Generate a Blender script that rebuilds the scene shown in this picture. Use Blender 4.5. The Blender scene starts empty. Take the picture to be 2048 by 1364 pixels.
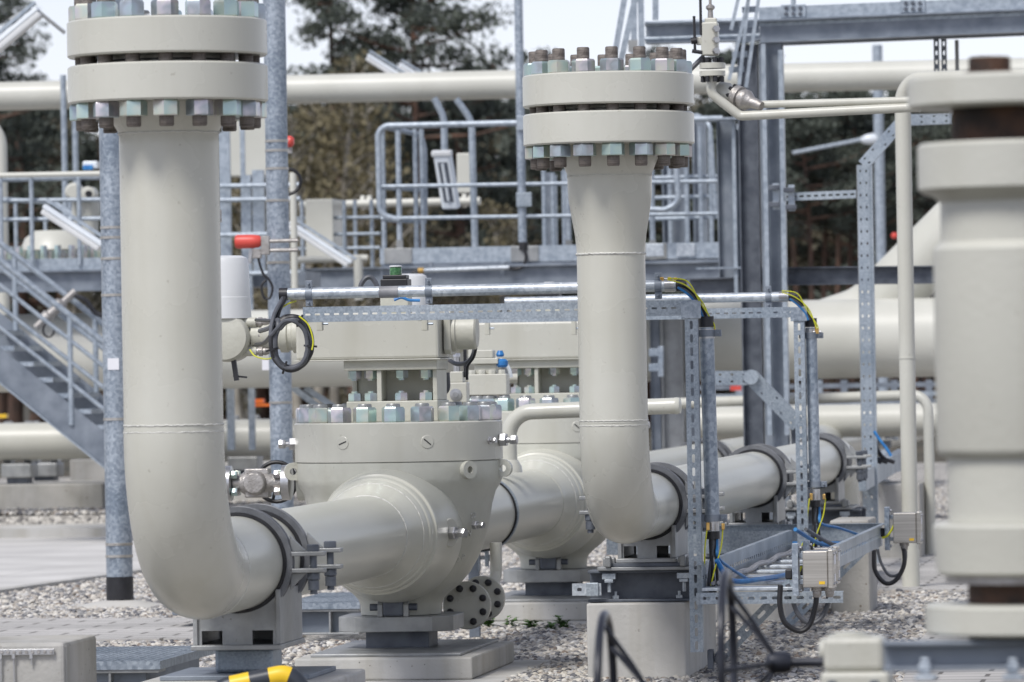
import bpy, math, random
from math import sin, cos, pi, radians, sqrt
from mathutils import Vector, Matrix
random.seed(7)
V = Vector
scene = bpy.context.scene
COL = scene.collection
# ------------------------------------------------------------------ camera, sky, sun, exposure
F = 11500.0            # focal length in photo pixels (2048 wide): a 200 mm lens
H = 1.25               # eye height above the pavings
GZ = -0.05             # level of the gravel
ROLL = -0.017
PITCH = (740 - 682) / F
camd = bpy.data.cameras.new('camera'); cam = bpy.data.objects.new('camera', camd); COL.objects.link(cam)
camd.sensor_width = 36; camd.lens = F * 36 / 2048; camd.clip_start = 0.5; camd.clip_end = 3000
CR = Matrix.Rotation(pi / 2 + PITCH, 3, 'X') @ Matrix.Rotation(ROLL, 3, 'Z')
cam.matrix_world = Matrix.Translation((0, 0, H)) @ CR.to_4x4()
camd.dof.use_dof = True; camd.dof.focus_distance = 23.3; camd.dof.aperture_fstop = 7.6
scene.camera = cam
SUN_EL, SUN_AZ = radians(52), radians(214)     # azimuth clockwise from +Y
w = bpy.data.worlds.new('World'); scene.world = w; w.use_nodes = True
nt = w.node_tree; bg = nt.nodes['Background']
sky = nt.nodes.new('ShaderNodeTexSky'); sky.sky_type = 'NISHITA'; sky.sun_disc = False
sky.sun_elevation = SUN_EL; sky.sun_rotation = SUN_AZ; sky.air_density = 1.0; sky.dust_density = 0.4; sky.ozone_density = 1.0
hs = nt.nodes.new('ShaderNodeHueSaturation'); hs.inputs['Saturation'].default_value = 0.32
nt.links.new(sky.outputs[0], hs.inputs['Color'])
tint = nt.nodes.new('ShaderNodeMix'); tint.data_type = 'RGBA'; tint.blend_type = 'MULTIPLY'; tint.inputs['Factor'].default_value = 1.0
tint.inputs['B'].default_value = (0.82, 0.825, 0.925, 1)
nt.links.new(hs.outputs[0], tint.inputs['A']); nt.links.new(tint.outputs['Result'], bg.inputs[0]); bg.inputs[1].default_value = 0.080
sd = bpy.data.lights.new('sun', 'SUN'); sd.energy = 1.5; sd.angle = radians(18); sd.color = (1.0, 0.97, 0.93)
sun = bpy.data.objects.new('sun', sd); COL.objects.link(sun)
sdir = V((sin(SUN_AZ) * cos(SUN_EL), cos(SUN_AZ) * cos(SUN_EL), sin(SUN_EL)))
sun.rotation_euler = sdir.to_track_quat('Z', 'Y').to_euler(); sun.location = (0, 0, 30)
scene.view_settings.view_transform = 'Standard'; scene.view_settings.look = 'None'
scene.view_settings.gamma = 1; scene.view_settings.exposure = 1.03
scene.render.resolution_x = 1024; scene.render.resolution_y = 682

# ------------------------------------------------------------------ frames
A = radians(7.31)      # the plant grid is turned by this against the view
E = V((cos(A), -sin(A), 0)); D = V((sin(A), cos(A), 0)); Z = V((0, 0, 1))
def P(px, py, Y):
    """photo pixel + distance -> the place in the yard"""
    d = CR @ V(((px - 1024) / F, (682 - py) / F, -1))
    return V((0, 0, H)) + d * (Y / d.y)
def m(px, Y): return px * Y / F          # pixels at distance Y in metres

# ------------------------------------------------------------------ materials
M = {}
def nodes(name, rough=0.5, metal=0.0, spec=0.5):
    mt = bpy.data.materials.new(name); mt.use_nodes = True; M[name] = mt
    n = mt.node_tree.nodes; l = mt.node_tree.links; b = n['Principled BSDF']
    b.inputs['Roughness'].default_value = rough; b.inputs['Metallic'].default_value = metal
    b.inputs['Specular IOR Level'].default_value = spec
    return mt, n, l, b
def ramp(n, stops, interp='LINEAR'):
    r = n.new('ShaderNodeValToRGB'); r.color_ramp.interpolation = interp
    e = r.color_ramp.elements
    while len(e) < len(stops): e.new(0.5)
    for i, (p, c) in enumerate(stops):
        e[i].position = p; e[i].color = (c[0], c[1], c[2], 1) if not isinstance(c, float) else (c, c, c, 1)
    return r
def noisy(name, c0, c1, scale, rough=0.5, metal=0.0, bump=0.0, bscale=None, detail=4, lo=0.35, hi=0.65, rr=0.0, stretch=None, spec=0.5, bdist=0.01):
    mt, n, l, b = nodes(name, rough, metal, spec)
    tc = n.new('ShaderNodeTexCoord'); src = tc.outputs['Object']
    if stretch:
        mp = n.new('ShaderNodeMapping'); mp.inputs['Scale'].default_value = stretch; l.new(src, mp.inputs[0]); src = mp.outputs[0]
    t = n.new('ShaderNodeTexNoise'); t.inputs['Scale'].default_value = scale; t.inputs['Detail'].default_value = detail
    l.new(src, t.inputs['Vector'])
    r = ramp(n, [(lo, c0), (hi, c1)]); l.new(t.outputs[0], r.inputs[0]); l.new(r.outputs[0], b.inputs['Base Color'])
    if rr:
        mr = n.new('ShaderNodeMapRange'); mr.inputs['To Min'].default_value = rough - rr; mr.inputs['To Max'].default_value = rough + rr
        l.new(t.outputs[0], mr.inputs[0]); l.new(mr.outputs[0], b.inputs['Roughness'])
    if bump:
        t2 = n.new('ShaderNodeTexNoise'); t2.inputs['Scale'].default_value = bscale or scale * 4; t2.inputs['Detail'].default_value = 3
        l.new(tc.outputs['Object'], t2.inputs['Vector'])
        bp = n.new('ShaderNodeBump'); bp.inputs['Strength'].default_value = bump; bp.inputs['Distance'].default_value = bdist
        l.new(t2.outputs[0], bp.inputs['Height']); l.new(bp.outputs[0], b.inputs['Normal'])
    return mt
noisy('paint', (0.51, 0.505, 0.445), (0.55, 0.545, 0.485), 3.0, 0.27, 0, 0.10, 60, rr=0.06, bdist=0.003)
noisy('paint_gloss', (0.515, 0.51, 0.44), (0.555, 0.55, 0.475), 2.0, 0.30, 0, 0.06, 30, rr=0.05, bdist=0.003, spec=0.32)
noisy('paint_matt', (0.49, 0.485, 0.42), (0.54, 0.535, 0.465), 6.0, 0.42, 0, 0.35, 26, rr=0.08, bdist=0.008)
noisy('paint_cast', (0.49, 0.49, 0.43), (0.56, 0.56, 0.495), 5.0, 0.36, 0, 0.55, 9, rr=0.08, bdist=0.012)
noisy('paint_far', (0.53, 0.525, 0.465), (0.59, 0.585, 0.525), 2.0, 0.38, 0)
noisy('paint_warm', (0.515, 0.51, 0.452), (0.555, 0.55, 0.49), 3.0, 0.4, 0, 0.1, 60)
noisy('weld', (0.53, 0.525, 0.48), (0.60, 0.595, 0.55), 40.0, 0.4, 0, 0.9, 55, bdist=0.01)
noisy('steel_blue', (0.16, 0.185, 0.22), (0.25, 0.28, 0.32), 7.0, 0.5, 0.3, 0.1, 50, rr=0.08)
noisy('steel_dark', (0.075, 0.085, 0.105), (0.13, 0.145, 0.17), 12.0, 0.5, 0.25, 0.15, 50, rr=0.08)
noisy('steel_grey', (0.26, 0.27, 0.275), (0.37, 0.38, 0.385), 9.0, 0.42, 0.35, 0.12, 60, rr=0.1)
noisy('clamp_steel', (0.13, 0.135, 0.145), (0.20, 0.205, 0.215), 14.0, 0.42, 0.35, 0.15, 60, rr=0.1)
noisy('rail', (0.28, 0.325, 0.375), (0.42, 0.47, 0.52), 25.0, 0.42, 0.35)
noisy('stainless', (0.42, 0.40, 0.37), (0.55, 0.53, 0.50), 3.0, 0.33, 0.75, 0.1, 8, stretch=(1, 1, 40))
noisy('machined', (0.42, 0.42, 0.43), (0.6, 0.6, 0.6), 20.0, 0.32, 0.85)
noisy('cast_steel', (0.33, 0.31, 0.29), (0.45, 0.43, 0.41), 25.0, 0.45, 0.6, 0.6, 90, bdist=0.005)
noisy('stud', (0.10, 0.085, 0.075), (0.21, 0.185, 0.165), 60.0, 0.65, 0.3, 0.7, 150, stretch=(0.2, 0.2, 3), bdist=0.006)
noisy('rust', (0.014, 0.009, 0.007), (0.075, 0.036, 0.02), 14.0, 0.75, 0.0, 0.6, 40)
noisy('rubber', (0.012, 0.012, 0.014), (0.022, 0.022, 0.026), 20.0, 0.45)
noisy('cable_grey', (0.07, 0.075, 0.085), (0.11, 0.115, 0.13), 20.0, 0.45)
noisy('cable_mid', (0.20, 0.20, 0.21), (0.28, 0.28, 0.29), 20.0, 0.5)
noisy('cable_blue', (0.02, 0.15, 0.42), (0.04, 0.24, 0.55), 20.0, 0.4)
noisy('wheel_black', (0.012, 0.014, 0.022), (0.035, 0.038, 0.05), 9.0, 0.3, 0.2)
noisy('white_cover', (0.62, 0.63, 0.63), (0.68, 0.69, 0.69), 4.0, 0.35)
noisy('lamp_white', (0.62, 0.66, 0.70), (0.72, 0.76, 0.79), 3.0, 0.2)
noisy('red_paint', (0.60, 0.06, 0.045), (0.70, 0.09, 0.07), 8.0, 0.42)
noisy('orange', (0.75, 0.13, 0.02), (0.85, 0.2, 0.03), 8.0, 0.5)
noisy('yellow', (0.72, 0.45, 0.02), (0.8, 0.5, 0.03), 8.0, 0.4)
noisy('paper', (0.75, 0.75, 0.78), (0.8, 0.8, 0.83), 8.0, 0.6)
noisy('concrete', (0.33, 0.325, 0.305), (0.47, 0.46, 0.44), 3.5, 0.85, 0, 0.4, 60, detail=8, bdist=0.006)
noisy('concrete_light', (0.44, 0.435, 0.415), (0.58, 0.57, 0.55), 2.5, 0.85, 0, 0.35, 50, detail=8, bdist=0.006)
noisy('bark', (0.055, 0.042, 0.035), (0.17, 0.095, 0.065), 1.2, 0.9)
noisy('bark_pale', (0.30, 0.27, 0.22), (0.45, 0.42, 0.36), 2.0, 0.9)
noisy('needles', (0.045, 0.056, 0.046), (0.09, 0.105, 0.08), 0.7, 0.7)  # lighter and greyer than real needles: distance haze is put into the colour
noisy('needles_brown', (0.065, 0.062, 0.042), (0.12, 0.105, 0.066), 0.7, 0.7)
noisy('spring_leaf', (0.10, 0.088, 0.05), (0.19, 0.16, 0.085), 0.8, 0.7)
noisy('weed', (0.06, 0.13, 0.03), (0.12, 0.22, 0.06), 25, 0.55)
noisy('forest_floor', (0.03, 0.03, 0.018), (0.08, 0.065, 0.04), 0.4, 0.95)
noisy('green_lens', (0.02, 0.09, 0.03), (0.08, 0.22, 0.08), 80, 0.15)
noisy('brass', (0.5, 0.30, 0.08), (0.7, 0.45, 0.15), 30, 0.3, 0.8)
# pitted concrete: small dark air holes
def pit(name):
    mt = M[name]; n = mt.node_tree.nodes; l = mt.node_tree.links; b = n['Principled BSDF']
    tc = n.new('ShaderNodeTexCoord'); vo = n.new('ShaderNodeTexVoronoi'); vo.inputs['Scale'].default_value = 16
    l.new(tc.outputs['Object'], vo.inputs['Vector'])
    r = ramp(n, [(0.035, 0.25), (0.075, 1.0)]); l.new(vo.outputs['Distance'], r.inputs[0])
    vo2 = n.new('ShaderNodeTexNoise'); vo2.inputs['Scale'].default_value = 9; l.new(tc.outputs['Object'], vo2.inputs['Vector'])
    r2 = ramp(n, [(0.48, 1.0), (0.54, 0.0)]); l.new(vo2.outputs[0], r2.inputs[0])
    mx = n.new('ShaderNodeMath'); mx.operation = 'MAXIMUM'; l.new(r.outputs[0], mx.inputs[0]); l.new(r2.outputs[0], mx.inputs[1])
    old = b.inputs['Base Color'].links[0].from_socket
    mu = n.new('ShaderNodeMix'); mu.data_type = 'RGBA'; mu.blend_type = 'MULTIPLY'; mu.inputs['Factor'].default_value = 1
    l.new(old, mu.inputs['A']); l.new(mx.outputs[0], mu.inputs['B']); l.new(mu.outputs['Result'], b.inputs['Base Color'])
pit('concrete'); pit('concrete_light')
def grime(name, amt):
    mt = M[name]; n = mt.node_tree.nodes; l = mt.node_tree.links; b = n['Principled BSDF']; tc = n.new('ShaderNodeTexCoord')
    old = b.inputs['Base Color'].links[0].from_socket
    for sc_, st_, lo, hi, c in ((9.0, (1, 1, 0.06), 0.50, 0.85, (1 - amt * 0.9, 1 - amt, 1 - amt * 1.25)), (1.6, (1, 1, 0.8), 0.35, 0.95, (1 - amt * 0.5, 1 - amt * 0.62, 1 - amt * 0.95)), (38.0, (1, 1, 1), 0.70, 0.76, (1 - amt * 2, 1 - amt * 2.2, 1 - amt * 2.4))):
        mp = n.new('ShaderNodeMapping'); mp.inputs['Scale'].default_value = st_; l.new(tc.outputs['Object'], mp.inputs[0])
        t = n.new('ShaderNodeTexNoise'); t.inputs['Scale'].default_value = sc_; t.inputs['Detail'].default_value = 3; l.new(mp.outputs[0], t.inputs['Vector'])
        r = ramp(n, [(lo, (1.0, 1.0, 1.0)), (hi, c)]); l.new(t.outputs[0], r.inputs[0])
        mu = n.new('ShaderNodeMix'); mu.data_type = 'RGBA'; mu.blend_type = 'MULTIPLY'; mu.inputs['Factor'].default_value = 1
        l.new(old, mu.inputs['A']); l.new(r.outputs[0], mu.inputs['B']); old = mu.outputs['Result']
    l.new(old, b.inputs['Base Color'])
for q_ in ('paint', 'paint_cast', 'paint_matt', 'paint_warm'): grime(q_, 0.10)
grime('steel_grey', 0.2); grime('concrete', 0.3); grime('concrete_light', 0.25); grime('stainless', 0.15)
# galvanised steel with zinc spangle
def galv(name, ca, cb, cc, sc, metal=0.45, rough=0.4):
    mt, n, l, b = nodes(name, rough, metal)
    tc = n.new('ShaderNodeTexCoord')
    no = n.new('ShaderNodeTexNoise'); no.inputs['Scale'].default_value = sc * 0.8; no.inputs['Detail'].default_value = 3; l.new(tc.outputs['Object'], no.inputs['Vector'])
    vo = n.new('ShaderNodeTexVoronoi'); vo.inputs['Scale'].default_value = sc; l.new(tc.outputs['Object'], vo.inputs['Vector'])
    ad = n.new('ShaderNodeMix'); ad.data_type = 'RGBA'; ad.inputs['Factor'].default_value = 0.45
    l.new(no.outputs[0], ad.inputs['A']); l.new(vo.outputs['Color'], ad.inputs['B'])
    bw = n.new('ShaderNodeRGBToBW'); l.new(ad.outputs['Result'], bw.inputs[0])
    r = ramp(n, [(0.32, ca), (0.5, cb), (0.68, cc)]); l.new(bw.outputs[0], r.inputs[0])
    big = n.new('ShaderNodeTexNoise'); big.inputs['Scale'].default_value = 2.6; big.inputs['Detail'].default_value = 4; l.new(tc.outputs['Object'], big.inputs['Vector'])
    br_ = ramp(n, [(0.35, (0.74, 0.77, 0.80)), (0.5, (1.0, 1.0, 1.0)), (0.68, (1.22, 1.2, 1.18))]); l.new(big.outputs[0], br_.inputs[0])
    mm = n.new('ShaderNodeMix'); mm.data_type = 'RGBA'; mm.blend_type = 'MULTIPLY'; mm.inputs['Factor'].default_value = 1
    l.new(r.outputs[0], mm.inputs['A']); l.new(br_.outputs[0], mm.inputs['B']); l.new(mm.outputs['Result'], b.inputs['Base Color'])
    mr = n.new('ShaderNodeMapRange'); mr.inputs['To Min'].default_value = rough - 0.12; mr.inputs['To Max'].default_value = rough + 0.15
    l.new(bw.outputs[0], mr.inputs[0]); l.new(mr.outputs[0], b.inputs['Roughness'])
galv('galv', (0.235, 0.275, 0.325), (0.32, 0.365, 0.42), (0.42, 0.47, 0.52), 66)
galv('galv_bright', (0.38, 0.42, 0.46), (0.47, 0.51, 0.55), (0.57, 0.61, 0.64), 60, 0.45, 0.36)
galv('galv_strut', (0.27, 0.31, 0.36), (0.33, 0.38, 0.43), (0.40, 0.45, 0.50), 130, 0.4, 0.42)
grime('galv_strut', 0.12)
# passivated zinc nuts: each facet and each nut its own tint of green, pink and blue
mt, n, l, b = nodes('zinc_nut', 0.3, 0.65)
oi = n.new('ShaderNodeObjectInfo'); tc = n.new('ShaderNodeTexCoord'); ge = n.new('ShaderNodeNewGeometry')
t = n.new('ShaderNodeTexNoise'); t.inputs['Scale'].default_value = 14; l.new(tc.outputs['Object'], t.inputs['Vector'])
dp = n.new('ShaderNodeVectorMath'); dp.operation = 'DOT_PRODUCT'; dp.inputs[1].default_value = (0.9, 0.35, 0.2); l.new(tc.outputs['Normal'], dp.inputs[0])
a1 = n.new('ShaderNodeMath'); a1.operation = 'MULTIPLY_ADD'; a1.inputs[1].default_value = 0.95; l.new(t.outputs[0], a1.inputs[0]); l.new(oi.outputs['Random'], a1.inputs[2])
a2 = n.new('ShaderNodeMath'); a2.operation = 'MULTIPLY_ADD'; a2.inputs[1].default_value = 0.35; l.new(dp.outputs['Value'], a2.inputs[0]); l.new(a1.outputs[0], a2.inputs[2])
fr = n.new('ShaderNodeMath'); fr.operation = 'FRACT'; l.new(a2.outputs[0], fr.inputs[0])
r = ramp(n, [(0.0, (0.46, 0.56, 0.50)), (0.2, (0.40, 0.52, 0.50)), (0.38, (0.42, 0.47, 0.51)), (0.52, (0.33, 0.35, 0.36)), (0.66, (0.54, 0.50, 0.52)), (0.82, (0.57, 0.57, 0.48)), (1.0, (0.46, 0.56, 0.50))])
l.new(fr.outputs[0], r.inputs[0]); l.new(r.outputs[0], b.inputs['Base Color'])
# striped tapes
def stripes(name, ca, cb, scale, axis):
    mt, n, l, b = nodes(name, 0.4)
    tc = n.new('ShaderNodeTexCoord'); sp = n.new('ShaderNodeSeparateXYZ'); l.new(tc.outputs['UV'], sp.inputs[0])
    mu = n.new('ShaderNodeMath'); mu.operation = 'MULTIPLY'; mu.inputs[1].default_value = scale; l.new(sp.outputs[axis], mu.inputs[0])
    f = n.new('ShaderNodeMath'); f.operation = 'FRACT'; l.new(mu.outputs[0], f.inputs[0])
    r = ramp(n, [(0.0, ca), (0.5, cb)], 'CONSTANT'); l.new(f.outputs[0], r.inputs[0]); l.new(r.outputs[0], b.inputs['Base Color'])
stripes('hazard', (0.80, 0.52, 0.02), (0.03, 0.035, 0.045), 1.0, 0)
stripes('earth_wire', (0.62, 0.62, 0.03), (0.08, 0.35, 0.06), 1.0, 0)
# pavers
def paver(name, ca, cb, joint, sx, sy):
    mt, n, l, b = nodes(name, 0.85)
    tc = n.new('ShaderNodeTexCoord'); mp = n.new('ShaderNodeMapping'); mp.inputs['Rotation'].default_value = (0, 0, A); l.new(tc.outputs['Object'], mp.inputs[0])
    br = n.new('ShaderNodeTexBrick'); br.inputs['Scale'].default_value = 1; br.inputs['Brick Width'].default_value = sx; br.inputs['Row Height'].default_value = sy
    br.inputs['Mortar Size'].default_value = 0.012; br.inputs['Color1'].default_value = (*ca, 1); br.inputs['Color2'].default_value = (*cb, 1); br.inputs['Mortar'].default_value = (*joint, 1)
    br.inputs['Mortar Smooth'].default_value = 0.4
    l.new(mp.outputs[0], br.inputs['Vector'])
    t = n.new('ShaderNodeTexNoise'); t.inputs['Scale'].default_value = 1.3; t.inputs['Detail'].default_value = 6; l.new(tc.outputs['Object'], t.inputs['Vector'])
    r = ramp(n, [(0.3, 0.78), (0.7, 1.08)]); l.new(t.outputs[0], r.inputs[0])
    mu = n.new('ShaderNodeMix'); mu.data_type = 'RGBA'; mu.blend_type = 'MULTIPLY'; mu.inputs['Factor'].default_value = 1
    l.new(br.outputs[0], mu.inputs['A']); l.new(r.outputs[0], mu.inputs['B']); l.new(mu.outputs['Result'], b.inputs['Base Color'])
    bp = n.new('ShaderNodeBump'); bp.inputs['Strength'].default_value = 0.5; bp.inputs['Distance'].default_value = 0.01; bp.invert = True
    l.new(br.outputs['Fac'], bp.inputs['Height']); l.new(bp.outputs[0], b.inputs['Normal'])
paver('paving', (0.47, 0.455, 0.43), (0.53, 0.51, 0.485), (0.17, 0.16, 0.145), 0.4, 0.2)
paver('paving_path', (0.56, 0.545, 0.52), (0.62, 0.605, 0.575), (0.50, 0.485, 0.46), 1.6, 2.4)
# pebbles: one colour per stone
mt, n, l, b = nodes('pebble', 0.62)
oi = n.new('ShaderNodeObjectInfo')
r = ramp(n, [(0.0, (0.62, 0.58, 0.51)), (0.18, (0.40, 0.365, 0.32)), (0.34, (0.72, 0.69, 0.63)), (0.46, (0.27, 0.265, 0.26)), (0.60, (0.15, 0.15, 0.16)), (0.72, (0.46, 0.42, 0.37)), (0.80, (0.50, 0.49, 0.48)), (0.92, (0.24, 0.19, 0.15)), (0.96, (0.10, 0.10, 0.11))], 'CONSTANT')
l.new(oi.outputs['Random'], r.inputs[0])
tc = n.new('ShaderNodeTexCoord'); t = n.new('ShaderNodeTexNoise'); t.inputs['Scale'].default_value = 2.2; l.new(tc.outputs['Object'], t.inputs['Vector'])
r2 = ramp(n, [(0.3, 0.72), (0.7, 1.1)]); l.new(t.outputs[0], r2.inputs[0])
mu = n.new('ShaderNodeMix'); mu.data_type = 'RGBA'; mu.blend_type = 'MULTIPLY'; mu.inputs['Factor'].default_value = 1
l.new(r.outputs[0], mu.inputs['A']); l.new(r2.outputs[0], mu.inputs['B']); l.new(mu.outputs['Result'], b.inputs['Base Color'])
# gravel bed far away
mt, n, l, b = nodes('gravel_bed', 0.9)
tc = n.new('ShaderNodeTexCoord'); vo = n.new('ShaderNodeTexVoronoi'); vo.inputs['Scale'].default_value = 34; l.new(tc.outputs['Object'], vo.inputs['Vector'])
bw = n.new('ShaderNodeRGBToBW'); l.new(vo.outputs['Color'], bw.inputs[0])
r = ramp(n, [(0.15, (0.13, 0.125, 0.12)), (0.45, (0.36, 0.34, 0.31)), (0.75, (0.58, 0.55, 0.50))]); l.new(bw.outputs[0], r.inputs[0]); l.new(r.outputs[0], b.inputs['Base Color'])
bp = n.new('ShaderNodeBump'); bp.inputs['Strength'].default_value = 1.0; bp.inputs['Distance'].default_value = 0.02; bp.invert = True
l.new(vo.outputs['Distance'], bp.inputs['Height']); l.new(bp.outputs[0], b.inputs['Normal'])

# ------------------------------------------------------------------ mesh builder
class B:
    def __init__(s): s.v = []; s.f = []; s.uv = {}
    def add(s, vs, fs):
        o = len(s.v); s.v += [V(x) for x in vs]; s.f += [tuple(i + o for i in f) for f in fs]; return s
    def box(s, c, hx, hy, hz):
        """c centre; hx, hy, hz half-vectors (or floats along E, D, Z)"""
        if not isinstance(hx, Vector): hx = AX[0] * hx
        if not isinstance(hy, Vector): hy = AX[1] * hy
        if not isinstance(hz, Vector): hz = AX[2] * hz
        c = V(c); p = []
        for k in (-1, 1):
            for j in (-1, 1):
                for i in (-1, 1): p.append(c + hx * i + hy * j + hz * k)
        f = [(0, 2, 3, 1), (4, 5, 7, 6), (0, 1, 5, 4), (2, 6, 7, 3), (0, 4, 6, 2), (1, 3, 7, 5)]
        if hx.cross(hy).dot(hz) < 0: f = [q[::-1] for q in f]
        return s.add(p, f)
    def bb(s, x0, x1, y0, y1, z0, z1):      # axis box in local coordinates
        return s.box(((x0 + x1) / 2, (y0 + y1) / 2, (z0 + z1) / 2), V(((x1 - x0) / 2, 0, 0)), V((0, (y1 - y0) / 2, 0)), V((0, 0, (z1 - z0) / 2)))
    def beam(s, p0, p1, w, h, up=None):
        p0, p1 = V(p0), V(p1); d = (p1 - p0)
        up = V(up) if up is not None else Z
        side = d.cross(up)
        if side.length < 1e-6: side = d.cross(D)
        side.normalize(); u = side.cross(d).normalized()
        return s.box((p0 + p1) / 2, side * (w / 2), d / 2, u * (h / 2))
    def lathe(s, o, ax, prof, n=32, a0=0.0, cap=True):
        """prof = [(radius, distance along ax)]"""
        o = V(o); ax = V(ax).normalized(); ref = Z if abs(ax.z) < 0.9 else V((1, 0, 0))
        u = ax.cross(ref).normalized(); w_ = ax.cross(u)
        vs = []; fs = []
        for r_, h_ in prof:
            for k in range(n):
                a = a0 + 2 * pi * k / n
                vs.append(o + ax * h_ + (u * cos(a) + w_ * sin(a)) * r_)
        for i in range(len(prof) - 1):
            for k in range(n):
                k2 = (k + 1) % n
                fs.append((i * n + k, i * n + k2, (i + 1) * n + k2, (i + 1) * n + k))
        if cap:
            fs.append(tuple(range(n))[::-1]); fs.append(tuple((len(prof) - 1) * n + k for k in range(n)))
        return s.add(vs, fs)
    def cyl(s, p0, p1, r, r1=None, n=20):
        p0, p1 = V(p0), V(p1)
        return s.lathe(p0, p1 - p0, [(r, 0), (r if r1 is None else r1, (p1 - p0).length)], n)
    def hexn(s, c, ax, af, h, a0=0.0):
        R = af / sqrt(3); return s.lathe(V(c), ax, [(R * 0.94, 0), (R, h * 0.06), (R, h * 0.86), (R * 0.88, h)], 6, a0)
    def tube(s, pts, r, n=10, cap=True, closed=False):
        pts = [V(p) for p in pts]; N = len(pts); vs = []; fs = []
        t0 = (pts[1] - pts[0]).normalized(); ref = Z if abs(t0.z) < 0.9 else V((1, 0, 0)); u = t0.cross(ref).normalized()
        uvl = []; acc = 0
        for i, p in enumerate(pts):
            if closed: t = pts[(i + 1) % N] - pts[i - 1]
            else: t = pts[min(i + 1, N - 1)] - pts[max(i - 1, 0)]
            t.normalize(); u = (u - t * u.dot(t)).normalized(); w_ = t.cross(u)
            if i: acc += (pts[i] - pts[i - 1]).length
            rr = r[i] if isinstance(r, (list, tuple)) else r
            for k in range(n):
                a = 2 * pi * k / n; vs.append(p + (u * cos(a) + w_ * sin(a)) * rr); uvl.append((acc, k / n))
        o = len(s.v)
        for i in range(N if closed else N - 1):
            for k in range(n):
                k2 = (k + 1) % n; j = (i + 1) % N
                fs.append((i * n + k, i * n + k2, j * n + k2, j * n + k))
        if cap and not closed:
            fs.append(tuple(range(n))[::-1]); fs.append(tuple((N - 1) * n + k for k in range(n)))
        for i, q in enumerate(uvl): s.uv[o + i] = q
        return s.add(vs, fs)
    def prism(s, out, o, ux, uy, t):
        """out = [(x, y)] in the plane ux, uy at o, thickened by vector t"""
        o, ux, uy, t = V(o), V(ux), V(uy), V(t); N = len(out)
        a = [o + ux * x + uy * y for x, y in out]; b_ = [p + t for p in a]
        area = sum(out[i][0] * out[(i + 1) % N][1] - out[(i + 1) % N][0] * out[i][1] for i in range(N))
        fl = (area > 0) != (ux.cross(uy).dot(t) > 0)
        fs = [tuple(range(N))[::-1], tuple(range(N, 2 * N))] + [(i, (i + 1) % N, (i + 1) % N + N, i + N) for i in range(N)]
        if fl: fs = [f[::-1] for f in fs]
        return s.add(a + b_, fs)
    def ibeam(s, p0, p1, h, w_, up=None, tf=None, tw=None):
        p0, p1 = V(p0), V(p1); d = p1 - p0; up = V(up) if up is not None else Z
        side = d.cross(up).normalized(); u = side.cross(d).normalized(); tf = tf or h * 0.07; tw = tw or h * 0.05
        x, y = w_ / 2, h / 2
        out = [(-x, -y), (x, -y), (x, -y + tf), (tw / 2, -y + tf), (tw / 2, y - tf), (x, y - tf), (x, y), (-x, y), (-x, y - tf), (-tw / 2, y - tf), (-tw / 2, -y + tf), (-x, -y + tf)]
        return s.prism(out, p0, side, u, d)
    def slots(s, p0, p1, wd, w_, t, pitch, sl, sw, rows=1, first=0.5):
        """a strip from p0 to p1, width w_ along wd, thickness vector t, with real slots"""
        p0, p1 = V(p0), V(p1); L = (p1 - p0).length; d = (p1 - p0) / L; wd = V(wd).normalized(); t = V(t)
        nc = max(1, int(round(L / pitch))); pc = L / nc; rw = w_ / rows; hx, hy = sl / 2, sw / 2; c = hy * 0.55
        flip = d.cross(wd).dot(t) < 0
        for i in range(nc):
            for j in range(rows):
                o = p0 + d * (pc * (i + 0.5)) + wd * (-w_ / 2 + rw * (j + 0.5)); X, Y_ = pc / 2, rw / 2
                oc = [(hx - c, hy), (hx, hy - c), (hx, -hy + c), (hx - c, -hy), (-hx + c, -hy), (-hx, -hy + c), (-hx, hy - c), (-hx + c, hy)]
                ou = [(hx - c, Y_), (X, Y_), (X, hy - c), (X, -hy + c), (X, -Y_), (hx - c, -Y_), (-hx + c, -Y_), (-X, -Y_), (-X, -hy + c), (-X, hy - c), (-X, Y_), (-hx + c, Y_)]
                vs = []
                for z_ in (0, 1):
                    for x, y in oc + ou: vs.append(o + d * x + wd * y + t * z_)
                q = [(8, 9, 10, 1, 0), (10, 11, 2, 1), (11, 12, 13, 3, 2), (13, 14, 4, 3), (14, 15, 16, 5, 4), (16, 17, 6, 5), (17, 18, 19, 7, 6), (19, 8, 0, 7)]
                fs = [f for f in q] + [tuple(k + 20 for k in f[::-1]) for f in q]
                fs += [(k, (k + 1) % 8, (k + 1) % 8 + 20, k + 20) for k in range(8)]
                if j == rows - 1: fs += [(9, 8, 28, 29), (8, 19, 39, 28), (19, 18, 38, 39)]
                if j == 0: fs += [(13, 12, 32, 33), (14, 13, 33, 34), (15, 14, 34, 35)]
                if flip: fs = [f[::-1] for f in fs]
                s.add(vs, fs)
        s.box(p0 + t / 2 , d * 0.0006, wd * (w_ / 2), t * 0.5); s.box(p1 + t / 2, d * 0.0006, wd * (w_ / 2), t * 0.5)
        return s
AX = [E, D, Z]
LX = [V((1, 0, 0)), V((0, 1, 0)), V((0, 0, 1))]
class local:
    def __enter__(s): AX[:] = LX
    def __exit__(s, *a): AX[:] = [E, D, Z]

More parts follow.
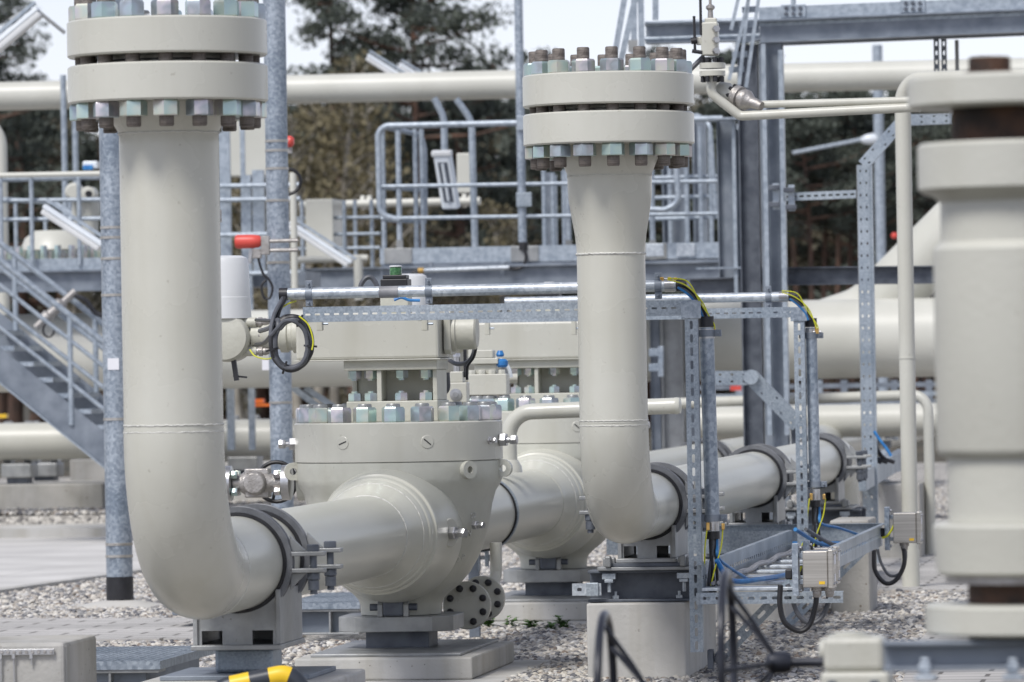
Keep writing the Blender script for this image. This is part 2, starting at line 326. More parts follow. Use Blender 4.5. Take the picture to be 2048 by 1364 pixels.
def spline(pts, k=6):
    pts = [V(p) for p in pts]; out = []
    q = [pts[0] * 2 - pts[1]] + pts + [pts[-1] * 2 - pts[-2]]
    for i in range(1, len(q) - 2):
        for j in range(k):
            t = j / k; a, b_, c, d = q[i - 1], q[i], q[i + 1], q[i + 2]
            out.append(0.5 * ((2 * b_) + (c - a) * t + (2 * a - 5 * b_ + 4 * c - d) * t * t + (3 * b_ - a - 3 * c + d) * t ** 3))
    return out + [pts[-1]]
def fillet(pts, R, k=8):
    pts = [V(p) for p in pts]; out = [pts[0]]
    for i in range(1, len(pts) - 1):
        a, b_, c = pts[i - 1], pts[i], pts[i + 1]; u = (a - b_).normalized(); w_ = (c - b_).normalized()
        ang = u.angle(w_)
        if ang > pi - 0.01: out.append(b_); continue
        T = R / math.tan(ang / 2); T = min(T, (a - b_).length * 0.499 if i > 1 else (a - b_).length * 0.98, (c - b_).length * 0.499 if i < len(pts) - 2 else (c - b_).length * 0.98)
        r_ = T * math.tan(ang / 2); bis = (u + w_).normalized(); cen = b_ + bis * (r_ / sin(ang / 2))
        s0 = b_ + u * T - cen; s1 = b_ + w_ * T - cen; th = s0.angle(s1)
        for j in range(k + 1):
            t = j / k; out.append(cen + (s0 * sin((1 - t) * th) + s1 * sin(t * th)) / sin(th))
    return out + [pts[-1]]

# ------------------------------------------------------------------ objects
WM = {}
def set_tags(o, label=None, cat=None, group=None, kind=None):
    if label: o['label'] = label
    if cat: o['category'] = cat
    if group: o['group'] = group
    if kind: o['kind'] = kind
    return o
def thing(name, label, cat, loc=(0, 0, 0), rz=0.0, group=None):
    o = bpy.data.objects.new(name, None); COL.objects.link(o); o.empty_display_size = 0.1
    o.location = loc; o.rotation_euler = (0, 0, rz); WM[o.name] = Matrix.Translation(V(loc)) @ Matrix.Rotation(rz, 4, 'Z')
    return set_tags(o, label, cat, group)
def mesh_of(name, b_, mat, bev, sm, shift=None, W=None):
    me = bpy.data.meshes.new(name); vs = b_.v
    if W is not None:
        Wi = W.inverted(); vs = [Wi @ v for v in vs]
    if shift is not None: vs = [v - shift for v in vs]
    me.from_pydata([tuple(v) for v in vs], [], b_.f)
    if b_.uv:
        uvl = me.uv_layers.new(name='UVMap')
        for lp in me.loops:
            if lp.vertex_index in b_.uv: uvl.data[lp.index].uv = b_.uv[lp.vertex_index]
    me.materials.append(M[mat]); me.validate(); me.update()
    if sm:
        me.polygons.foreach_set('use_smooth', [True] * len(me.polygons)); me.set_sharp_from_angle(angle=radians(34))
    return me
def bevel(o, w_):
    md = o.modifiers.new('bevel', 'BEVEL'); md.width = w_; md.segments = 2; md.limit_method = 'ANGLE'; md.angle_limit = radians(40)
def part(name, b_, mat, parent, bev=0, sm=True, lc=False, label=None):
    """child mesh; geometry in world coordinates, or in the thing's own when lc"""
    me = mesh_of(name, b_, mat, bev, sm, None, None if lc else WM[parent.name])
    o = bpy.data.objects.new(name, me); COL.objects.link(o); o.parent = parent; WM[o.name] = WM[parent.name]
    if bev: bevel(o, bev)
    if label: o['label'] = label
    return o
def solo(name, b_, mat, label=None, cat=None, group=None, kind=None, bev=0, sm=True):
    xs = [v.x for v in b_.v]; ys = [v.y for v in b_.v]; zs = [v.z for v in b_.v]
    c = V(((min(xs) + max(xs)) / 2, (min(ys) + max(ys)) / 2, min(zs)))
    o = bpy.data.objects.new(name, mesh_of(name, b_, mat, bev, sm, c)); COL.objects.link(o); o.location = c
    WM[o.name] = Matrix.Translation(c)
    if bev: bevel(o, bev)
    return set_tags(o, label, cat, group, kind)
def put(name, me, loc, parent, rot=(0, 0, 0)):
    """a shared mesh placed in the parent's own frame"""
    o = bpy.data.objects.new(name, me); COL.objects.link(o); o.parent = parent; o.location = loc; o.rotation_euler = rot
    WM[o.name] = WM[parent.name] @ Matrix.Translation(V(loc)); return o
def dup(o, parent=None):
    c = o.copy(); COL.objects.link(c)
    if parent: c.parent = parent
    for ch in list(o.children): dup(ch, c)
    return c
def place(o, loc, rz, label, group=None):
    o.location = loc; o.rotation_euler = (0, 0, rz); o['label'] = label
    if group: o['group'] = group
    return o
_mc = {}
def cached(key, fn, mat, bev=0):
    if key not in _mc:
        with local(): _mc[key] = mesh_of(key.split('|')[0], fn(), mat, bev, True)
    return _mc[key]
def stud_with_nuts(parent, x, y, z0, z1, af, nh, nuts, rs=None, rot=0, mat='stud'):
    """a stud from z0 to z1 in the parent's frame with nuts standing at the heights given"""
    rs = rs or af * 0.31
    sm_ = cached('stud_bolt|%.3f%.3f' % (rs, z1 - z0), lambda: B().lathe((0, 0, 0), (0, 0, 1), [(rs * 0.88, 0), (rs, rs * 0.2), (rs, z1 - z0 - rs * 0.2), (rs * 0.88, z1 - z0)], 14), mat)
    s_ = put('stud_bolt', sm_, (x, y, z0), parent)
    nm = cached('nut|%.3f%.3f' % (af, nh), lambda: B().hexn((0, 0, 0), (0, 0, 1), af, nh), 'zinc_nut')
    for zz in nuts: put('nut', nm, (0, 0, zz - z0), s_, (0, 0, rot + random.uniform(-0.5, 0.5)))
    return s_

# ================================================================== GROUND
def slab(name, pts, z0, z1, mat, **k):
    return solo(name, B().prism([(p[0], p[1]) for p in pts], (0, 0, z0), (1, 0, 0), (0, 1, 0), (0, 0, z1 - z0)), mat, sm=False, **k)
g = B().add([(-900, -60, -0.08), (900, -60, -0.08), (900, 2200, -0.08), (-900, 2200, -0.08)], [(0, 1, 2, 3)])
solo('ground', g, 'forest_floor', kind='structure', sm=False)
def GP(px, py):      # pixel on the ground plane
    Y = 30.0
    for _ in range(8):
        p = P(px, py, Y); Y *= (H - GZ) / (H - p.z)
    return P(px, py, Y)
gr = B().add([(-14, 14, GZ), (16, 14, GZ), (16, 75, GZ), (-14, 75, GZ)], [(0, 1, 2, 3)])
solo('gravel_ground', gr, 'gravel_bed', kind='structure', sm=False)
def quad(name, pix, z, mat, kind='structure'):
    pts = [GP(*q) for q in pix]
    pts = [V((p.x, p.y, z)) for p in pts]
    b_ = B().prism([(p.x, p.y) for p in pts], (0, 0, z - 0.12), (1, 0, 0), (0, 1, 0), (0, 0, 0.12))
    return solo(name, b_, mat, kind=kind, sm=False), pts
EXC = []
for nm, pix, z, mt_ in [
    ('path', [(-400, 1032), (700, 1025), (700, 1085), (300, 1150), (-60, 1203), (-400, 1255)], GZ + 0.035, 'paving_path'),
    ('pavement', [(-300, 1252), (440, 1248), (560, 1288), (-300, 1300)], GZ + 0.035, 'paving'),
    ('pavement', [(1835, 1300), (1880, 1250), (2300, 1240), (2300, 1500), (1760, 1500)], GZ + 0.035, 'paving'),
    ('pavement', [(1730, 1192), (1690, 1105), (1760, 1050), (2300, 1040), (2300, 1190)], GZ + 0.035, 'paving')]:
    o, pts = quad(nm, pix, z, mt_); EXC.append([(p.x, p.y) for p in pts])
# kerb along the path
kp = [GP(-120, 1212), GP(100, 1179), GP(300, 1150), GP(640, 1098)]
kb = B()
for a, b_ in zip(kp[:-1], kp[1:]):
    kb.beam((a.x, a.y - 0.04, GZ), (b_.x, b_.y - 0.04, GZ), 0.09, 0.10)
solo('kerb', kb, 'concrete_light', kind='structure', bev=0.006, sm=False)

# raised gravel bank and pale kerb strip at the far left
xa, xb = P(-150, 1000, 47.0).x, P(760, 1000, 47.0).x
solo('gravel_bank', B().prism([(46.9, -0.1), (72, -0.1), (72, 0.12), (47.1, 0.12)], (xa, 0, 0), (0, 1, 0), (0, 0, 1), (xb - xa, 0, 0)), 'gravel_bed', kind='structure', sm=False)
solo('kerb', B().prism([(45.6, -0.1), (46.85, -0.1), (46.85, 0.06), (45.6, 0.055)], (xa, 0, 0), (0, 1, 0), (0, 0, 1), (xb - xa, 0, 0)), 'concrete_light', kind='structure', sm=False)
# ================================================================== LINE 1 (near, left) and its valves
Y1 = 19.35
X1 = P(338, 300, Y1).x
R1 = 0.1675; ZA1 = 0.578
def L1(Y, z=ZA1):          # a point over line 1 at distance Y
    return V((X1, Y1, 0)) + D * ((Y - Y1) / cos(A)) + Z * z
def zat(px, py, Y): return P(px, py, Y).z
def flange_pair(root, zs, rf, rp, rbolt, nb, af, nh, hub, up_prot, dn_prot):
    """local frame of the root: flange heights zs = (z0, z1, z2, z3)"""
    z0, z1, z2, z3 = zs; c = 0.006
    part('flange', B().lathe((0, 0, 0), (0, 0, 1), [(rp * 0.98, z0 - 0.001), (rf - c, z0), (rf, z0 + c), (rf, z1 - c), (rf - c, z1), (rf * 0.62, z1), (rf * 0.62, z1 + 0.012), (rp * 0.5, z1 + 0.012)], 96), 'paint', root, lc=True)
    part('gasket', B().lathe((0, 0, 0), (0, 0, 1), [(rf * 0.66, z1 + 0.0125), (rf * 0.66, z2 - 0.0125)], 64), 'rubber', root, lc=True)
    part('blind_flange', B().lathe((0, 0, 0), (0, 0, 1), [(rf * 0.5, z2 - 0.012), (rf * 0.62, z2 - 0.012), (rf * 0.62, z2), (rf - c, z2), (rf, z2 + c), (rf, z3 - c), (rf - c, z3)], 96), 'paint', root, lc=True)
    for k in range(nb):
        a = 2 * pi * (k + 0.42) / nb
        stud_with_nuts(root, rbolt * cos(a), rbolt * sin(a), z0 - nh - dn_prot, z3 + nh + up_prot, af, nh, (z0 - nh, z3), rot=a)
r1 = thing('pipe_run', 'thick cream riser pipe at left, bolted at its top, curving into a level run', 'pipe', (X1, Y1, 0), -A)
zt = lambda y: zat(338, y, Y1)
zs1 = (zt(207), zt(132), zt(114.5), zt(42))
elbR = 0.47
WC1 = zt(858)
prof = [(R1, WC1), (R1, zt(290)), (R1, zt(268)), (R1 + 0.004, zt(262)), (0.212, zt(222)), (0.235, zt(208)), (0.235, zt(200))]
part('riser_pipe', B().lathe((0, 0, 0), (0, 0, 1), prof, 96), 'paint', r1, lc=True)
zc = ZA1 + elbR
ep = [V((0, 0, WC1)), V((0, 0, zc))] + [V((0, elbR - elbR * cos(a), zc - elbR * sin(a))) for a in [pi / 2 * i / 24 for i in range(1, 25)]]
part('elbow', B().tube(ep, R1 + 0.0015, 96), 'paint', r1, lc=True)
def weld_ring(o, ax, r_, wdt=0.009, hgt=0.005, n=140, mat='weld'):
    b_ = B(); o = V(o); ax = V(ax).normalized(); ref = Z if abs(ax.z) < 0.9 else V((1, 0, 0)); u = ax.cross(ref).normalized(); w2 = ax.cross(u)
    pts = []
    for k in range(n):
        a = 2 * pi * k / n; pts.append(o + (u * cos(a) + w2 * sin(a)) * (r_ + random.uniform(-0.0006, 0.0006)) + ax * random.uniform(-0.0015, 0.0015))
    b_.tube(pts, hgt, 6, closed=True); return b_
part('weld_seam', weld_ring((0, 0, zt(850)), Z, R1, hgt=0.0032), 'weld', r1, lc=True)
part('weld_seam', weld_ring((0, 0, zt(864)), Z, R1, hgt=0.003), 'weld', r1, lc=True)
part('weld_seam', weld_ring((0, 0, zt(267)), Z, R1, hgt=0.004), 'weld', r1, lc=True)
flange_pair(r1, zs1, 0.3365, R1, 0.286, 16, 0.080, 0.054, 0.2, 0.034, 0.034)
LV1 = (24.45 - Y1) / cos(A); LV2 = (29.8 - Y1) / cos(A)    # valve positions along the line
def runpipe(y0, y1, r_=R1, z=ZA1, n=72):
    return B().cyl((0, y0, z), (0, y1, z), r_, n=n)
part('level_pipe', runpipe(elbR, LV1 - 0.94), 'paint_gloss', r1, lc=True)
part('weld_seam', weld_ring((0, elbR + 0.01, ZA1), (0, 1, 0), R1, hgt=0.003), 'weld', r1, lc=True)
part('level_pipe', runpipe(LV1 + 0.94, LV2 - 0.94), 'paint_gloss', r1, lc=True)
part('level_pipe', runpipe(LV2 + 0.94, 44), 'paint_gloss', r1, lc=True)
part('weld_seam', weld_ring((0, LV1 - 0.945, ZA1), (0, 1, 0), R1, hgt=0.004), 'weld', r1, lc=True)

def build_valve(label):
    v = thing('ball_valve', label, 'ball valve', (0, 0, 0), 0)
    ZV = ZA1
    with local():
        # body: round bowl under a thick bonnet ring
        prof = [(0.172, 0.222), (0.174, 0.262), (0.182, 0.286), (0.205, 0.310), (0.25, 0.345), (0.295, 0.395), (0.330, 0.455), (0.360, 0.525), (0.380, 0.60), (0.395, 0.69), (0.41, 0.74), (0.432, 0.775), (0.44, 0.80), (0.44, 0.868), (0.436, 0.872)]
        part('body', B().lathe((0, 0, 0), (0, 0, 1), prof, 96), 'paint_cast', v, lc=True)
        part('bonnet', B().lathe((0, 0, 0), (0, 0, 1), [(0.43, 0.8725), (0.442, 0.8745), (0.442, 1.034), (0.437, 1.04), (0.1, 1.04)], 120), 'paint', v, lc=True)
        for sgn in (-1, 1):
            pr = [(0.300, 0.24), (0.292, 0.32), (0.280, 0.38), (0.268, 0.43), (0.259, 0.49), (0.254, 0.55), (0.252, 0.60), (0.252, 0.635), (0.250, 0.642), (0.243, 0.645), (0.240, 0.648), (0.2385, 0.68), (0.236, 0.715), (0.232, 0.722), (0.228, 0.725), (0.224, 0.742), (0.217, 0.765), (0.205, 0.80), (0.192, 0.84), (0.180, 0.88), (0.1715, 0.92), (0.1695, 0.94)]
            part('port', B().lathe((0, 0, ZV), (0, sgn, 0), pr, 96), 'paint_gloss', v, lc=True)
            part('weld_seam', weld_ring((0, sgn * 0.775, ZV), (0, 1, 0), 0.213, hgt=0.003), 'weld', v, lc=True)
        # foot: octagonal plate, post
        def octa(hx, hy, c): return [(-hx + c, -hy), (hx - c, -hy), (hx, -hy + c), (hx, hy - c), (hx - c, hy), (-hx + c, hy), (-hx, hy - c), (-hx, -hy + c)]
        part('foot_plate', B().prism(octa(0.245, 0.245, 0.08), (0, 0, 0.155), (1, 0, 0), (0, 1, 0), (0, 0, 0.065)), 'steel_grey', v, bev=0.004, sm=False, lc=True)
        part('foot_post', B().bb(-0.135, 0.135, -0.135, 0.135, 0.085, 0.155), 'steel_dark', v, bev=0.004, sm=False, lc=True)
        for x in (-0.055, 0.055):
            cl = B().prism([(-0.022, 0), (0.022, 0), (0.022, 0.05), (0.010, 0.07), (-0.010, 0.07), (-0.022, 0.05)], (x - 0.011, -0.225, 0.22), (0, 1, 0), (0, 0, 1), (0.022, 0, 0))
            cp_ = part('clevis', cl, 'steel_grey', v, bev=0.003, sm=False, lc=True)
            part('clevis_pin', B().cyl((x - 0.045, -0.225, 0.26), (x + 0.045 if x < 0 else x + 0.045, -0.225, 0.26), 0.015, n=12), 'steel_dark', cp_, lc=True)
        part('drain_block', B().bb(-0.044, 0.044, -0.25, -0.15, 0.222, 0.30), 'steel_dark', v, bev=0.01, sm=False, lc=True)
        # bonnet bolts
        for k in range(20):
            a = 2 * pi * (k + 0.3) / 20
            stud_with_nuts(v, 0.39 * cos(a), 0.39 * sin(a), 1.03, 1.118, 0.088, 0.064, (1.04,), rs=0.03, rot=a, mat='steel_grey')
        # recessed plugs in the ring
        for ang, slot in ((-1.98, 0.35), (-1.15, -0.7)):
            c = V((0.442 * cos(ang), 0.442 * sin(ang), 0.956)); nrm = V((cos(ang), sin(ang), 0))
            tg = V((-sin(ang), cos(ang), 0))
            p_ = part('plug', B().lathe(c - nrm * 0.004, nrm, [(0.028, 0), (0.028, 0.0052), (0.026, 0.0066), (0.010, 0.0066)], 28), 'paint', v, lc=True)
            dr = (tg * cos(slot) + Z * sin(slot))
            part('slot', B().box(c + nrm * 0.0035, dr * 0.019, nrm * 0.0008, nrm.cross(dr) * 0.0022), 'rubber', p_, lc=True)
        # fittings: grease nipples
        def fitting(c, dr, s=1.0, boss=None):
            c = V(c); dr = V(dr).normalized()
            if boss:
                part('boss', B().lathe(c - dr * boss[1], dr, [(boss[0] * 1.35, 0), (boss[0], boss[1] * 0.5), (boss[0], boss[1] - 0.003), (boss[0] - 0.003, boss[1])], 36), 'paint', v, lc=True)
            f = part('grease_nipple', B().hexn(c, dr, 0.05 * s, 0.03 * s), 'machined', v, lc=True)
            part('stem', B().cyl(c + dr * 0.03 * s, c + dr * 0.045 * s, 0.013 * s, n=14), 'machined', f, lc=True)
            part('cap', B().hexn(c + dr * 0.045 * s, dr, 0.036 * s, 0.03 * s), 'machined', f, lc=True)
        fitting((-0.442, 0.0, 0.95), (-1, -0.1, 0)); fitting((0.442, -0.05, 0.955), (1, -0.15, 0)); fitting((0.275, -0.415, 0.575), (0.90, -0.43, 0), 1.0, (0.060, 0.16)); fitting((0.345, -0.21, 0.60), (0.9, -0.5, 0), 0.7)
        fitting((0.40, -0.16, 0.955), (0.9, -0.4, 0), 0.6)
        # lifting lugs
        for ang in (-2.85, -0.72, -0.10, 2.4):
            nrm = V((cos(ang), sin(ang), 0)); tg = V((-sin(ang), cos(ang), 0)); c = nrm * 0.425 + Z * 0.835
            if ang == -0.72: ux = tg; th = nrm
            else: ux = nrm; th = tg
            o_ = c + (nrm * 0.02 if ux is tg else nrm * 0.03)
            arc = [(0.048 * cos(t_), 0.048 * sin(t_)) for t_ in [pi * 0.5 - pi * i / 10 for i in range(11)]]
            hole = 0.015
            b_ = B(); N = 20
            outer = []
            for i in range(N):
                t_ = 2 * pi * i / N
                rr = 0.038
                q = V((rr * cos(t_), rr * sin(t_), 0))
                if ux is not tg and cos(t_) < 0: q = V((-0.07, 0.047 * (1 if sin(t_) > 0 else -1) * min(1, abs(sin(t_)) * 1.4) * 0.85, 0))
                outer.append(q)
            vs = []
            for zz in (0, 1):
                for q in outer: vs.append(o_ + ux * q.x + Z * q.y + th * (zz * 0.032 - 0.016))
                for i in range(N): vs.append(o_ + ux * (hole * cos(2 * pi * i / N)) + Z * (hole * sin(2 * pi * i / N)) + th * (zz * 0.032 - 0.016))
            fs = []
            for i in range(N):
                j = (i + 1) % N
                fs += [(i, j, N + j, N + i), (2 * N + i, 3 * N + i, 3 * N + j, 2 * N + j), (i, 2 * N + i, 2 * N + j, j), (N + i, N + j, 3 * N + j, 3 * N + i)]
            b_.add(vs, fs)
            part('lifting_lug', b_, 'paint_cast', v, lc=True)
        # left stub
        part('side_stub', B().lathe((-0.30, -0.02, 0.787), (-1, 0, 0), [(0.11, 0), (0.085, 0.08), (0.078, 0.10), (0.078, 0.13)], 40), 'paint_cast', v, lc=True)
        # top works
        part('adapter_plate', B().bb(-0.195, 0.195, -0.17, 0.17, 1.04, 1.128), 'paint_matt', v, bev=0.004, sm=False, lc=True)
        cc = B(); cc.bb(-0.17, 0.17, -0.01, 0.01, 1.128, 1.258); cc.bb(-0.065, -0.045, -0.16, -0.0105, 1.128, 1.258); cc.bb(-0.19, -0.1705, -0.03, 0.15, 1.128, 1.258); cc.bb(0.1705, 0.19, -0.14, 0.15, 1.128, 1.258)
        cc.bb(-0.065, -0.045, 0.0105, 0.16, 1.128, 1.258)
        part('spacer_column', cc, 'paint_matt', v, bev=0.003, sm=False, lc=True)
        part('top_plate', B().bb(-0.205, 0.195, -0.17, 0.17, 1.258, 1.305), 'paint_matt', v, bev=0.004, sm=False, lc=True)
        nm = cached('bolt_head|s', lambda: B().hexn((0, 0, 0), (0, 0, 1), 0.052, 0.034).cyl((0, 0, 0.034), (0, 0, 0.042), 0.015, n=10), 'zinc_nut')
        for x in (-0.165, -0.095, 0.035, 0.14):
            for yy in (-0.125, 0.125):
                put('bolt_head', nm, (x, yy, 1.1285), v); put('bolt_head', nm, (x, yy, 1.2575), v, (pi, 0, 0.4))
        part('gearbox', B().bb(-0.405, 0.205, -0.19, 0.19, 1.3055, 1.498), 'paint', v, bev=0.012, sm=False, lc=True)
        part('gearbox_lip', B().bb(-0.412, 0.212, -0.197, 0.197, 1.300, 1.3052), 'paint', v, bev=0.0015, sm=False, lc=True)
        part('end_plate', B().prism(octa(0.085, 0.095, 0.02), (0.2125, 0, 1.415), (0, 1, 0), (0, 0, 1), (0.03, 0, 0)), 'paint_matt', v, bev=0.004, sm=False, lc=True)
        part('end_cap', B().lathe((0.243, 0, 1.415), (1, 0, 0), [(0.083, 0), (0.083, 0.015), (0.075, 0.018), (0.075, 0.095), (0.066, 0.103)], 40), 'paint_matt', v, lc=True)
        part('coupling', B().lathe((-0.4125, 0, 1.415), (-1, 0, 0), [(0.078, 0), (0.078, 0.03), (0.066, 0.035), (0.066, 0.05), (0.074, 0.055), (0.074, 0.085), (0.06, 0.09), (0.06, 0.16), (0.05, 0.17), (0.05, 0.21)], 40), 'paint_matt', v, lc=True)
        act = part('actuator', B().lathe((-0.73, -0.10, 1.41), (0, 1, 0), [(0.05, 0), (0.095, 0.01), (0.105, 0.03), (0.105, 0.20), (0.095, 0.22)], 40), 'paint_matt', v, lc=True)
        gl = B()
        for dz in (0.062, 0.005, -0.062): gl.cyl((-0.68, -0.03, 1.41 + dz), (-0.60, -0.03, 1.41 + dz), 0.021, n=14)
        part('cable_entry', gl, 'paint_matt', act, lc=True)
        g2 = B()
        for dz in (0.062, 0.005, -0.062): g2.lathe((-0.60, -0.03, 1.41 + dz), (1, 0, 0), [(0.016, 0), (0.016, 0.008), (0.021, 0.01), (0.021, 0.026), (0.016, 0.028), (0.018, 0.038), (0.012, 0.055)], 12)
        part('cable_gland', g2, 'cast_steel', act, lc=True)
        part('motor_cover', B().lathe((-0.735, 0, 1.49), (0, 0, 1), [(0.108, 0), (0.106, 0.09), (0.104, 0.092), (0.100, 0.235), (0.092, 0.258), (0.07, 0.268), (0.01, 0.27)], 48), 'white_cover', v, lc=True)
        part('lever', B().beam((-0.70, -0.05, 1.335), (-0.685, -0.05, 1.225), 0.02, 0.02).beam((-0.70, -0.05, 1.245), (-0.64, -0.05, 1.238), 0.008, 0.008), 'rubber', v, lc=True)
        # position indicator
        part('pedestal', B().bb(-0.06, 0.06, -0.06, 0.06, 1.498, 1.60), 'paint_matt', v, bev=0.004, sm=False, lc=True)
        ib = part('indicator_box', B().bb(-0.058, 0.058, -0.06, 0.06, 1.602, 1.645).bb(-0.05, 0.05, -0.05, 0.05, 1.645, 1.662), 'rubber', v, bev=0.004, sm=False, lc=True)
        part('indicator_lens', B().lathe((0, 0, 1.662), (0, 0, 1), [(0.026, 0), (0.026, 0.028), (0.024, 0.034)], 24), 'green_lens', ib, lc=True)
        part('lens_cap', B().lathe((0, 0, 1.6965), (0, 0, 1), [(0.0275, 0), (0.0275, 0.005), (0.02, 0.007)], 24), 'white_cover', ib, lc=True)
        # stamped casting marks low on the bowl
        for i, (a_, zz) in enumerate([(-0.66, 0.58), (-0.70, 0.53), (-0.60, 0.60), (-0.68, 0.47)]):
            pass
    return v
v1 = build_valve('large cream ball valve in the middle with bolted ring, straight behind the left riser')
p1 = L1(24.45, 0); place(v1, p1, -A, v1['label'], 'ball valves on the left pipe run')
v2 = dup(v1); p2 = L1(29.8, 0)
place(v2, p2, -A, 'farther ball valve, half hidden behind the right riser pipe', 'ball valves on the left pipe run')
# raised casting number on the bowl of the near valve
def text_part(body, parent, loc, rot, size, mat, ext=0.001, name='lettering'):
    cu = bpy.data.curves.new(name, 'FONT'); cu.body = body; cu.size = size; cu.extrude = ext; cu.align_x = 'CENTER'; cu.align_y = 'CENTER'
    tmp = bpy.data.objects.new(name, cu); COL.objects.link(tmp)
    dg = bpy.context.evaluated_depsgraph_get(); me = bpy.data.meshes.new_from_object(tmp.evaluated_get(dg))
    bpy.data.objects.remove(tmp); me.materials.clear(); me.materials.append(M[mat])
    o = bpy.data.objects.new(name, me); COL.objects.link(o); o.parent = parent; o.location = loc; o.rotation_euler = rot; return o
def on_bowl(body, ang, zz, r_, size, tilt=0.2, roll=0.25):
    n_ = V((cos(ang), sin(ang), 0)); me_rot = (Matrix.Rotation(ang + pi / 2, 4, 'Z') @ Matrix.Rotation(pi / 2 + tilt, 4, 'X') @ Matrix.Rotation(roll, 4, 'Z')).to_euler()
    text_part(body, v1, n_ * r_ + Z * zz, me_rot, size, 'weld', 0.0025)
on_bowl('02', -0.50, 0.640, 0.387, 0.035); on_bowl('28-W', -0.62, 0.555, 0.369, 0.045, 0.25); on_bowl('2 P', -0.56, 0.46, 0.331, 0.04, 0.5)

def plinth(px_list, name, label, parts_, loc):
    pass
def valve_base(c, label, grp):
    t_ = thing('plinth', label, 'base', (c.x, c.y, 0), -A, grp)
    with local():
        part('steel_plate', B().bb(-0.29, 0.34, -0.64, 0.56, 0.0725, 0.085), 'steel_grey', t_, bev=0.003, sm=False, lc=True)
        part('upper_block', B().bb(-0.34, 0.40, -0.74, 0.62, -0.02, 0.072), 'concrete_light', t_, bev=0.008, sm=False, lc=True)
        part('lower_block', B().bb(-0.43, 0.54, -0.98, 0.80, -0.12, -0.0205), 'concrete_light', t_, bev=0.01, sm=False, lc=True)
        part('shim', B().bb(-0.137, 0.137, -0.137, 0.137, 0.085, 0.088), 'steel_dark', t_, sm=False, lc=True)
    return t_
valve_base(p1, 'low stepped concrete base with steel plate under the near ball valve', 'stepped bases under the ball valves')
valve_base(p2, 'low stepped concrete base with steel plate under the farther ball valve', 'stepped bases under the ball valves')
def base_excl(c, hx, hy):
    q = []
    for sx, sy in ((-1, -1), (1, -1), (1, 1), (-1, 1)): q.append(((c + E * hx * sx + D * hy * sy).x, (c + E * hx * sx + D * hy * sy).y))
    EXC.append(q)
base_excl(p1 + E * 0.05 - D * 0.09, 0.48, 0.88); base_excl(p2 + E * 0.05 - D * 0.09, 0.48, 0.88)

# ---------------------------------------------------------------- pipe supports
def clamp_ring(root, y, r_, za, wd=0.055, ear=0.115, both=True):
    n = 72; ri, ro = r_ + 0.0135, r_ + 0.034
    b_ = B(); 
    b_.lathe((0, y - wd / 2, za), (0, 1, 0), [(ri, 0), (ro, 0.0), (ro, 0.010), (ro - 0.008, 0.014), (ro - 0.008, wd - 0.014), (ro, wd - 0.010), (ro, wd), (ri, wd), (ri, 0)], n, cap=False)
    ring = part('clamp_ring', b_, 'clamp_steel', root, lc=True)
    part('liner', B().lathe((0, y - wd / 2 - 0.006, za), (0, 1, 0), [(r_ + 0.0015, 0), (r_ + 0.013, 0), (r_ + 0.013, wd + 0.012), (r_ + 0.0015, wd + 0.012), (r_ + 0.0015, 0)], n, cap=False), 'rubber', ring, lc=True)
    for sx in ((1, -1) if both else (1,)):
        eb = B()
        for sz in (1, -1):
            x0, x1 = sorted((sx * (ro - 0.01), sx * (ro + ear)))
            eb.bb(x0, x1, y - wd / 2, y + wd / 2, za + sz * 0.022 - (0 if sz > 0 else 0.016), za + sz * 0.022 + (0.016 if sz > 0 else 0))
            eb.prism([(0, 0), (sx * 0.06, 0), (0, sz * 0.06)], (sx * (ro - 0.012), y - 0.006, za + sz * 0.038), (1, 0, 0), (0, 0, 1), (0, 0.012, 0))
        part('ear', eb, 'steel_grey', ring, bev=0.003, sm=False, lc=True)
        bx = sx * (ro + ear * 0.62)
        bb_ = B(); bb_.cyl((bx, y, za - 0.115), (bx, y, za + 0.05), 0.013, n=12); bb_.hexn((bx, y, za + 0.0385), (0, 0, 1), 0.042, 0.024); bb_.hexn((bx, y, za - 0.0385), (0, 0, -1), 0.042, 0.026)
        bb_.cyl((bx, y, za - 0.10), (bx, y, za - 0.066), 0.020, n=12)
        part('clamp_bolt', bb_, 'steel_dark', ring, lc=True)
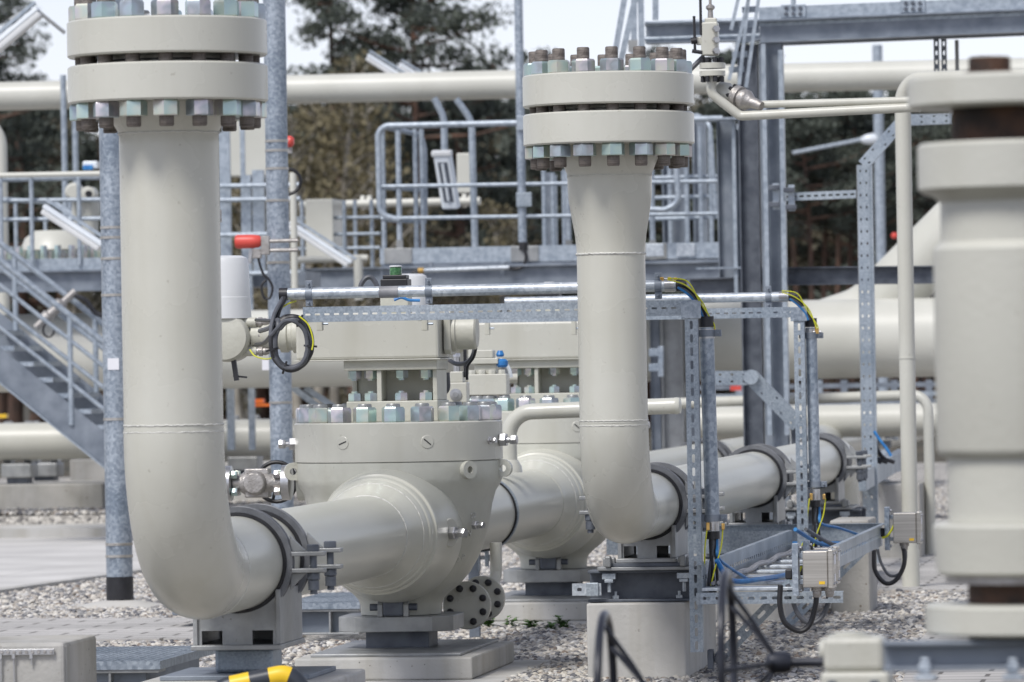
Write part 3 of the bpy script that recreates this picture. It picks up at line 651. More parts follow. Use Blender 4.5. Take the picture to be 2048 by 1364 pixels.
def support(c, r_, za, zb, hw, hl, label, group, foot, ys=(-0.19, 0.19), rings=True, short=0.0):
    t_ = thing('pipe_support', label, 'pipe support', (c.x, c.y, 0), -A, group)
    with local():
        for y in ys: clamp_ring(t_, y, r_, za)
        # saddle
        for sy in (-1, 1):
            hz = za - zb
            arc = []
            ro = r_ + 0.03
            a_max = math.asin(min(0.97, hw / ro))
            for i in range(13):
                a = a_max - 2 * a_max * i / 12; arc.append((ro * sin(a), hz - ro * cos(a)))
            out = [(-hw, 0), (-hw * 0.86, 0), (-hw * 0.86, 0.05), (-hw * 0.36, 0.05), (-hw * 0.36, 0), (hw * 0.36, 0), (hw * 0.36, 0.05), (hw * 0.86, 0.05), (hw * 0.86, 0), (hw, 0)] + arc
            part('web_plate', B().prism(out, (0, sy * (hl - 0.02) - 0.006, zb + 0.018), (1, 0, 0), (0, 0, 1), (0, 0.012, 0)), 'steel_grey', t_, sm=False, lc=True)
            b2 = B().lathe((-hw * 0.62, sy * (hl - 0.02) - sy * 0.0065, zb + 0.10), (0, -1, 0), [(0.007, 0), (0.007, 0.0015)], 12)
        sp = B()
        for sx in (-1, 1):
            zt_ = za - sqrt(max(0.0001, (r_ + 0.034) ** 2 - hw ** 2)) + 0.04
            sp.bb(sx * hw - 0.008, sx * hw + 0.008, -hl, hl, zb + 0.0185, zt_)
        part('side_plate', sp, 'steel_grey', t_, bev=0.002, sm=False, lc=True)
        part('saddle_plate', B().bb(-hw - 0.012, hw + 0.012, -hl - 0.03, hl + 0.03, zb, zb + 0.018), 'steel_grey', t_, bev=0.003, sm=False, lc=True)
        foot(t_, zb)
    return t_
def foot_post(t_, zb):
    part('post', B().bb(-0.105, 0.105, -0.105, 0.105, 0.182, zb - 0.0005), 'galv_strut', t_, bev=0.012, sm=False, lc=True)
    part('base_plate', B().bb(-0.27, 0.27, -0.30, 0.30, 0.165, 0.182), 'steel_blue', t_, bev=0.003, sm=False, lc=True)
    part('concrete_block', B().bb(-0.34, 0.36, -0.40, 0.42, -0.12, 0.1645), 'concrete_light', t_, bev=0.01, sm=False, lc=True)
def foot_beam(x0, x1, zbeam0, ytop, pier=True, px0=None, px1=None):
    def f(t_, zb):
        part('slide_plate', B().bb(-0.145, 0.145, -0.30, 0.30, zb - 0.016, zb - 0.001), 'steel_dark', t_, bev=0.002, sm=False, lc=True)
        part('support_plate', B().bb(-0.20, 0.20, -0.32, 0.32, zb - 0.030, zb - 0.0165), 'steel_grey', t_, bev=0.002, sm=False, lc=True)
        zt_ = zb - 0.0305; h_ = zt_ - zbeam0
        for sy in (-0.20, 0.20):
            part('cross_beam', B().ibeam((x0, sy, zbeam0 + h_ / 2), (x1, sy, zbeam0 + h_ / 2), h_, 0.16, tf=0.011, tw=0.009), 'steel_dark', t_, bev=0.002, sm=False, lc=True)
        for x in (-0.155, 0.155):
            k = B().bb(x - 0.025, x + 0.025, -0.29, -0.24, zb - 0.014, zb + 0.022).bb(x - 0.012, x + 0.012, -0.33, -0.29, zb - 0.016, zb + 0.03)
            part('guide_block', k, 'steel_grey', t_, bev=0.005, sm=False, lc=True)
            c_ = B().bb(x - 0.028, x + 0.028, -0.30, -0.262, zt_ - 0.036, zt_ - 0.0115).bb(x - 0.018, x + 0.018, -0.302, -0.264, zt_ - 0.05, zt_ - 0.0365); c_.cyl((x, -0.283, zt_ - 0.09), (x, -0.283, zt_ - 0.05), 0.008, n=10)
            part('beam_clamp', c_, 'galv_bright', t_, bev=0.002, sm=False, lc=True)
            a_ = B().cyl((x * 0.85, -0.255, zbeam0 + 0.01), (x * 0.85, -0.255, zbeam0 + 0.042), 0.006, n=10).hexn((x * 0.85, -0.255, zbeam0 + 0.0115), (0, 0, 1), 0.026, 0.014)
            part('anchor_bolt', a_, 'galv_bright', t_, lc=True)
    return f
support(L1(20.72, 0), R1, ZA1, 0.27, 0.150, 0.24, 'grey double clamp saddle on a square post just past the left elbow', 'pipe clamp supports', foot_post)
base_excl(L1(20.72, 0), 0.36, 0.40)
# single thin band between the two valves
t_ = thing('pipe_support', 'single black-lined band with slim steel post between the two ball valves', 'pipe support', L1(27.0, 0), -A, 'pipe clamp supports')
with local():
    rb = part('clamp_ring', B().lathe((0, -0.02, ZA1), (0, 1, 0), [(R1 + 0.004, 0), (R1 + 0.014, 0), (R1 + 0.014, 0.04), (R1 + 0.004, 0.04), (R1 + 0.004, 0)], 72, cap=False), 'galv_strut', t_, lc=True)
    part('liner', B().lathe((0, -0.028, ZA1), (0, 1, 0), [(R1 + 0.001, 0), (R1 + 0.009, 0), (R1 + 0.009, 0.02), (R1 + 0.001, 0.02), (R1 + 0.001, 0)], 72, cap=False), 'rubber', rb, lc=True)
    part('clamp_ear', B().bb(-0.02, -0.005, -0.02, 0.02, ZA1 - R1 - 0.10, ZA1 - R1 - 0.01).bb(0.02, 0.035, -0.02, 0.02, ZA1 - R1 - 0.08, ZA1 - R1 - 0.01), 'galv_strut', t_, bev=0.002, sm=False, lc=True)
    part('clamp_bolt', B().cyl((-0.04, 0, ZA1 - R1 - 0.04), (0.07, 0, ZA1 - R1 - 0.04), 0.008, n=10).hexn((0.035, 0, ZA1 - R1 - 0.04), (1, 0, 0), 0.03, 0.015), 'galv_bright', t_, lc=True)
    part('post', B().bb(-0.06, -0.01, -0.02, 0.02, 0.0, ZA1 - R1 - 0.04), 'steel_blue', t_, bev=0.003, sm=False, lc=True)
ftr = foot_beam(-0.24, 0.22, 0.27, None)
# ================================================================== LINE 2 (right riser)
Y2 = 22.6; X2 = P(1220, 400, Y2).x; ZA2 = 0.684; R2 = 0.1345; RU = 0.1665
def L2(Y, z=0.0): return V((X2, Y2, 0)) + D * ((Y - Y2) / cos(A)) + Z * z
z2 = lambda y: zat(1222, y, Y2)
r2 = thing('pipe_run', 'slimmer cream riser right of centre that narrows below its bolted top', 'pipe', (X2, Y2, 0), -A)
R2E = 0.37
zc2 = ZA2 + R2E
prof = [(R2, z2(846)), (R2, z2(508)), (R2 + 0.001, z2(495)), (R2 + 0.006, z2(470)), (R2 + 0.016, z2(440)), (RU - 0.004, z2(402)), (RU - 0.001, z2(380)), (RU, z2(356)), (RU + 0.001, z2(346)), (0.172, z2(342)), (0.20, z2(305)), (0.20, z2(285))]
part('riser_pipe', B().lathe((0, 0, 0), (0, 0, 1), prof, 96), 'paint', r2, lc=True)
ep = [V((0, 0, z2(846))), V((0, 0, zc2))] + [V((0, R2E - R2E * cos(a), zc2 - R2E * sin(a))) for a in [pi / 2 * i / 24 for i in range(1, 25)]]
part('elbow', B().tube(ep, R2 + 0.0012, 96), 'paint', r2, lc=True)
for yy, hg in ((508, 0.0045), (352, 0.0022), (841, 0.003), (851, 0.0024)):
    part('weld_seam', weld_ring((0, 0, z2(yy)), Z, RU if yy < 400 else R2, hgt=hg), 'weld', r2, lc=True)
flange_pair(r2, (z2(291), z2(227.5), z2(213.5), z2(150)), 0.3365, R2, 0.286, 16, 0.080, 0.050, 0.2, 0.046, 0.040)
LE = (34.3 - Y2) / cos(A)
part('level_pipe', B().cyl((0, R2E, ZA2), (0, LE, ZA2), R2, n=72), 'paint_gloss', r2, lc=True)
fe = [V((0, LE + 0.4 * sin(a), ZA2 - 0.4 + 0.4 * cos(a))) for a in [pi / 2 * i / 16 for i in range(17)]] + [V((0, LE + 0.4, -0.12))]
part('far_elbow', B().tube(fe, R2 + 0.001, 64), 'paint', r2, lc=True)
lab2 = ['double clamp saddle on steel beam and concrete pier just past the right elbow', 'double clamp saddle in the middle of the right level pipe', 'last double clamp saddle before the right pipe turns down']
def pier(c, x0, x1, y0, y1, z1, label, group=None, mat='concrete'):
    q = [c + E * a + D * b_ for a, b_ in ((x0, y0), (x1, y0), (x1, y1), (x0, y1))]
    EXC.append([(p.x, p.y) for p in q])
    return solo('concrete_pier', B().prism([(p.x, p.y) for p in q], (0, 0, -0.16), (1, 0, 0), (0, 1, 0), (0, 0, z1 + 0.16)), mat, label=label, cat='pier', group=group, bev=0.008, sm=False)
labp = ['square pale concrete pier under the first clamp past the right elbow', 'concrete pier under the middle of the right level pipe', 'concrete pier under the far end of the right level pipe']
for i, Y in enumerate((24.0, 29.1, 33.4)):
    support(L2(Y), R2, ZA2, 0.446, 0.112, 0.26, lab2[i], 'pipe clamp supports', foot_beam(-0.245, 0.245, 0.2855, None))
    pier(L2(Y), -0.245, 0.165, -0.34, 1.0, 0.283, labp[i], 'piers of the right pipe', 'concrete_light')
t_ = thing('slotted_bracket', 'short galvanised bracket clipped to left end of the dark beam under right elbow', 'bracket', L2(23.78) - E * 0.245 + Z * 0.34, -A)
with local():
    part('arm', B().slots((-0.06, -0.10, 0), (0.06, -0.10, 0), (0, 0, 1), 0.05, (0, 0.006, 0), 0.06, 0.02, 0.014), 'galv_bright', t_, lc=True, sm=False)
    part('clip', B().bb(0.0, 0.05, -0.115, -0.1005, -0.028, 0.028), 'galv_strut', t_, bev=0.003, lc=True, sm=False)

# supports on the far part of line 1
for i, (Y, lb) in enumerate(((38.0, 'double clamp saddle on the left run seen behind the right pipe'), (53.0, 'farthest double clamp saddle, by the perforated post at right'))):
    support(L1(Y, 0), R1, ZA1, 0.30, 0.14, 0.24, lb, 'pipe clamp supports', foot_post)
# ---------------------------------------------------------------- stainless side valve and others by the near valve
def vl(x, y, z): return p1 + E * x + D * y + Z * z     # valve 1 local -> world
t_ = thing('gate_valve', 'small bare stainless gate valve left of the near ball valve', 'gate valve', vl(-0.60, 0, 0.70), -A)
with local():
    zz = 0.087
    def fl(x, n_, lab):
        f = part('flange', B().lathe((x, -0.02, zz), (1, 0, 0), [(0.060, 0), (0.075, 0.002), (0.075, 0.036), (0.060, 0.040)], 48), 'machined', t_, lc=True)
        for k in range(4):
            a = pi / 4 + k * pi / 2
            part('nut', B().hexn((x - 0.03 if n_ < 0 else x + 0.041, -0.02 + 0.052 * cos(a), zz + 0.052 * sin(a)), (1, 0, 0), 0.032, 0.026), 'zinc_nut', f, lc=True)
    fl(-0.155, 1, ''); fl(0.10, -1, '')
    fl2 = part('flange', B().lathe((-0.20, -0.02, zz), (1, 0, 0), [(0.045, 0), (0.062, 0.01), (0.062, 0.036), (0.045, 0.040)], 48), 'machined', t_, lc=True)
    part('body', B().lathe((-0.115, -0.02, zz), (1, 0, 0), [(0.035, 0), (0.035, 0.03), (0.048, 0.05), (0.05, 0.10), (0.05, 0.15), (0.038, 0.175), (0.036, 0.215)], 32).lathe((-0.01, -0.11, zz), (0, 1, 0), [(0.03, 0), (0.046, 0.002), (0.046, 0.03), (0.052, 0.05), (0.055, 0.12)], 32).bb(-0.06, 0.045, -0.05, 0.03, zz - 0.062, zz + 0.062), 'cast_steel', t_, bev=0.006, lc=True)
    part('stem', B().cyl((-0.01, 0.02, zz), (-0.01, 0.2, zz), 0.012, n=12), 'machined', t_, lc=True)
    whl = B(); pts = [V((0.04 + 0.085 * cos(a), 0.18, zz + 0.085 * sin(a))) for a in [2 * pi * i / 28 for i in range(28)]]
    whl.tube(pts, 0.009, 8, closed=True)
    for a in (0.3, 0.3 + 2.1, 0.3 + 4.2): whl.tube([V((0.04, 0.18, zz)), V((0.04 + 0.085 * cos(a), 0.18, zz + 0.085 * sin(a)))], 0.007, 8)
    part('handwheel', whl, 'rubber', t_, lc=True)
# blind flange pair with black caps
def capped_flange(c, r_, label, nb=8, th=0.045, grp='capped flanges by the drain pipe'):
    t_ = thing('blind_flange', label, 'flange', c, -A, grp)
    with local():
        ax = V((0.05, -1, 0.08)).normalized()
        part('disc', B().lathe((0, 0, 0), ax, [(r_ * 0.95, 0), (r_, 0.003), (r_, th - 0.004), (r_ - 0.004, th), (r_ * 0.3, th)], 56), 'paint', t_, lc=True)
        u = ax.cross(Z).normalized(); w_ = ax.cross(u)
        for k in range(nb):
            a = 2 * pi * (k + 0.5) / nb; q = (u * cos(a) + w_ * sin(a)) * r_ * 0.74 + ax * th
            part('bolt_cap', B().lathe(q, ax, [(0.0155, 0), (0.0155, 0.014), (0.013, 0.024), (0.006, 0.028)], 14), 'rubber', t_, lc=True)
    return t_
cf = P(935, 1211, 24.9); capped_flange(cf, m(48, 24.9), 'round blind flange with black bolt caps low at right of near ball valve')
cf2 = P(966, 1197, 25.4); capped_flange(cf2, m(45, 25.4), 'second capped flange tucked behind the round blind flange')
dp_ = B().tube(fillet([P(992, 1085, 25.9), P(992, 1150, 25.9), P(975, 1200, 25.8), P(962, 1203, 25.45)], 0.05), m(12, 25.9), 20)
solo('drain_pipe', dp_, 'paint', label='short cream drain pipe dropping to the capped flanges', cat='pipe')
# bypass pipe
by = thing('bypass_pipe', 'thin cream bypass pipe rising between the two ball valves and running right', 'pipe', L1(27.9, 0), 0)
pb = fillet([P(1019, 935, 27.4), P(1016, 825, 27.4), P(1360, 811, 27.2)], 0.12, 12)
part('pipe', B().tube(pb, m(16, 27.4), 28), 'paint', by)
part('cap', B().lathe(P(1350, 811.5, 27.2), E, [(m(17, 27.2), 0), (m(17, 27.2), 0.012), (m(15, 27.2), 0.022), (m(8, 27.2), 0.03)], 28), 'paint', by)
part('branch_collar', B().lathe(P(1019.5, 945, 27.4), Z, [(m(26, 27.4), 0), (m(24, 27.4), 0.03), (m(17, 27.4), 0.06)], 28), 'paint', by)

# ================================================================== CONDUIT FRAMES
def strut(b_, p0, p1, face_w, w_=0.05, d_=0.04, pitch=0.05, sl=0.028, sw=0.012, rows=1, nrm=None):
    """U profile: slotted face, two solid legs going back"""
    p0, p1 = V(p0), V(p1); fw = V(face_w).normalized(); d = (p1 - p0).normalized()
    nrm = nrm or d.cross(fw)
    if nrm.y < 0: nrm = -nrm
    b_.slots(p0, p1, fw, w_, nrm * 0.0025, pitch, sl, sw, rows)
    for s_ in (-1, 1):
        c0 = p0 + fw * (s_ * (w_ / 2 - 0.0012)) + nrm * (0.003 + d_ / 2); c1 = p1 + fw * (s_ * (w_ / 2 - 0.0012)) + nrm * (0.003 + d_ / 2)
        b_.box((c0 + c1) / 2, (p1 - p0) / 2, fw * 0.0012, nrm * (d_ / 2))
    return b_
def conduit_frame(Yp, xl, xr, ytop, ybot, label, grp, w_):
    t_ = thing('conduit_gantry', label, 'bracket', P(xr, ybot, Yp), 0, grp)
    pl = P(xl, ytop + (xr - xl) * 0.018, Yp); k = (xr - xl) * Yp / F * math.tan(A)
    pl = P(xl, ytop + (xr - xl) * 0.021, Yp + k); pr = P(xr + 8, ytop, Yp)
    pr = pl + E * (pr - pl).length
    b_ = strut(B(), pl, pr, Z, w_, 0.04, 0.04, 0.022, 0.008)
    part('rail', b_, 'galv_strut', t_, sm=False)
    top = V((pr.x - 0.03, pr.y - 0.05, pr.z + 0.01)); bot = V((top.x, top.y, P(xr, ybot, Yp).z))
    part('post', strut(B(), bot, top, E, 0.052, 0.042, 0.055, 0.034, 0.012), 'galv_strut', t_, sm=False)
    part('bracket', B().box(top + E * 0.0 - D * 0.004 + Z * (-0.02), 0.04, 0.003, 0.035), 'galv', t_, sm=False, bev=0.002)
    return t_, pl, pr, top, bot
f1, pl1, pr1, top1, bot1 = conduit_frame(23.3, 606, 1388, 613, 1303, 'near slotted strut frame over the near valve, its post standing at the pier', 'slotted strut frames carrying conduit', 0.062)
f2, pl2, pr2, top2, bot2 = conduit_frame(27.7, 952, 1601, 622, 1100, 'farther slotted strut frame reaching over the farther valve', 'slotted strut frames carrying conduit', 0.05)
# hooks holding the frame to the gear box
for i, px in enumerate((640, 850)):
    c = P(px, 642, 24.0)
    t_ = thing('beam_hook', 'small steel hook clamp under the slotted rail, %s end of near gearbox' % ('left' if i == 0 else 'right'), 'clamp', c, -A, 'hook clamps under the rails')
    with local():
        part('jaw', B().bb(-0.012, 0.012, -0.02, 0.02, -0.04, 0.03).bb(-0.03, -0.0125, -0.015, 0.015, 0.0, 0.03), 'paint_matt', t_, bev=0.003, sm=False, lc=True)
        part('screw', B().cyl((-0.0, -0.005, -0.012), (0.035, -0.005, -0.012), 0.005, n=8), 'galv', t_, lc=True)
for i, px in enumerate((975, 1148)):
    c = P(px, 652, 29.4)
    t_ = thing('beam_hook', 'small steel hook clamp on the farther gearbox, %s one' % ('left' if i == 0 else 'right'), 'clamp', c, -A, 'hook clamps under the rails')
    with local():
        part('jaw', B().bb(-0.012, 0.012, -0.02, 0.02, -0.045, 0.03), 'paint_matt', t_, bev=0.003, sm=False, lc=True)
        part('screw', B().cyl((-0.0, -0.005, -0.012), (0.035, -0.005, -0.012), 0.005, n=8), 'galv', t_, lc=True)
def conduit(label, p0, p1, r_, bands, grp='galvanised conduits with clips', sleeves=True):
    t_ = thing('conduit', label, 'conduit', (p0 if p0.z < p1.z else p1), 0, grp)
    d = (p1 - p0).normalized()
    part('tube', B().cyl(p0, p1, r_, n=28), 'galv_bright' if abs(d.z) < 0.5 else 'galv', t_)
    if sleeves:
        part('end_sleeve', B().cyl(p1 + d * 0.002 - d * 0.0, p1 + d * 0.045, r_ * 1.06, n=28), 'rubber', t_)
        part('strap', B().cyl(p1 - d * 0.045, p1 - d * 0.006, r_ * 1.09, n=28), 'machined', t_)
    for f_ in bands:
        c = p0 + (p1 - p0) * f_
        cb = part('pipe_clip', B().cyl(c - d * 0.014, c + d * 0.014, r_ * 1.16, n=28), 'steel_blue', t_)
        sd_ = E if abs(d.z) > 0.5 else Z
        for s_ in (-1, 1):
            kb = B(); kb.box(c + sd_ * s_ * (r_ * 1.16 + 0.012), d * 0.014, sd_ * 0.014, d.cross(sd_) * 0.010)
            kb.cyl(c + sd_ * s_ * (r_ * 1.16 + 0.012) - d * 0.0 + D * -0.03, c + sd_ * s_ * (r_ * 1.16 + 0.012) + D * 0.02, 0.005, n=8)
            part('clip_ear', kb, 'steel_blue', cb, sm=False, bev=0.002)
    return t_
rc = m(11.5, 23.5)
ca = P(576, 588, 23.62); cb_ = P(1352, 571, 23.42)
c1 = conduit('long level conduit over the near gearbox, sleeved in black at both ends', ca, cb_, rc, (0.055, 0.365, 0.955))
part('end_sleeve', B().cyl(ca - E * 0.035, ca - E * 0.001, rc * 1.1, n=28), 'rubber', c1)
part('joint_tape', B().cyl(P(759, 584.5, 23.57), P(797, 583.6, 23.56), rc * 1.04, n=28), 'cable_mid', c1)
c2 = conduit('farther level conduit ending right above the farther post', P(1010, 604, 27.9), P(1577, 593, 27.75), m(9.5, 27.8), (0.93,))
c3 = conduit('near upright conduit beside the slotted post at the pier', P(1425, 1036, 23.32), P(1413, 655, 23.32), m(14.5, 23.3), (0.0, 0.97))
c4 = conduit('farther upright conduit beside the farther slotted post', P(1630, 975, 27.7), P(1622, 655, 27.7), m(11.5, 27.7), (0.02, 0.95))
part('bottom_strap', B().cyl(P(1425.5, 1062, 23.32), P(1425, 1038, 23.32), m(13, 23.3), n=24), 'machined', c3)
part('bottom_sleeve', B().cyl(P(1426, 1078, 23.32), P(1425.5, 1063, 23.32), m(14, 23.3), n=24), 'rubber', c3)
part('bottom_strap', B().cyl(P(1630.5, 1000, 27.7), P(1630, 978, 27.7), m(10, 27.7), n=24), 'machined', c4)
part('bottom_sleeve', B().cyl(P(1631, 1014, 27.7), P(1630.5, 1001, 27.7), m(11, 27.7), n=24), 'rubber', c4)

# ================================================================== CABLES
def cable(pts, r_, mat, label=None, cat='cable', grp=None, name='cable', parent=None, k=8, n=8):
    b_ = B().tube(spline(pts, k), r_, n)
    if parent is not None: return part(name, b_, mat, parent)
    return solo(name, b_, mat, label=label, cat=cat, group=grp)
def PL(lst, Y): return [P(q[0], q[1], q[2] if len(q) > 2 else Y) for q in lst]
# loop coil by the actuator
def coil(cx, cy, rx, ry, Y, turns, mat, r_, label, start, end, grp, jit=3):
    pts = list(start)
    N = 14
    for i in range(int(turns * N)):
        a = -pi * 0.75 + 2 * pi * i / N
        pts.append((cx + (rx + random.uniform(-jit, jit)) * cos(a), cy + (ry + random.uniform(-jit, jit)) * sin(a), Y + 0.012 * (i // N) + random.uniform(-0.006, 0.006)))
    pts += list(end)
    return cable(PL(pts, Y), r_, mat, label, 'cable', grp, k=5)
coil(583, 686, 40, 53, 23.5, 2.4, 'rubber', m(5.5, 23.5), 'black cable coiled at the left end of the near gearbox', [(570, 596, 23.6), (557, 622, 23.55), (550, 655, 23.5)], [], 'cables coiled by the near actuator', 1.8)
coil(583, 689, 35, 47, 23.45, 1.1, 'cable_grey', m(5, 23.5), 'grey cable coiled inside the black coil', [(520, 662, 24.2), (540, 655, 23.8), (555, 640, 23.5)], [], 'cables coiled by the near actuator')
coil(580, 690, 36, 49, 23.42, 0.9, 'cable_grey', m(4.2, 23.5), 'thin dark cable hanging in the coil front', [(566, 596, 23.6), (548, 630, 23.5), (541, 670, 23.45)], [], 'cables coiled by the near actuator')
t_ = thing('cable_tie', 'black plastic ties round the coiled cables', 'cable tie', P(582, 740, 23.4), 0)
for a in (-1.1, 0.1, 1.9, 2.9):
    q = P(582 + 39 * cos(a), 687 + 51 * sin(a), 23.44); u_ = V((sin(a), 0, cos(a)))
    part('tie', B().lathe(q - u_ * 0.004, u_, [(0.028, 0), (0.028, 0.008)], 14), 'rubber', t_)
cable(PL([(512, 640, 24.35), (530, 641, 24.0), (552, 640, 23.6), (575, 632, 23.5)], 24), m(3.4, 24), 'rubber', 'upper black cable from the actuator gland to the coil', grp='cables from the near actuator')
cable(PL([(512, 690, 24.35), (528, 686, 24.0), (541, 672, 23.6), (552, 650, 23.5)], 24), m(4.5, 24), 'rubber', 'lower black cable from the actuator gland to the coil', grp='cables from the near actuator')
cable(PL([(570, 688, 24.0), (500, 700, 24.3), (510, 712, 24.2), (530, 718, 24.0), (545, 716, 23.8)][1:], 24), m(1.6, 24), 'earth_wire', 'green and yellow earth wire drooping under the actuator glands', grp='earth wires')
cable(PL([(552, 640, 23.6), (560, 620, 23.6), (575, 608, 23.6), (592, 602, 23.65)], 24), m(1.6, 24), 'earth_wire', 'green and yellow earth wire under the conduit at its left end', grp='earth wires')
cable(PL([(598, 632, 23.4), (617, 650, 23.4), (626, 680, 23.4), (624, 700, 23.4)], 24), m(1.5, 24), 'earth_wire', 'thin green earth wire following the right side of the coil', grp='earth wires')
# cables bridging from the level to the upright conduits
def bridge(x0, y0, x1, y1, Y, sc, lab):
    dx, dy = x1 - x0, y1 - y0
    for i, (mat, rr, o1, o2) in enumerate((('rubber', 4.6, 0, 0), ('cable_grey', 4.0, 5, -4), ('rubber', 3.0, -4, 4), ('cable_blue', 2.4, 9, -9))):
        pts = [(x0, y0 + o1 * 0.4), (x0 + dx * 0.35, y0 + dy * 0.12 + o1), (x0 + dx * 0.72, y0 + dy * 0.48 + o1), (x1 + o2 * 0.6, y1)]
        cable(PL(pts, Y - 0.004 * i), m(rr * sc, Y), mat, '%s cable of those arching over to the %s upright conduit' % (('thick black', 'grey', 'thin black', 'blue')[i], lab), grp='cables arching between the conduits')
    for i, (a, b_) in enumerate(((6, 10), (-2, 14))):
        pts = [(x0 - dx * 0.35, y0 - 12 * sc - i * 3), (x0 + dx * 0.3 + i * 3, y0 - 6 * sc + a), (x0 + dx * 0.8 + a * 0.6, y0 + dy * 0.5), (x1 + b_ * sc, y1 + 8), (x1 + (b_ + 4) * sc, y1 + 22 * sc)]
        cable(PL(pts, Y - 0.04), m(1.4 * sc, Y), 'earth_wire', '%s green and yellow wire over the cables to the %s upright conduit' % (('outer', 'inner')[i], lab), grp='earth wires')
    lug = thing('earth_lug', 'small brass earth lugs beside the top of the %s upright conduit' % lab, 'lug', P(x1 + 16 * sc, y1 + 26 * sc, Y - 0.03), -A, 'brass earth lugs')
    with local():
        part('lug_body', B().bb(-0.007, 0.007, -0.007, 0.007, -0.016, 0.012).bb(-0.012, -0.0071, -0.006, 0.006, -0.008, 0.022), 'brass', lug, bev=0.002, sm=False, lc=True)
        part('lug_screw', B().cyl((-0.022, 0, -0.006), (0.02, 0, -0.006), 0.004, n=8), 'machined', lug, lc=True)
bridge(1355, 571, 1412, 636, 23.35, 1.0, 'near'); bridge(1579, 594, 1622, 640, 27.65, 0.8, 'farther')
t_ = thing('earth_lug', 'row of small brass and steel earth terminals above right end of near conduit', 'lug', P(1335, 560, 23.42), -A, 'brass earth lugs')
with local():
    part('lug_body', B().bb(-0.03, -0.015, -0.007, 0.007, -0.006, 0.012).bb(0.0, 0.015, -0.007, 0.007, -0.006, 0.012).bb(0.025, 0.04, -0.007, 0.007, -0.006, 0.01), 'brass', t_, bev=0.002, sm=False, lc=True)
    part('lug_screw', B().cyl((-0.045, 0, 0.004), (0.05, 0, 0.004), 0.004, n=8), 'machined', t_, lc=True)
def drop(x, y0, Y, sc, lab, turn):
    for i, (mat, rr, ox, xs) in enumerate((('rubber', 4.2, -4, (-6, 2)), ('cable_grey', 3.8, 0, (-14, -8)), ('rubber', 3.2, 5, (4, 18)), ('cable_blue', 3.4, 8, turn))):
        end = [(x + xs[0] + 6, y0 + 90 * sc), (x + xs[1] + 6, y0 + 128 * sc, Y + 0.15)] if mat != 'cable_blue' else [(x + 12, y0 + 42 * sc), (x + turn[0], y0 + turn[1], Y + 0.25), (x + turn[0] * 1.9, y0 + turn[1] * 1.35, Y + 0.6)]
        cable(PL([(x + ox, y0, Y)] + [(x + ox, y0 + 18 * sc, Y)] + end, Y), m(rr * sc, Y), mat, '%s cable dropping from the %s upright conduit into the tray' % (('thick black', 'grey', 'thin black', 'blue')[i], lab), grp='cables dropping into the tray')
    for i, ox in enumerate((-12, 20)):
        cable(PL([(x + ox, y0 - 18 * sc), (x + ox - 4, y0 + 20 * sc), (x + ox - 6 - i * 10, y0 + 62 * sc), (x + ox - 16 - 8 * i, y0 + 96 * sc)], Y - 0.05), m(1.5 * sc, Y), 'earth_wire', '%s green and yellow wire hanging below the %s upright conduit' % (('left', 'right')[i], lab), grp='earth wires')
    lug = thing('earth_lug', 'brass earth lugs at the foot of the %s upright conduit' % lab, 'lug', P(x - 10 * sc, y0 - 22 * sc, Y - 0.05), -A, 'brass earth lugs')
    with local():
        part('lug_body', B().bb(-0.007, 0.007, -0.007, 0.007, -0.016, 0.016).bb(0.055, 0.068, -0.007, 0.007, -0.014, 0.012), 'brass', lug, bev=0.002, sm=False, lc=True)
drop(1426, 1075, 23.32, 1.0, 'near', (42, 66)); drop(1631, 1012, 27.7, 0.84, 'farther', (48, 44))

# ================================================================== CABLE TRAY
tz = zat(1420, 1180, 23.2)
T0 = P(1404, 1182, 23.15)
tw_ = 0.37; tl = 5.6; rh = 0.105
tr = thing('cable_tray', 'galvanised ladder cable tray running back beside the right pipe with blue cable on it', 'cable tray', T0, -A)
with local():
    for nm, x in (('left', 0.0), ('right', tw_)):
        s0, s1 = (0.0, 4.6) if x == 0 else (1.0, 5.6)
        b_ = B().slots((x, s0, rh / 2), (x, s1, rh / 2), (0, 0, 1), rh, (0.002, 0, 0), 0.11, 0.05, 0.016)
        sg = 1 if x == 0 else -1
        b_.bb(min(x, x - sg * 0.022), max(x, x - sg * 0.022), s0, s1, rh + 0.0002, rh + 0.0035); b_.bb(min(x, x + sg * 0.022), max(x, x + sg * 0.022), s0, s1, -0.0035, -0.0002)
        part('side_rail', b_, 'galv_strut', tr, sm=False, lc=True)
    for i in range(9):
        y = 0.06 + i * 0.62
        part('rung', B().bb(0.0025, tw_ - 0.0005, y - 0.09, y + 0.09, 0.0, 0.013), 'galv_bright', tr, sm=False, lc=True, bev=0.002)
    part('cross_rail', B().bb(-0.9, tw_, 5.62, 5.623, 0, rh).bb(-0.9, tw_, 5.60, 5.6195, rh, rh + 0.0035), 'galv_strut', tr, sm=False, lc=True)
    part('cross_rail', B().bb(-0.9, 0, 4.6, 4.603, 0, rh), 'galv_strut', tr, sm=False, lc=True)
    for k in range(4):
        part('rung', B().bb(-0.75 + k * 0.3, -0.72 + k * 0.3, 4.605, 5.615, 0.0, 0.016), 'galv_bright', tr, sm=False, lc=True, bev=0.002)
    part('front_arm', B().slots((-0.02, -0.035, -0.03), (tw_ + 0.20, -0.035, -0.03), (0, 0, 1), 0.045, (0, 0.003, 0), 0.05, 0.03, 0.012).bb(-0.02, tw_ + 0.2, -0.0315, 0.01, -0.009, -0.0065), 'galv_strut', tr, sm=False, lc=True)
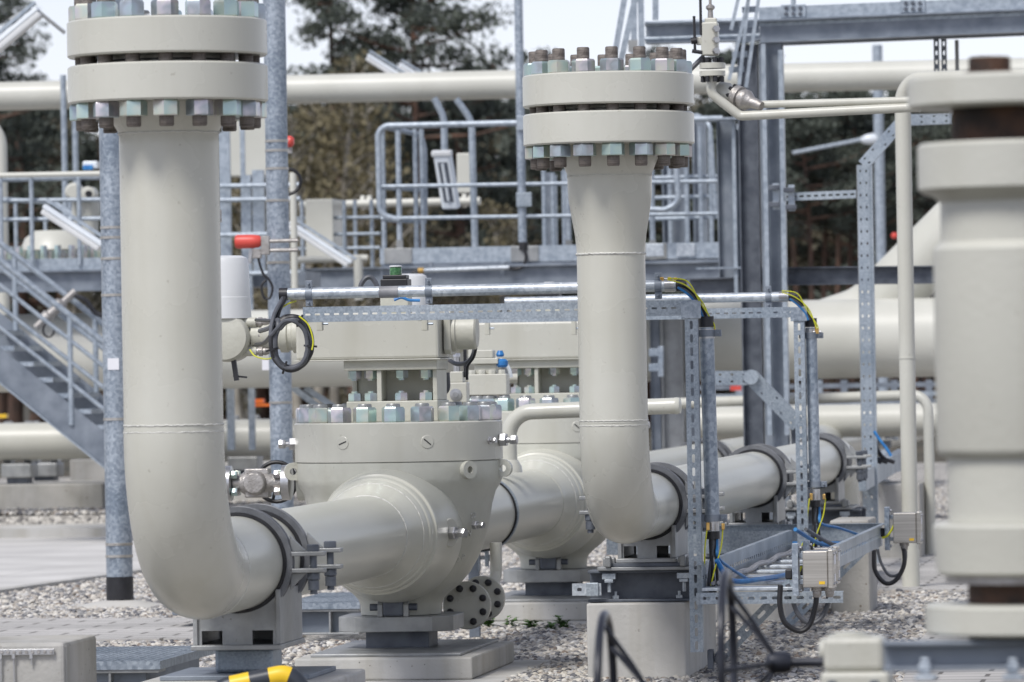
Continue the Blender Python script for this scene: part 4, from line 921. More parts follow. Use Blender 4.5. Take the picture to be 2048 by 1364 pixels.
# cables lying in the tray
def TL(x, y, z): return T0 + E * x + D * y + Z * z
for j in range(2):
    cable([TL(0.035 + j * 0.02 + 0.005 * sin(i * 1.7 + j), 0.1 + i * 0.33, 0.026 + 0.004 * sin(i * 2.1 + j)) for i in range(15)], 0.0085, 'cable_mid', 'grey cable %s in the cable tray' % ('nearest the left rail', 'second from the left rail', 'third from the left rail')[j], grp='cables lying in the tray', k=4)
cable([TL(0.05, 0.12, 0.12), TL(0.10, 0.2, 0.035), TL(0.20, 0.5, 0.027), TL(0.27, 1.0, 0.027), TL(0.31, 1.6, 0.027), TL(0.30, 2.6, 0.027), TL(0.30, 4.2, 0.027), TL(0.2, 5.2, 0.027)], 0.0105, 'cable_blue', 'thick blue cable winding along the middle of the tray', grp='cables lying in the tray')
for j in range(2):
    cable([TL(0.04 + j * 0.05, 4.3, 0.12), TL(0.14 + j * 0.05, 4.6, 0.04), TL(0.25, 4.75 + j * 0.1, 0.03), TL(0.30, 4.9 + 0.1 * j, 0.03), TL(-0.4, 5.2 + 0.1 * j, 0.03)], 0.010, 'cable_blue' if j == 0 else 'cable_grey', ('blue' if j == 0 else 'dark grey') + ' cable at the far corner of the tray', grp='cables lying in the tray')
# struts bracing the tray
def diag(p0, p1, label):
    t_ = thing('strut_brace', label, 'brace', p0, 0, 'slotted braces under the tray')
    d = (p1 - p0).normalized(); wd = d.cross(D).normalized()
    part('strut', strut(B(), p0, p1, wd, 0.05, 0.035, 0.075, 0.045, 0.013, nrm=D.copy()), 'galv_strut', t_, sm=False)
    part('foot_clip', B().box(p0 + d * 0.01, d * 0.03, wd * 0.02, D * 0.02).box(p0 - E * 0.03 - D * 0.01, E * 0.012, D * 0.03, Z * 0.04), 'steel_dark', t_, sm=False, bev=0.004)
    return t_
diag(P(1437, 1318, 23.35), P(1585, 1165, 23.15), 'near slotted brace slanting from the pier up to the tray')
diag(P(1560, 1262, 28.3), P(1745, 1080, 28.3), 'farther slotted brace slanting up under the far end of the tray')
solo('support_arm', B().slots(P(1400, 1197, 23.1), P(1605, 1193, 23.1), Z, 0.045, D * 0.003, 0.05, 0.03, 0.012), 'galv_strut', label='level slotted arm under the front end of the cable tray', cat='bracket', sm=False)
# junction boxes
def jbox(c, w_, d_, h_, label, glands, grp):
    t_ = thing('junction_box', label, 'junction box', c, -A, grp)
    with local():
        part('case', B().bb(0, w_, -d_, 0, 0, h_), 'stainless', t_, bev=0.004, sm=False, lc=True)
        part('lid', B().bb(w_ + 0.0005, w_ + 0.022, -d_ - 0.008, 0.008, -0.006, h_ + 0.006), 'stainless', t_, bev=0.004, sm=False, lc=True)
        part('mounting_strip', B().bb(-0.045, -0.02, -d_ * 0.75, -d_ * 0.25, -0.035, h_ + 0.03).bb(-0.02, -0.0005, -d_ * 0.6, -d_ * 0.4, 0.01, 0.03).bb(-0.02, -0.0005, -d_ * 0.6, -d_ * 0.4, h_ - 0.03, h_ - 0.01), 'galv', t_, bev=0.002, sm=False, lc=True)
        part('clamp', B().bb(-0.075, -0.0455, -d_ * 0.58, -d_ * 0.42, 0.03, h_ * 0.5), 'rubber', t_, bev=0.006, sm=False, lc=True)
        sc = B()
        for yy in (-d_ * 0.85, -d_ * 0.15):
            for zz in (0.012, h_ - 0.012): sc.cyl((w_ + 0.022, yy, zz), (w_ + 0.028, yy, zz), 0.006, n=10)
        for zz in (-0.015, h_ + 0.012): sc.cyl((-0.045, -d_ / 2 , zz), (-0.010, -d_ / 2, zz), 0.007, n=10)
        part('screw', sc, 'machined', t_, lc=True)
        part('label_plate', B().bb(w_ + 0.0225, w_ + 0.024, -d_ * 0.75, -d_ * 0.3, h_ * 0.62, h_ * 0.9).bb(w_ + 0.0225, w_ + 0.024, -d_ * 0.7, -d_ * 0.4, h_ * 0.15, h_ * 0.35), 'paper', t_, sm=False, lc=True)
        part('warning_sticker', B().bb(w_ - 0.035, w_ - 0.012, -d_ - 0.0015, -d_ - 0.0005, 0.012, 0.024), 'yellow', t_, sm=False, lc=True)
        for gx in glands:
            part('cable_gland', B().lathe((gx, -d_ / 2, -0.0005), (0, 0, -1), [(0.024, 0), (0.024, 0.016), (0.018, 0.018), (0.018, 0.03), (0.012, 0.042)], 14), 'cast_steel', t_, lc=True)
    return t_
jA = P(1612, 1172, 22.9); jbox(jA, m(50, 22.9), 0.16, m(72, 22.9), 'near stainless junction box at the front of the tray', (0.05, 0.10), 'stainless junction boxes')
jA2 = P(1632, 1164, 23.75); jbox(jA2, m(38, 23.7), 0.12, m(70, 23.7), 'stainless junction box half hidden behind the near one', (0.05,), 'stainless junction boxes')
jB = P(1790, 1085, 28.6); jbox(jB, m(46, 28.6), 0.13, m(60, 28.6), 'stainless junction box at the far right end of the tray', (0.05,), 'stainless junction boxes')
cable(PL([(1630, 1180), (1632, 1205), (1620, 1248), (1598, 1262), (1570, 1245), (1560, 1210), (1561, 1170)], 22.95), m(5.5, 23), 'rubber', 'thick black cable looping under the near junction box', grp='cable loops under the junction boxes')
cable(PL([(1657, 1180), (1655, 1210), (1640, 1238), (1618, 1246), (1596, 1228), (1584, 1195), (1575, 1168)], 23.1), m(5, 23), 'cable_grey', 'grey cable looping behind the thick black one', grp='cable loops under the junction boxes')
cable(PL([(1808, 1098), (1808, 1130), (1792, 1160), (1770, 1166), (1750, 1140), (1748, 1100)], 28.5), m(4.5, 28.6), 'rubber', 'black cable looping under the far junction box', grp='cable loops under the junction boxes')
cable(PL([(1812, 1098), (1810, 1125), (1798, 1148), (1778, 1150), (1762, 1125), (1755, 1098)], 28.7), m(3, 28.6), 'cable_grey', 'thin grey cable looping under the far junction box', grp='cable loops under the junction boxes')
for (x, y, Y, lb) in ((1592, 1150, 22.9, 'near'), (1776, 1068, 28.5, 'far')):
    cable(PL([(x - 12, y + 8), (x - 2, y + 4), (x + 6, y - 6), (x + 12, y - 18)], Y), m(2.2, Y), 'earth_wire', 'green and yellow wire at the mounting of the %s junction box' % lb, grp='earth wires')

# ================================================================== POLES
def pole(px0, py0, px1, py1, Y, rpx, label, bands=(), base=False):
    b0 = P(px1, py1, Y); h_ = P(px0, py0, Y).z
    t_ = thing('steel_pole', label, 'pole', b0, 0, 'mottled galvanised poles')
    r_ = m(rpx, Y)
    part('shaft', B().cyl(b0, V((b0.x, b0.y, h_)), r_, n=40), 'galv', t_)
    for y in bands:
        z = P(px1, y, Y).z
        part('band', B().lathe((b0.x, b0.y, z - 0.008), Z, [(r_ + 0.0015, 0), (r_ + 0.003, 0.001), (r_ + 0.003, 0.015), (r_ + 0.0015, 0.016)], 40).box((b0.x - r_ * 0.5, b0.y - r_ * 0.92, z), 0.018, 0.008, 0.007), 'stainless', t_)
    if base:
        part('wrap', B().cyl(b0 - Z * 0.02, V((b0.x, b0.y, P(px1, 1153, Y).z)), r_ * 1.03, n=40), 'rubber', t_)
        part('footing', B().lathe(b0 - Z * 0.1, Z, [(r_ * 4.0, 0), (r_ * 4.0, 0.055), (r_ * 3.2, 0.075), (r_ * 1.2, 0.10)], 24), 'concrete_light', t_)
    return t_, b0, r_
pA, bA, rA = pole(222, -160, 240, 1200, 32.0, 26.5, 'mottled galvanised pole left of the left riser with white sticker and black foot', (455, 475, 517, 590, 838, 1088, 1112), True)
part('sticker', B().box(P(232, 728, 32.0) - D * (rA + 0.002), 0.032, 0.001, 0.032), 'paper', pA, sm=False)
pB, bB, rB = pole(553, -160, 567, 1120, 34.0, 22.5, 'mottled galvanised pole between the left riser and the near valve, carrying red beacons', (282, 301, 337, 401, 525, 805))
part('sticker', B().box(P(535, 730, 34.0) - D * (rB + 0.002), 0.02, 0.001, 0.03), 'paper', pB, sm=False)
def beacon(px, py, Y, L, r_, label, pts=True):
    c = P(px, py, Y); t_ = thing('beacon_lamp', label, 'beacon', c, -A, 'red beacons on the pole')
    with local():
        part('lens', B().lathe((-L / 2, 0, 0), (1, 0, 0), [(r_ * 0.9, 0), (r_, L * 0.08), (r_ * 0.98, L * 0.7), (r_ * 0.85, L * 0.92), (r_ * 0.6, L)], 28), 'red_paint', t_, lc=True)
        part('bracket', B().bb(L / 2, L / 2 + 0.05, -0.02, 0.02, -0.08, 0.03).bb(L / 2 - 0.06, L / 2, -0.015, 0.015, -0.10, -0.045).cyl((L / 2 + 0.04, 0, 0), (L / 2 + 0.22, 0, 0.0), 0.012, n=10).cyl((L / 2 + 0.04, 0, -0.055), (L / 2 + 0.22, 0, -0.055), 0.012, n=10), 'cast_steel', t_, bev=0.003, lc=True)
        part('handle', B().beam((L * 0.1, -0.01, -0.05), (L * 0.04, -0.01, -0.13), 0.02, 0.02), 'machined', t_, lc=True)
beacon(497, 483, 33.8, m(52, 33.8), m(14, 33.8), 'red cylinder beacon standing out left of the middle pole')
cable(PL([(515, 505), (520, 530), (528, 550), (537, 558), (545, 575), (540, 595), (528, 595), (523, 572), (532, 560)], 33.8), m(2.6, 33.8), 'rubber', 'thin black cable hanging in a small loop below the red beacon', grp='cables at the middle pole')
t_ = thing('beacon_lamp', 'small red beacon on the right of the middle pole near the top', 'beacon', P(583, 283, 34.4), -A, 'red beacons on the pole')
with local():
    part('lens', B().lathe((-0.03, 0, 0), (1, 0, 0), [(0.03, 0), (0.035, 0.01), (0.034, 0.03), (0.02, 0.045)], 20), 'red_paint', t_, lc=True)
    part('bracket', B().bb(-0.03, 0.0, 0.0, 0.02, -0.07, -0.035), 'cast_steel', t_, lc=True, sm=False)
pts = [(575 + 26 * cos(a), 363 + 25 * sin(a)) for a in [-2.2 + i * 0.45 for i in range(13)]]
cable(PL(pts, 34.5), m(3.4, 34.5), 'rubber', 'black cable loop behind the middle pole at platform height', grp='cables at the middle pole')


# ================================================================== BACKGROUND PIPES
def hpipe(px0, py0, px1, py1, Y, rpx, label, mat='paint_far', caps=(0, 0), extra=None):
    """a straight pipe running along the plant grid, seen side-on"""
    Y0 = Y; p0 = P(px0, py0, Y0)
    L = (px1 - px0) * Y / F
    p1_ = p0 + E * L * 1.0; p1_.z = P(px1, py1, p1_.y).z; zc_ = (p0.z + p1_.z) / 2; p0.z = p1_.z = zc_
    b_ = B().cyl(p0, p1_, m(rpx, Y), n=48)
    return solo('pipe', b_, mat, label=label, cat='pipe'), p0, p1_
hpipe(-300, 199, 2400, 137, 50.0, 28.5, 'long cream overhead pipe crossing the whole picture high behind everything')
# big header, in two visible lengths with a ring seam
hd = thing('header_pipe', 'very thick cream header pipe crossing behind at mid height', 'pipe', P(300, 706, 46.5), 0)
p0 = P(-500, 716, 47.3); p1_ = p0 + E * (m(2700, 46.2)); p1_.z = p0.z
rh_ = m(79, 46)
part('pipe', B().cyl(p0, p1_, rh_, n=64), 'paint_far', hd)
part('weld_seam', B().cyl(P(463, 0, 46.7) * 0 + V((P(463, 700, 46.8).x, P(463, 700, 46.8).y, p0.z)) - E * 0.01, V((P(463, 700, 46.8).x, P(463, 700, 46.8).y, p0.z)) + E * 0.01, rh_ + 0.006, n=64), 'paint_far', hd)
q0 = P(1560, 660, 45.6); q0.z = p0.z
sl = thing('sloping_pipe', 'thick cream pipe slanting up to the right out of the header pipe', 'pipe', q0, 0)
part('pipe', B().tube(fillet([P(1560, 690, 46.6), P(1735, 632, 46.5), P(1996, 372, 46.2), P(2150, 220, 46.0)], 0.6, 10), m(62, 46), 40), 'paint_far', sl)
hpipe(-300, 893, 700, 868, 49.0, 37, 'cream pipe on saddles near the ground at far left')
hpipe(1380, 848, 1990, 836, 49.0, 33, 'cream pipe near the ground at far right behind the perforated post')
b_ = B().tube(fillet([P(8, 170, 44), P(8, 260, 44), P(8, 600, 44)], 0.2), m(15, 44), 20)
dn = B().tube(fillet([P(-60, 235, 49.5), P(0, 235, 49.5), P(8, 700, 49.5)], 0.35, 10), m(13, 49.5), 24)
solo('pipe', dn, 'paint_far', label='cream pipe bending down at the left edge of the picture', cat='pipe')
# saddles of the far-left pipe
def far_saddle(px, Y, label, yc, rpx):
    c = P(px, 980, Y); t_ = thing('pipe_support', label, 'pipe support', c, -A, 'saddles of the far left pipe')
    zc_ = P(px, yc, Y).z - c.z; r_ = m(rpx, Y)
    with local():
        for x in (-0.09, 0.09):
            part('clamp_ring', B().lathe((x - 0.03, 0, zc_), (1, 0, 0), [(r_ + 0.003, 0), (r_ + 0.025, 0), (r_ + 0.025, 0.06), (r_ + 0.003, 0.06), (r_ + 0.003, 0)], 40, cap=False), 'steel_grey', t_, lc=True)
        part('saddle', B().bb(-0.13, 0.13, -0.15, 0.15, zc_ - r_ - 0.14, zc_ - r_ - 0.02), 'steel_grey', t_, bev=0.01, sm=False, lc=True)
        part('post', B().bb(-0.09, 0.09, -0.1, 0.1, 0.03, zc_ - r_ - 0.141), 'steel_dark', t_, sm=False, lc=True)
        part('foot_plate', B().bb(-0.3, 0.3, -0.2, 0.2, 0, 0.0295), 'steel_grey', t_, sm=False, lc=True)
far_saddle(40, 48.9, 'left of the two grey saddles under the far left pipe', 885, 37)
far_saddle(93, 50.5, 'right of the two grey saddles under the far left pipe', 884, 37)
far_saddle(492, 49.2, 'grey saddle under the far left pipe, between the left riser and the middle pole', 872, 36)
def block(px0, px1, ytop, ybot, Y, dep, label, mat='concrete', cat='concrete block', name='concrete_block', group=None, bev=0.01, z0=None):
    a = P(px0, ybot, Y); b_ = P(px1, ybot, Y); zt_ = P((px0 + px1) / 2, ytop, Y).z; zb_ = a.z if z0 is None else z0
    L = (px1 - px0) * Y / F
    q = B().box(a + E * (L / 2) + D * (dep / 2) + Z * ((zt_ + zb_) / 2 - a.z), L / 2, dep / 2, (zt_ - zb_) / 2)
    return solo(name, q, mat, label=label, cat=cat, group=group, bev=bev, sm=False)
block(-60, 210, 968, 1003, 48.6, 1.4, 'long low concrete kerb block under the far left pipe saddles', z0=-0.12)
block(140, 330, 918, 965, 50.2, 0.6, 'stained concrete block behind the far left saddles', z0=-0.12)
block(440, 560, 925, 975, 50.0, 0.8, 'pale concrete block under the far saddle by the middle pole', 'concrete_light', z0=-0.12)
block(1735, 1840, 968, 1020, 37.5, 0.9, 'weathered concrete block behind the thin cream pipes at right', z0=-0.12)
block(1662, 1740, 1040, 1190, 29.6, 0.6, 'concrete pier carrying the far end of the cable tray', z0=-0.12)

# ================================================================== UPRIGHT THIN PIPES AT RIGHT
t_ = thing('thin_pipe', 'tall thin cream pipe at right bending over at its top', 'pipe', P(1826, 1160, 32.6), 0)
top = [P(2080, 153, 32.0), P(1806, 160, 32.6)]
bx = P(1824, 1160, 32.6)
top[1] = V((P(1806, 160, 32.6).x, bx.y, P(1806, 160, 32.6).z)); xx = P(1814, 700, 32.6).x
b_ = B().tube(fillet([top[0], V((xx, 32.6, top[1].z)), V((xx, 32.6, -0.12))], 0.13, 12), m(16, 32.6), 28)
part('pipe', b_, 'paint_warm', t_)
for y in (206, 716): part('weld_seam', weld_ring((0, 0, 0), Z, m(16, 32.6), n=60) and B().cyl(V((xx, 32.6, P(1810, y, 32.6).z - 0.004)), V((xx, 32.6, P(1810, y, 32.6).z + 0.004)), m(17, 32.6), n=28), 'paint_warm', t_)
part('ground_sleeve', B().cyl(V((xx, 32.6, -0.12)), V((xx, 32.6, P(1810, 1100, 32.6).z)), m(18, 32.6), n=28), 'paint_warm', t_)
xe = P(1858, 900, 38).x
solo('thin_pipe', B().tube(fillet([P(1360, 806, 38.8), V((xe, 38, P(1858, 789, 38).z)), V((xe, 38, -0.12))], 0.11, 10), m(10.5, 38), 24), 'paint_warm', label='level thin cream pipe at right turning down beside the tall one', cat='pipe')

# ================================================================== STEELWORK HELPERS
def vpost(b_, px, py0, py1, Y, wpx, dep=None, kind='round'):
    p = P(px, py1, Y); q = V((p.x, p.y, P(px, py0, Y).z)); r_ = m(wpx, Y) / 2
    if kind == 'round': b_.cyl(p, q, r_, n=16)
    else: b_.box((p + q) / 2, r_, (dep or r_ * 2) / 2, (q.z - p.z) / 2)
    return b_
def pp(lst, Y): return [P(q[0], q[1], q[2] if len(q) > 2 else Y) for q in lst]
# ---- middle platform (45 m)
YP = 45.0
mp = thing('platform', 'galvanised inspection platform with rounded handrail behind the risers', 'platform', P(1100, 590, YP), 0)
def gpt(px, py, Y0, pxr):      # point on a grid line through pxr
    return P(px, py, Y0 - (px - pxr) * Y0 / F * math.tan(A))
ml = lambda px, py, dy=0: gpt(px, py, YP + dy, 760)
part('toe_board', B().box((ml(760, 513) + ml(1442, 500)) / 2, (ml(1442, 500) - ml(760, 513)) / 2, D * 0.006, Z * 0.062), 'rail', mp, sm=False)
for px in (797, 1050, 1306):
    part('joint_plate', B().box(ml(px, 512 - (px - 797) * 0.018) - D * 0.012, 0.11, 0.005, 0.06), 'steel_grey', mp, sm=False, bev=0.004)
part('floor_beam', B().ibeam(ml(762, 563), ml(1512, 549), m(58, YP), 0.14), 'steel_blue', mp, sm=False)
part('floor', B().box((ml(762, 532) + ml(1440, 522)) / 2 + D * 0.6, (ml(1440, 522) - ml(762, 532)) / 2, D * 0.6, Z * 0.015), 'steel_blue', mp, sm=False)
part('end_beam', B().ibeam(ml(762, 563) + E * 0.05, ml(762, 563) + E * 0.05 + D * 1.2, m(58, YP), 0.14), 'steel_blue', mp, sm=False)
rr_ = m(5, YP)
hr = fillet([ml(1445, 237), ml(756, 252), ml(760, 430), ml(800, 440)], 0.09, 8)
part('handrail', B().tube(hr, m(6.5, YP), 14), 'rail', mp)
for i, (y0, y1) in enumerate(((373, 362), (437, 427))):
    part('mid_rail', B().tube([ml(762, y0), ml(1445, y1)], m(4.2, YP), 12), 'rail', mp)
for px in (800, 1138, 1306):
    part('post', vpost(B(), px, 250, 515, YP, 11), 'rail', mp)
    part('post_foot', vpost(B(), px, 480, 522, YP - 0.02, 13, 0.02, 'flat'), 'steel_grey', mp, sm=False)
# return rail at the left end
part('side_rail', B().tube(fillet([ml(770, 254), ml(842, 270, 0.6), ml(849, 300, 0.62), ml(850, 435, 0.62)], 0.07, 8), m(5.5, YP), 12), 'rail', mp)
for y in (380, 444): part('side_mid_rail', B().tube([ml(766, y - 4), ml(850, y, 0.62)], m(4, YP), 10), 'rail', mp)
for px in (769, 834, 847): part('side_post', vpost(B(), px, 258, 515, YP + 0.4, 10), 'rail', mp)
# far-side rails and right hand corner
for y in (356, 396, 438): part('far_rail', B().tube([ml(1290, y, 1.1), ml(1440, y - 4, 1.1)], m(4.5, YP), 10), 'rail', mp)
for px, y0 in ((1376, 250), (1404, 254), (1424, 262), (1090, 335), (1108, 345), (1130, 340)): part('far_post', vpost(B(), px, y0, 515, YP + 0.7, 9.5), 'rail', mp)
part('corner_rail', B().tube(fillet([ml(1290, 228, 0.8), ml(1398, 232, 0.5), ml(1420, 250, 0.4), ml(1432, 430, 0.4)], 0.08, 8), m(5, YP), 12), 'rail', mp)
part('hoop_rail', B().tube(fillet([ml(1352, 330, -0.2), ml(1358, 405, -0.2), ml(1330, 420, -0.2), ml(1296, 418, -0.2)], 0.1, 8), m(6, YP), 12), 'rail', mp)
for px in (1310, 1372): part('corner_plate', B().box(ml(px, 500) - D * 0.02, 0.07, 0.004, 0.05), 'galv_bright', mp, sm=False, bev=0.003)
for px, wd, y0 in ((1350, 46, 250), (1404, 26, 240), (1100, 22, 345)):
    p = P(px, 500, YP + 1.6); part('rear_column', B().ibeam(p, V((p.x, p.y, P(px, y0, YP + 1.6).z)), m(wd, YP), m(wd, YP) * 0.8, up=E), 'steel_blue', mp, sm=False)
# columns below the platform (seen between the frames)
for i, (px, wd) in enumerate(((1015, 16), (1315, 20), (1350, 44), (1385, 20))):
    b_ = B(); p = P(px, 940, YP + 0.5); q = V((p.x, p.y, P(px, 590, YP).z)); b_.ibeam(V((p.x, p.y, -0.05)), q, m(wd, YP), m(wd, YP) * 0.9, up=E)
    part('column', b_, 'steel_blue' if i % 2 else 'steel_grey', mp, sm=False)
for y in (705, 735): part('channel_clip', B().box(P(1312, y, YP - 0.3), 0.055, 0.02, 0.03).box(P(1322, y + 3, YP - 0.34), 0.02, 0.02, 0.06), 'galv', mp, sm=False, bev=0.003)
t_ = thing('lamp_post', 'slim galvanised lamp conduit clamped to the platform rail, black cap at its foot', 'post', P(1046, 486, YP - 0.15), 0)
part('tube', vpost(B(), 1045, -120, 484, YP - 0.15, 17), 'galv', t_)
part('foot_cap', vpost(B(), 1047.5, 484, 500, YP - 0.15, 19), 'rubber', t_)
part('clamp_plate', B().box(P(1048, 399, YP - 0.2), 0.06, 0.01, 0.055), 'galv_strut', t_, sm=False, bev=0.003)
part('clamp_plate', B().box(P(1042, 246, YP - 0.2), 0.035, 0.01, 0.055), 'galv_strut', t_, sm=False, bev=0.003)
t_ = thing('conduit', 'small bright level conduit on the platform beam fed by a black cable', 'conduit', P(930, 538, YP - 0.3), 0)
part('tube', B().cyl(P(848, 541, YP - 0.3), P(1018, 535, YP - 0.35), m(4.5, YP), n=14), 'galv_bright', t_)
part('end_fitting', B().cyl(P(836, 541.5, YP - 0.3), P(847, 541, YP - 0.3), m(6, YP), n=12), 'brass', t_)
for px in (862, 1005): part('saddle_clip', B().box(P(px, 537, YP - 0.28), 0.015, 0.02, 0.05), 'steel_blue', t_, sm=False)
cable(PL([(1048, 498), (1052, 515), (1046, 532), (1030, 538), (1016, 536)], YP - 0.2), m(3, YP), 'rubber', 'black cable from the slim lamp conduit down to the small level conduit', grp='cables on the platform')
cable(PL([(836, 542), (826, 546), (815, 560), (800, 566)], YP - 0.2), m(3, YP), 'rubber', 'black cable leaving the left end of the small level conduit', grp='cables on the platform')
cable(PL([(722, 588, 25.0), (722, 570, 25.0), (732, 556, 25.0), (744, 556, 25.0), (754, 572, 25.0), (756, 585, 25)], 25), m(5, 25), 'cable_grey', 'grey cable arched behind the near level conduit, left of the indicator', grp='cables of the indicator')
cable(PL([(788, 600, 24.3), (803, 595, 24.3), (818, 600, 24.3), (840, 601, 24.3)], 24.3), m(3, 24.3), 'cable_blue', 'short blue cable lying between conduit and slotted rail', grp='cables of the indicator')
cable(PL([(942, 655, 24.6), (950, 690, 24.6), (940, 720, 24.6), (915, 728, 24.7), (893, 716, 24.8), (888, 706, 24.8)], 24.6), m(4.5, 24.6), 'cable_grey', 'dark cable curling right of the near gearbox cap', grp='cables right of the near gearbox')
cable(PL([(944, 652, 24.55), (953, 680, 24.55), (948, 712, 24.55), (935, 733, 24.6), (934, 760, 24.6)], 24.6), m(3, 24.6), 'rubber', 'thin black cable hanging right of the near gearbox cap', grp='cables right of the near gearbox')
cable(PL([(895, 745, 24.8), (896, 775, 24.8), (888, 785, 24.8), (880, 770, 24.8)], 24.8), m(4.5, 24.8), 'cable_grey', 'cable hanging right of the spacer column of the near valve', grp='cables right of the near gearbox')
cable(PL([(938, 652, 24.5), (948, 668, 24.5), (952, 680, 24.5)], 24.5), m(1.6, 24.5), 'earth_wire', 'yellow and green wire beside the near gearbox cap', grp='earth wires')

solo('lug', B().lathe(P(431, 437, 20.0), V((0.3, -1, 0)), [(0.012, 0), (0.018, 0.006), (0.016, 0.02), (0.008, 0.03)], 16).box(P(438, 432, 20.0), 0.006, 0.02, 0.022), 'cast_steel', label='small grey fitting peeping out at the right side of the left riser', cat='fitting')
for px, y0, y1, Y in ((1342, 250, 505, 46.5), (1392, 268, 500, 46.8), (1412, 262, 505, 46.9), (1112, 350, 500, 46.9)):
    solo('rail_post', vpost(B(), px, y0, y1, Y, 9), 'rail', label='thin galvanised post behind middle platform, %s' % {1342: 'first right of right riser', 1392: 'second right of right riser', 1412: 'third right of right riser', 1112: 'just left of right riser'}[px], cat='post', group='far posts of the middle platform')
# ---- luminaires
def luminaire(px, py, ang, L, w_, Y, label, arm=None, yaw=0.0):
    c = P(px, py, Y); t_ = thing('floodlight', label, 'lamp', c, 0, 'white tube lamps on arms')
    d = (E * cos(yaw) + D * sin(yaw)) * cos(ang) + Z * sin(ang); sd_ = D * -1
    up = d.cross(D).normalized()
    if up.z < 0: up = -up
    Lm, wm = m(L, Y), m(w_, Y)
    out = [(-wm / 2, 0), (wm / 2, 0), (wm * 0.42, wm * 0.30), (-wm * 0.42, wm * 0.30)]
    side = d.cross(up).normalized()
    part('housing', B().prism(out, c - d * Lm / 2, side, up, d * Lm), 'lamp_white', t_, bev=0.01, sm=False)
    part('diffuser', B().prism([(-wm * 0.46, -wm * 0.38), (wm * 0.46, -wm * 0.38), (wm * 0.48, -0.001), (-wm * 0.48, -0.001)], c - d * Lm * 0.48, side, up, d * Lm * 0.96), 'white_cover', t_, bev=0.012, sm=False)
    part('support_rail', B().box(c + up * wm * 0.55, d * Lm * 0.52, side * wm * 0.14, up * wm * 0.10), 'rail', t_, sm=False)
    if arm: part('arm', B().tube(fillet([P(*a) for a in arm], 0.1, 6), m(4, Y), 10), 'steel_grey', t_)
    return t_
luminaire(30, 62, radians(38), 130, 34, 42, 'white tube lamp on a dark arm at the top left corner', arm=[(20, 40, 42), (50, 20, 42), (78, 24, 42), (130, 66, 42)])
luminaire(146, 455, radians(-34), 145, 32, 42, 'white tube lamp slanting down by the stairs at left')
luminaire(640, 488, radians(-34), 150, 26, 47, 'white tube lamp slanting down right of the middle pole')
luminaire(772, 136, radians(-33), 90, 22, 55, 'left of the two white lamps peeping over the overhead pipe', arm=[(760, 130, 55), (775, 148, 55)])
luminaire(828, 148, radians(-33), 70, 20, 55, 'right of the two white lamps peeping over the overhead pipe')
c = P(893, 362, 46)
t_ = thing('floodlight', 'steep white lamp with glass front hanging behind the platform rail', 'lamp', c, 0, 'white tube lamps on arms')
dn_ = (E * 0.12 - Z * 1.0 + D * 0.2).normalized(); sd_ = E.copy(); fr_ = dn_.cross(sd_).normalized()
if fr_.y > 0: fr_ = -fr_
Lm = m(112, 46); wm = m(40, 46)
part('housing', B().prism([(-wm / 2, -0.03), (wm / 2, -0.03), (wm * 0.38, 0.05), (-wm * 0.38, 0.05)], c - dn_ * Lm / 2, sd_, fr_, dn_ * Lm), 'lamp_white', t_, bev=0.012, sm=False)
part('glass', B().box(c + fr_ * 0.052, sd_ * wm * 0.24, dn_ * Lm * 0.36, fr_ * 0.003), 'steel_dark', t_, sm=False)
part('tube_light', B().cyl(c + fr_ * 0.058 - dn_ * Lm * 0.34, c + fr_ * 0.058 + dn_ * Lm * 0.34, 0.012, n=10), 'lamp_white', t_)
part('end_cap', B().box(c - dn_ * Lm * 0.51 + fr_ * 0.01, sd_ * wm * 0.5, dn_ * 0.02, fr_ * 0.05), 'white_cover', t_, sm=False, bev=0.008)
b_ = B().tube(fillet([P(868, 196, 46.4), P(888, 235, 46.4), P(889, 306, 46.4)], 0.25, 8), m(7, 46), 12)
solo('bent_tube', b_, 'rail', label='left bent tube rising from the steep lamp behind the overhead pipe', cat='tube', group='bent lamp tubes')
b_ = B().tube(fillet([P(912, 198, 46.8), P(943, 240, 46.8), P(950, 495, 46.8)], 0.25, 8), m(7, 46), 12)
solo('bent_tube', b_, 'rail', label='right bent tube curving down to the platform behind the steep lamp', cat='tube', group='bent lamp tubes')
block(914, 943, 306, 386, 47.2, 0.15, 'small pale control cabinet behind the steep lamp', 'paint_far', 'cabinet', 'cabinet', z0=P(920, 386, 47.2).z)
block(455, 540, 230, 352, 48.5, 0.3, 'pale grey cabinet behind the middle pole', 'paint_far', 'cabinet', 'cabinet', z0=P(500, 352, 48.5).z)
block(612, 668, 398, 520, 50, 0.6, 'cream equipment box on the far platform right of the middle pole', 'paint_far', 'equipment box', 'equipment_box', z0=P(640, 520, 50).z)
# small far structures behind the left half
t_ = thing('pipe_rack', 'blurred galvanised posts and rails between the left riser and the middle pole', 'rack', P(470, 900, 47.5), 0)
for px, y0, y1, w_ in ((447, 265, 560, 10), (463, 180, 900, 14), (489, 200, 520, 9), (520, 340, 545, 22), (505, 350, 900, 12), (552, 560, 900, 10)):
    part('post', vpost(B(), px, y0, y1, 47.5, w_, kind='flat'), 'rail', t_, sm=False)
for y in (372, 400, 470, 548, 640): part('rail', B().tube([P(440, y, 47.4), P(600, y - 3, 47.2)], m(5, 47), 10), 'rail', t_)
part('deck', B().box(P(520, 560, 48), 0.45, 0.4, 0.06), 'steel_blue', t_, sm=False)
part('brace', B().beam(P(610, 775, 47), P(720, 850, 47), 0.05, 0.05).beam(P(585, 775, 47.4), P(660, 830, 47.4), 0.05, 0.05), 'rail', t_, sm=False)
t_ = thing('platform', 'far platform with thin rails and flange bolts right of the middle pole', 'platform', P(680, 560, 50), 0)
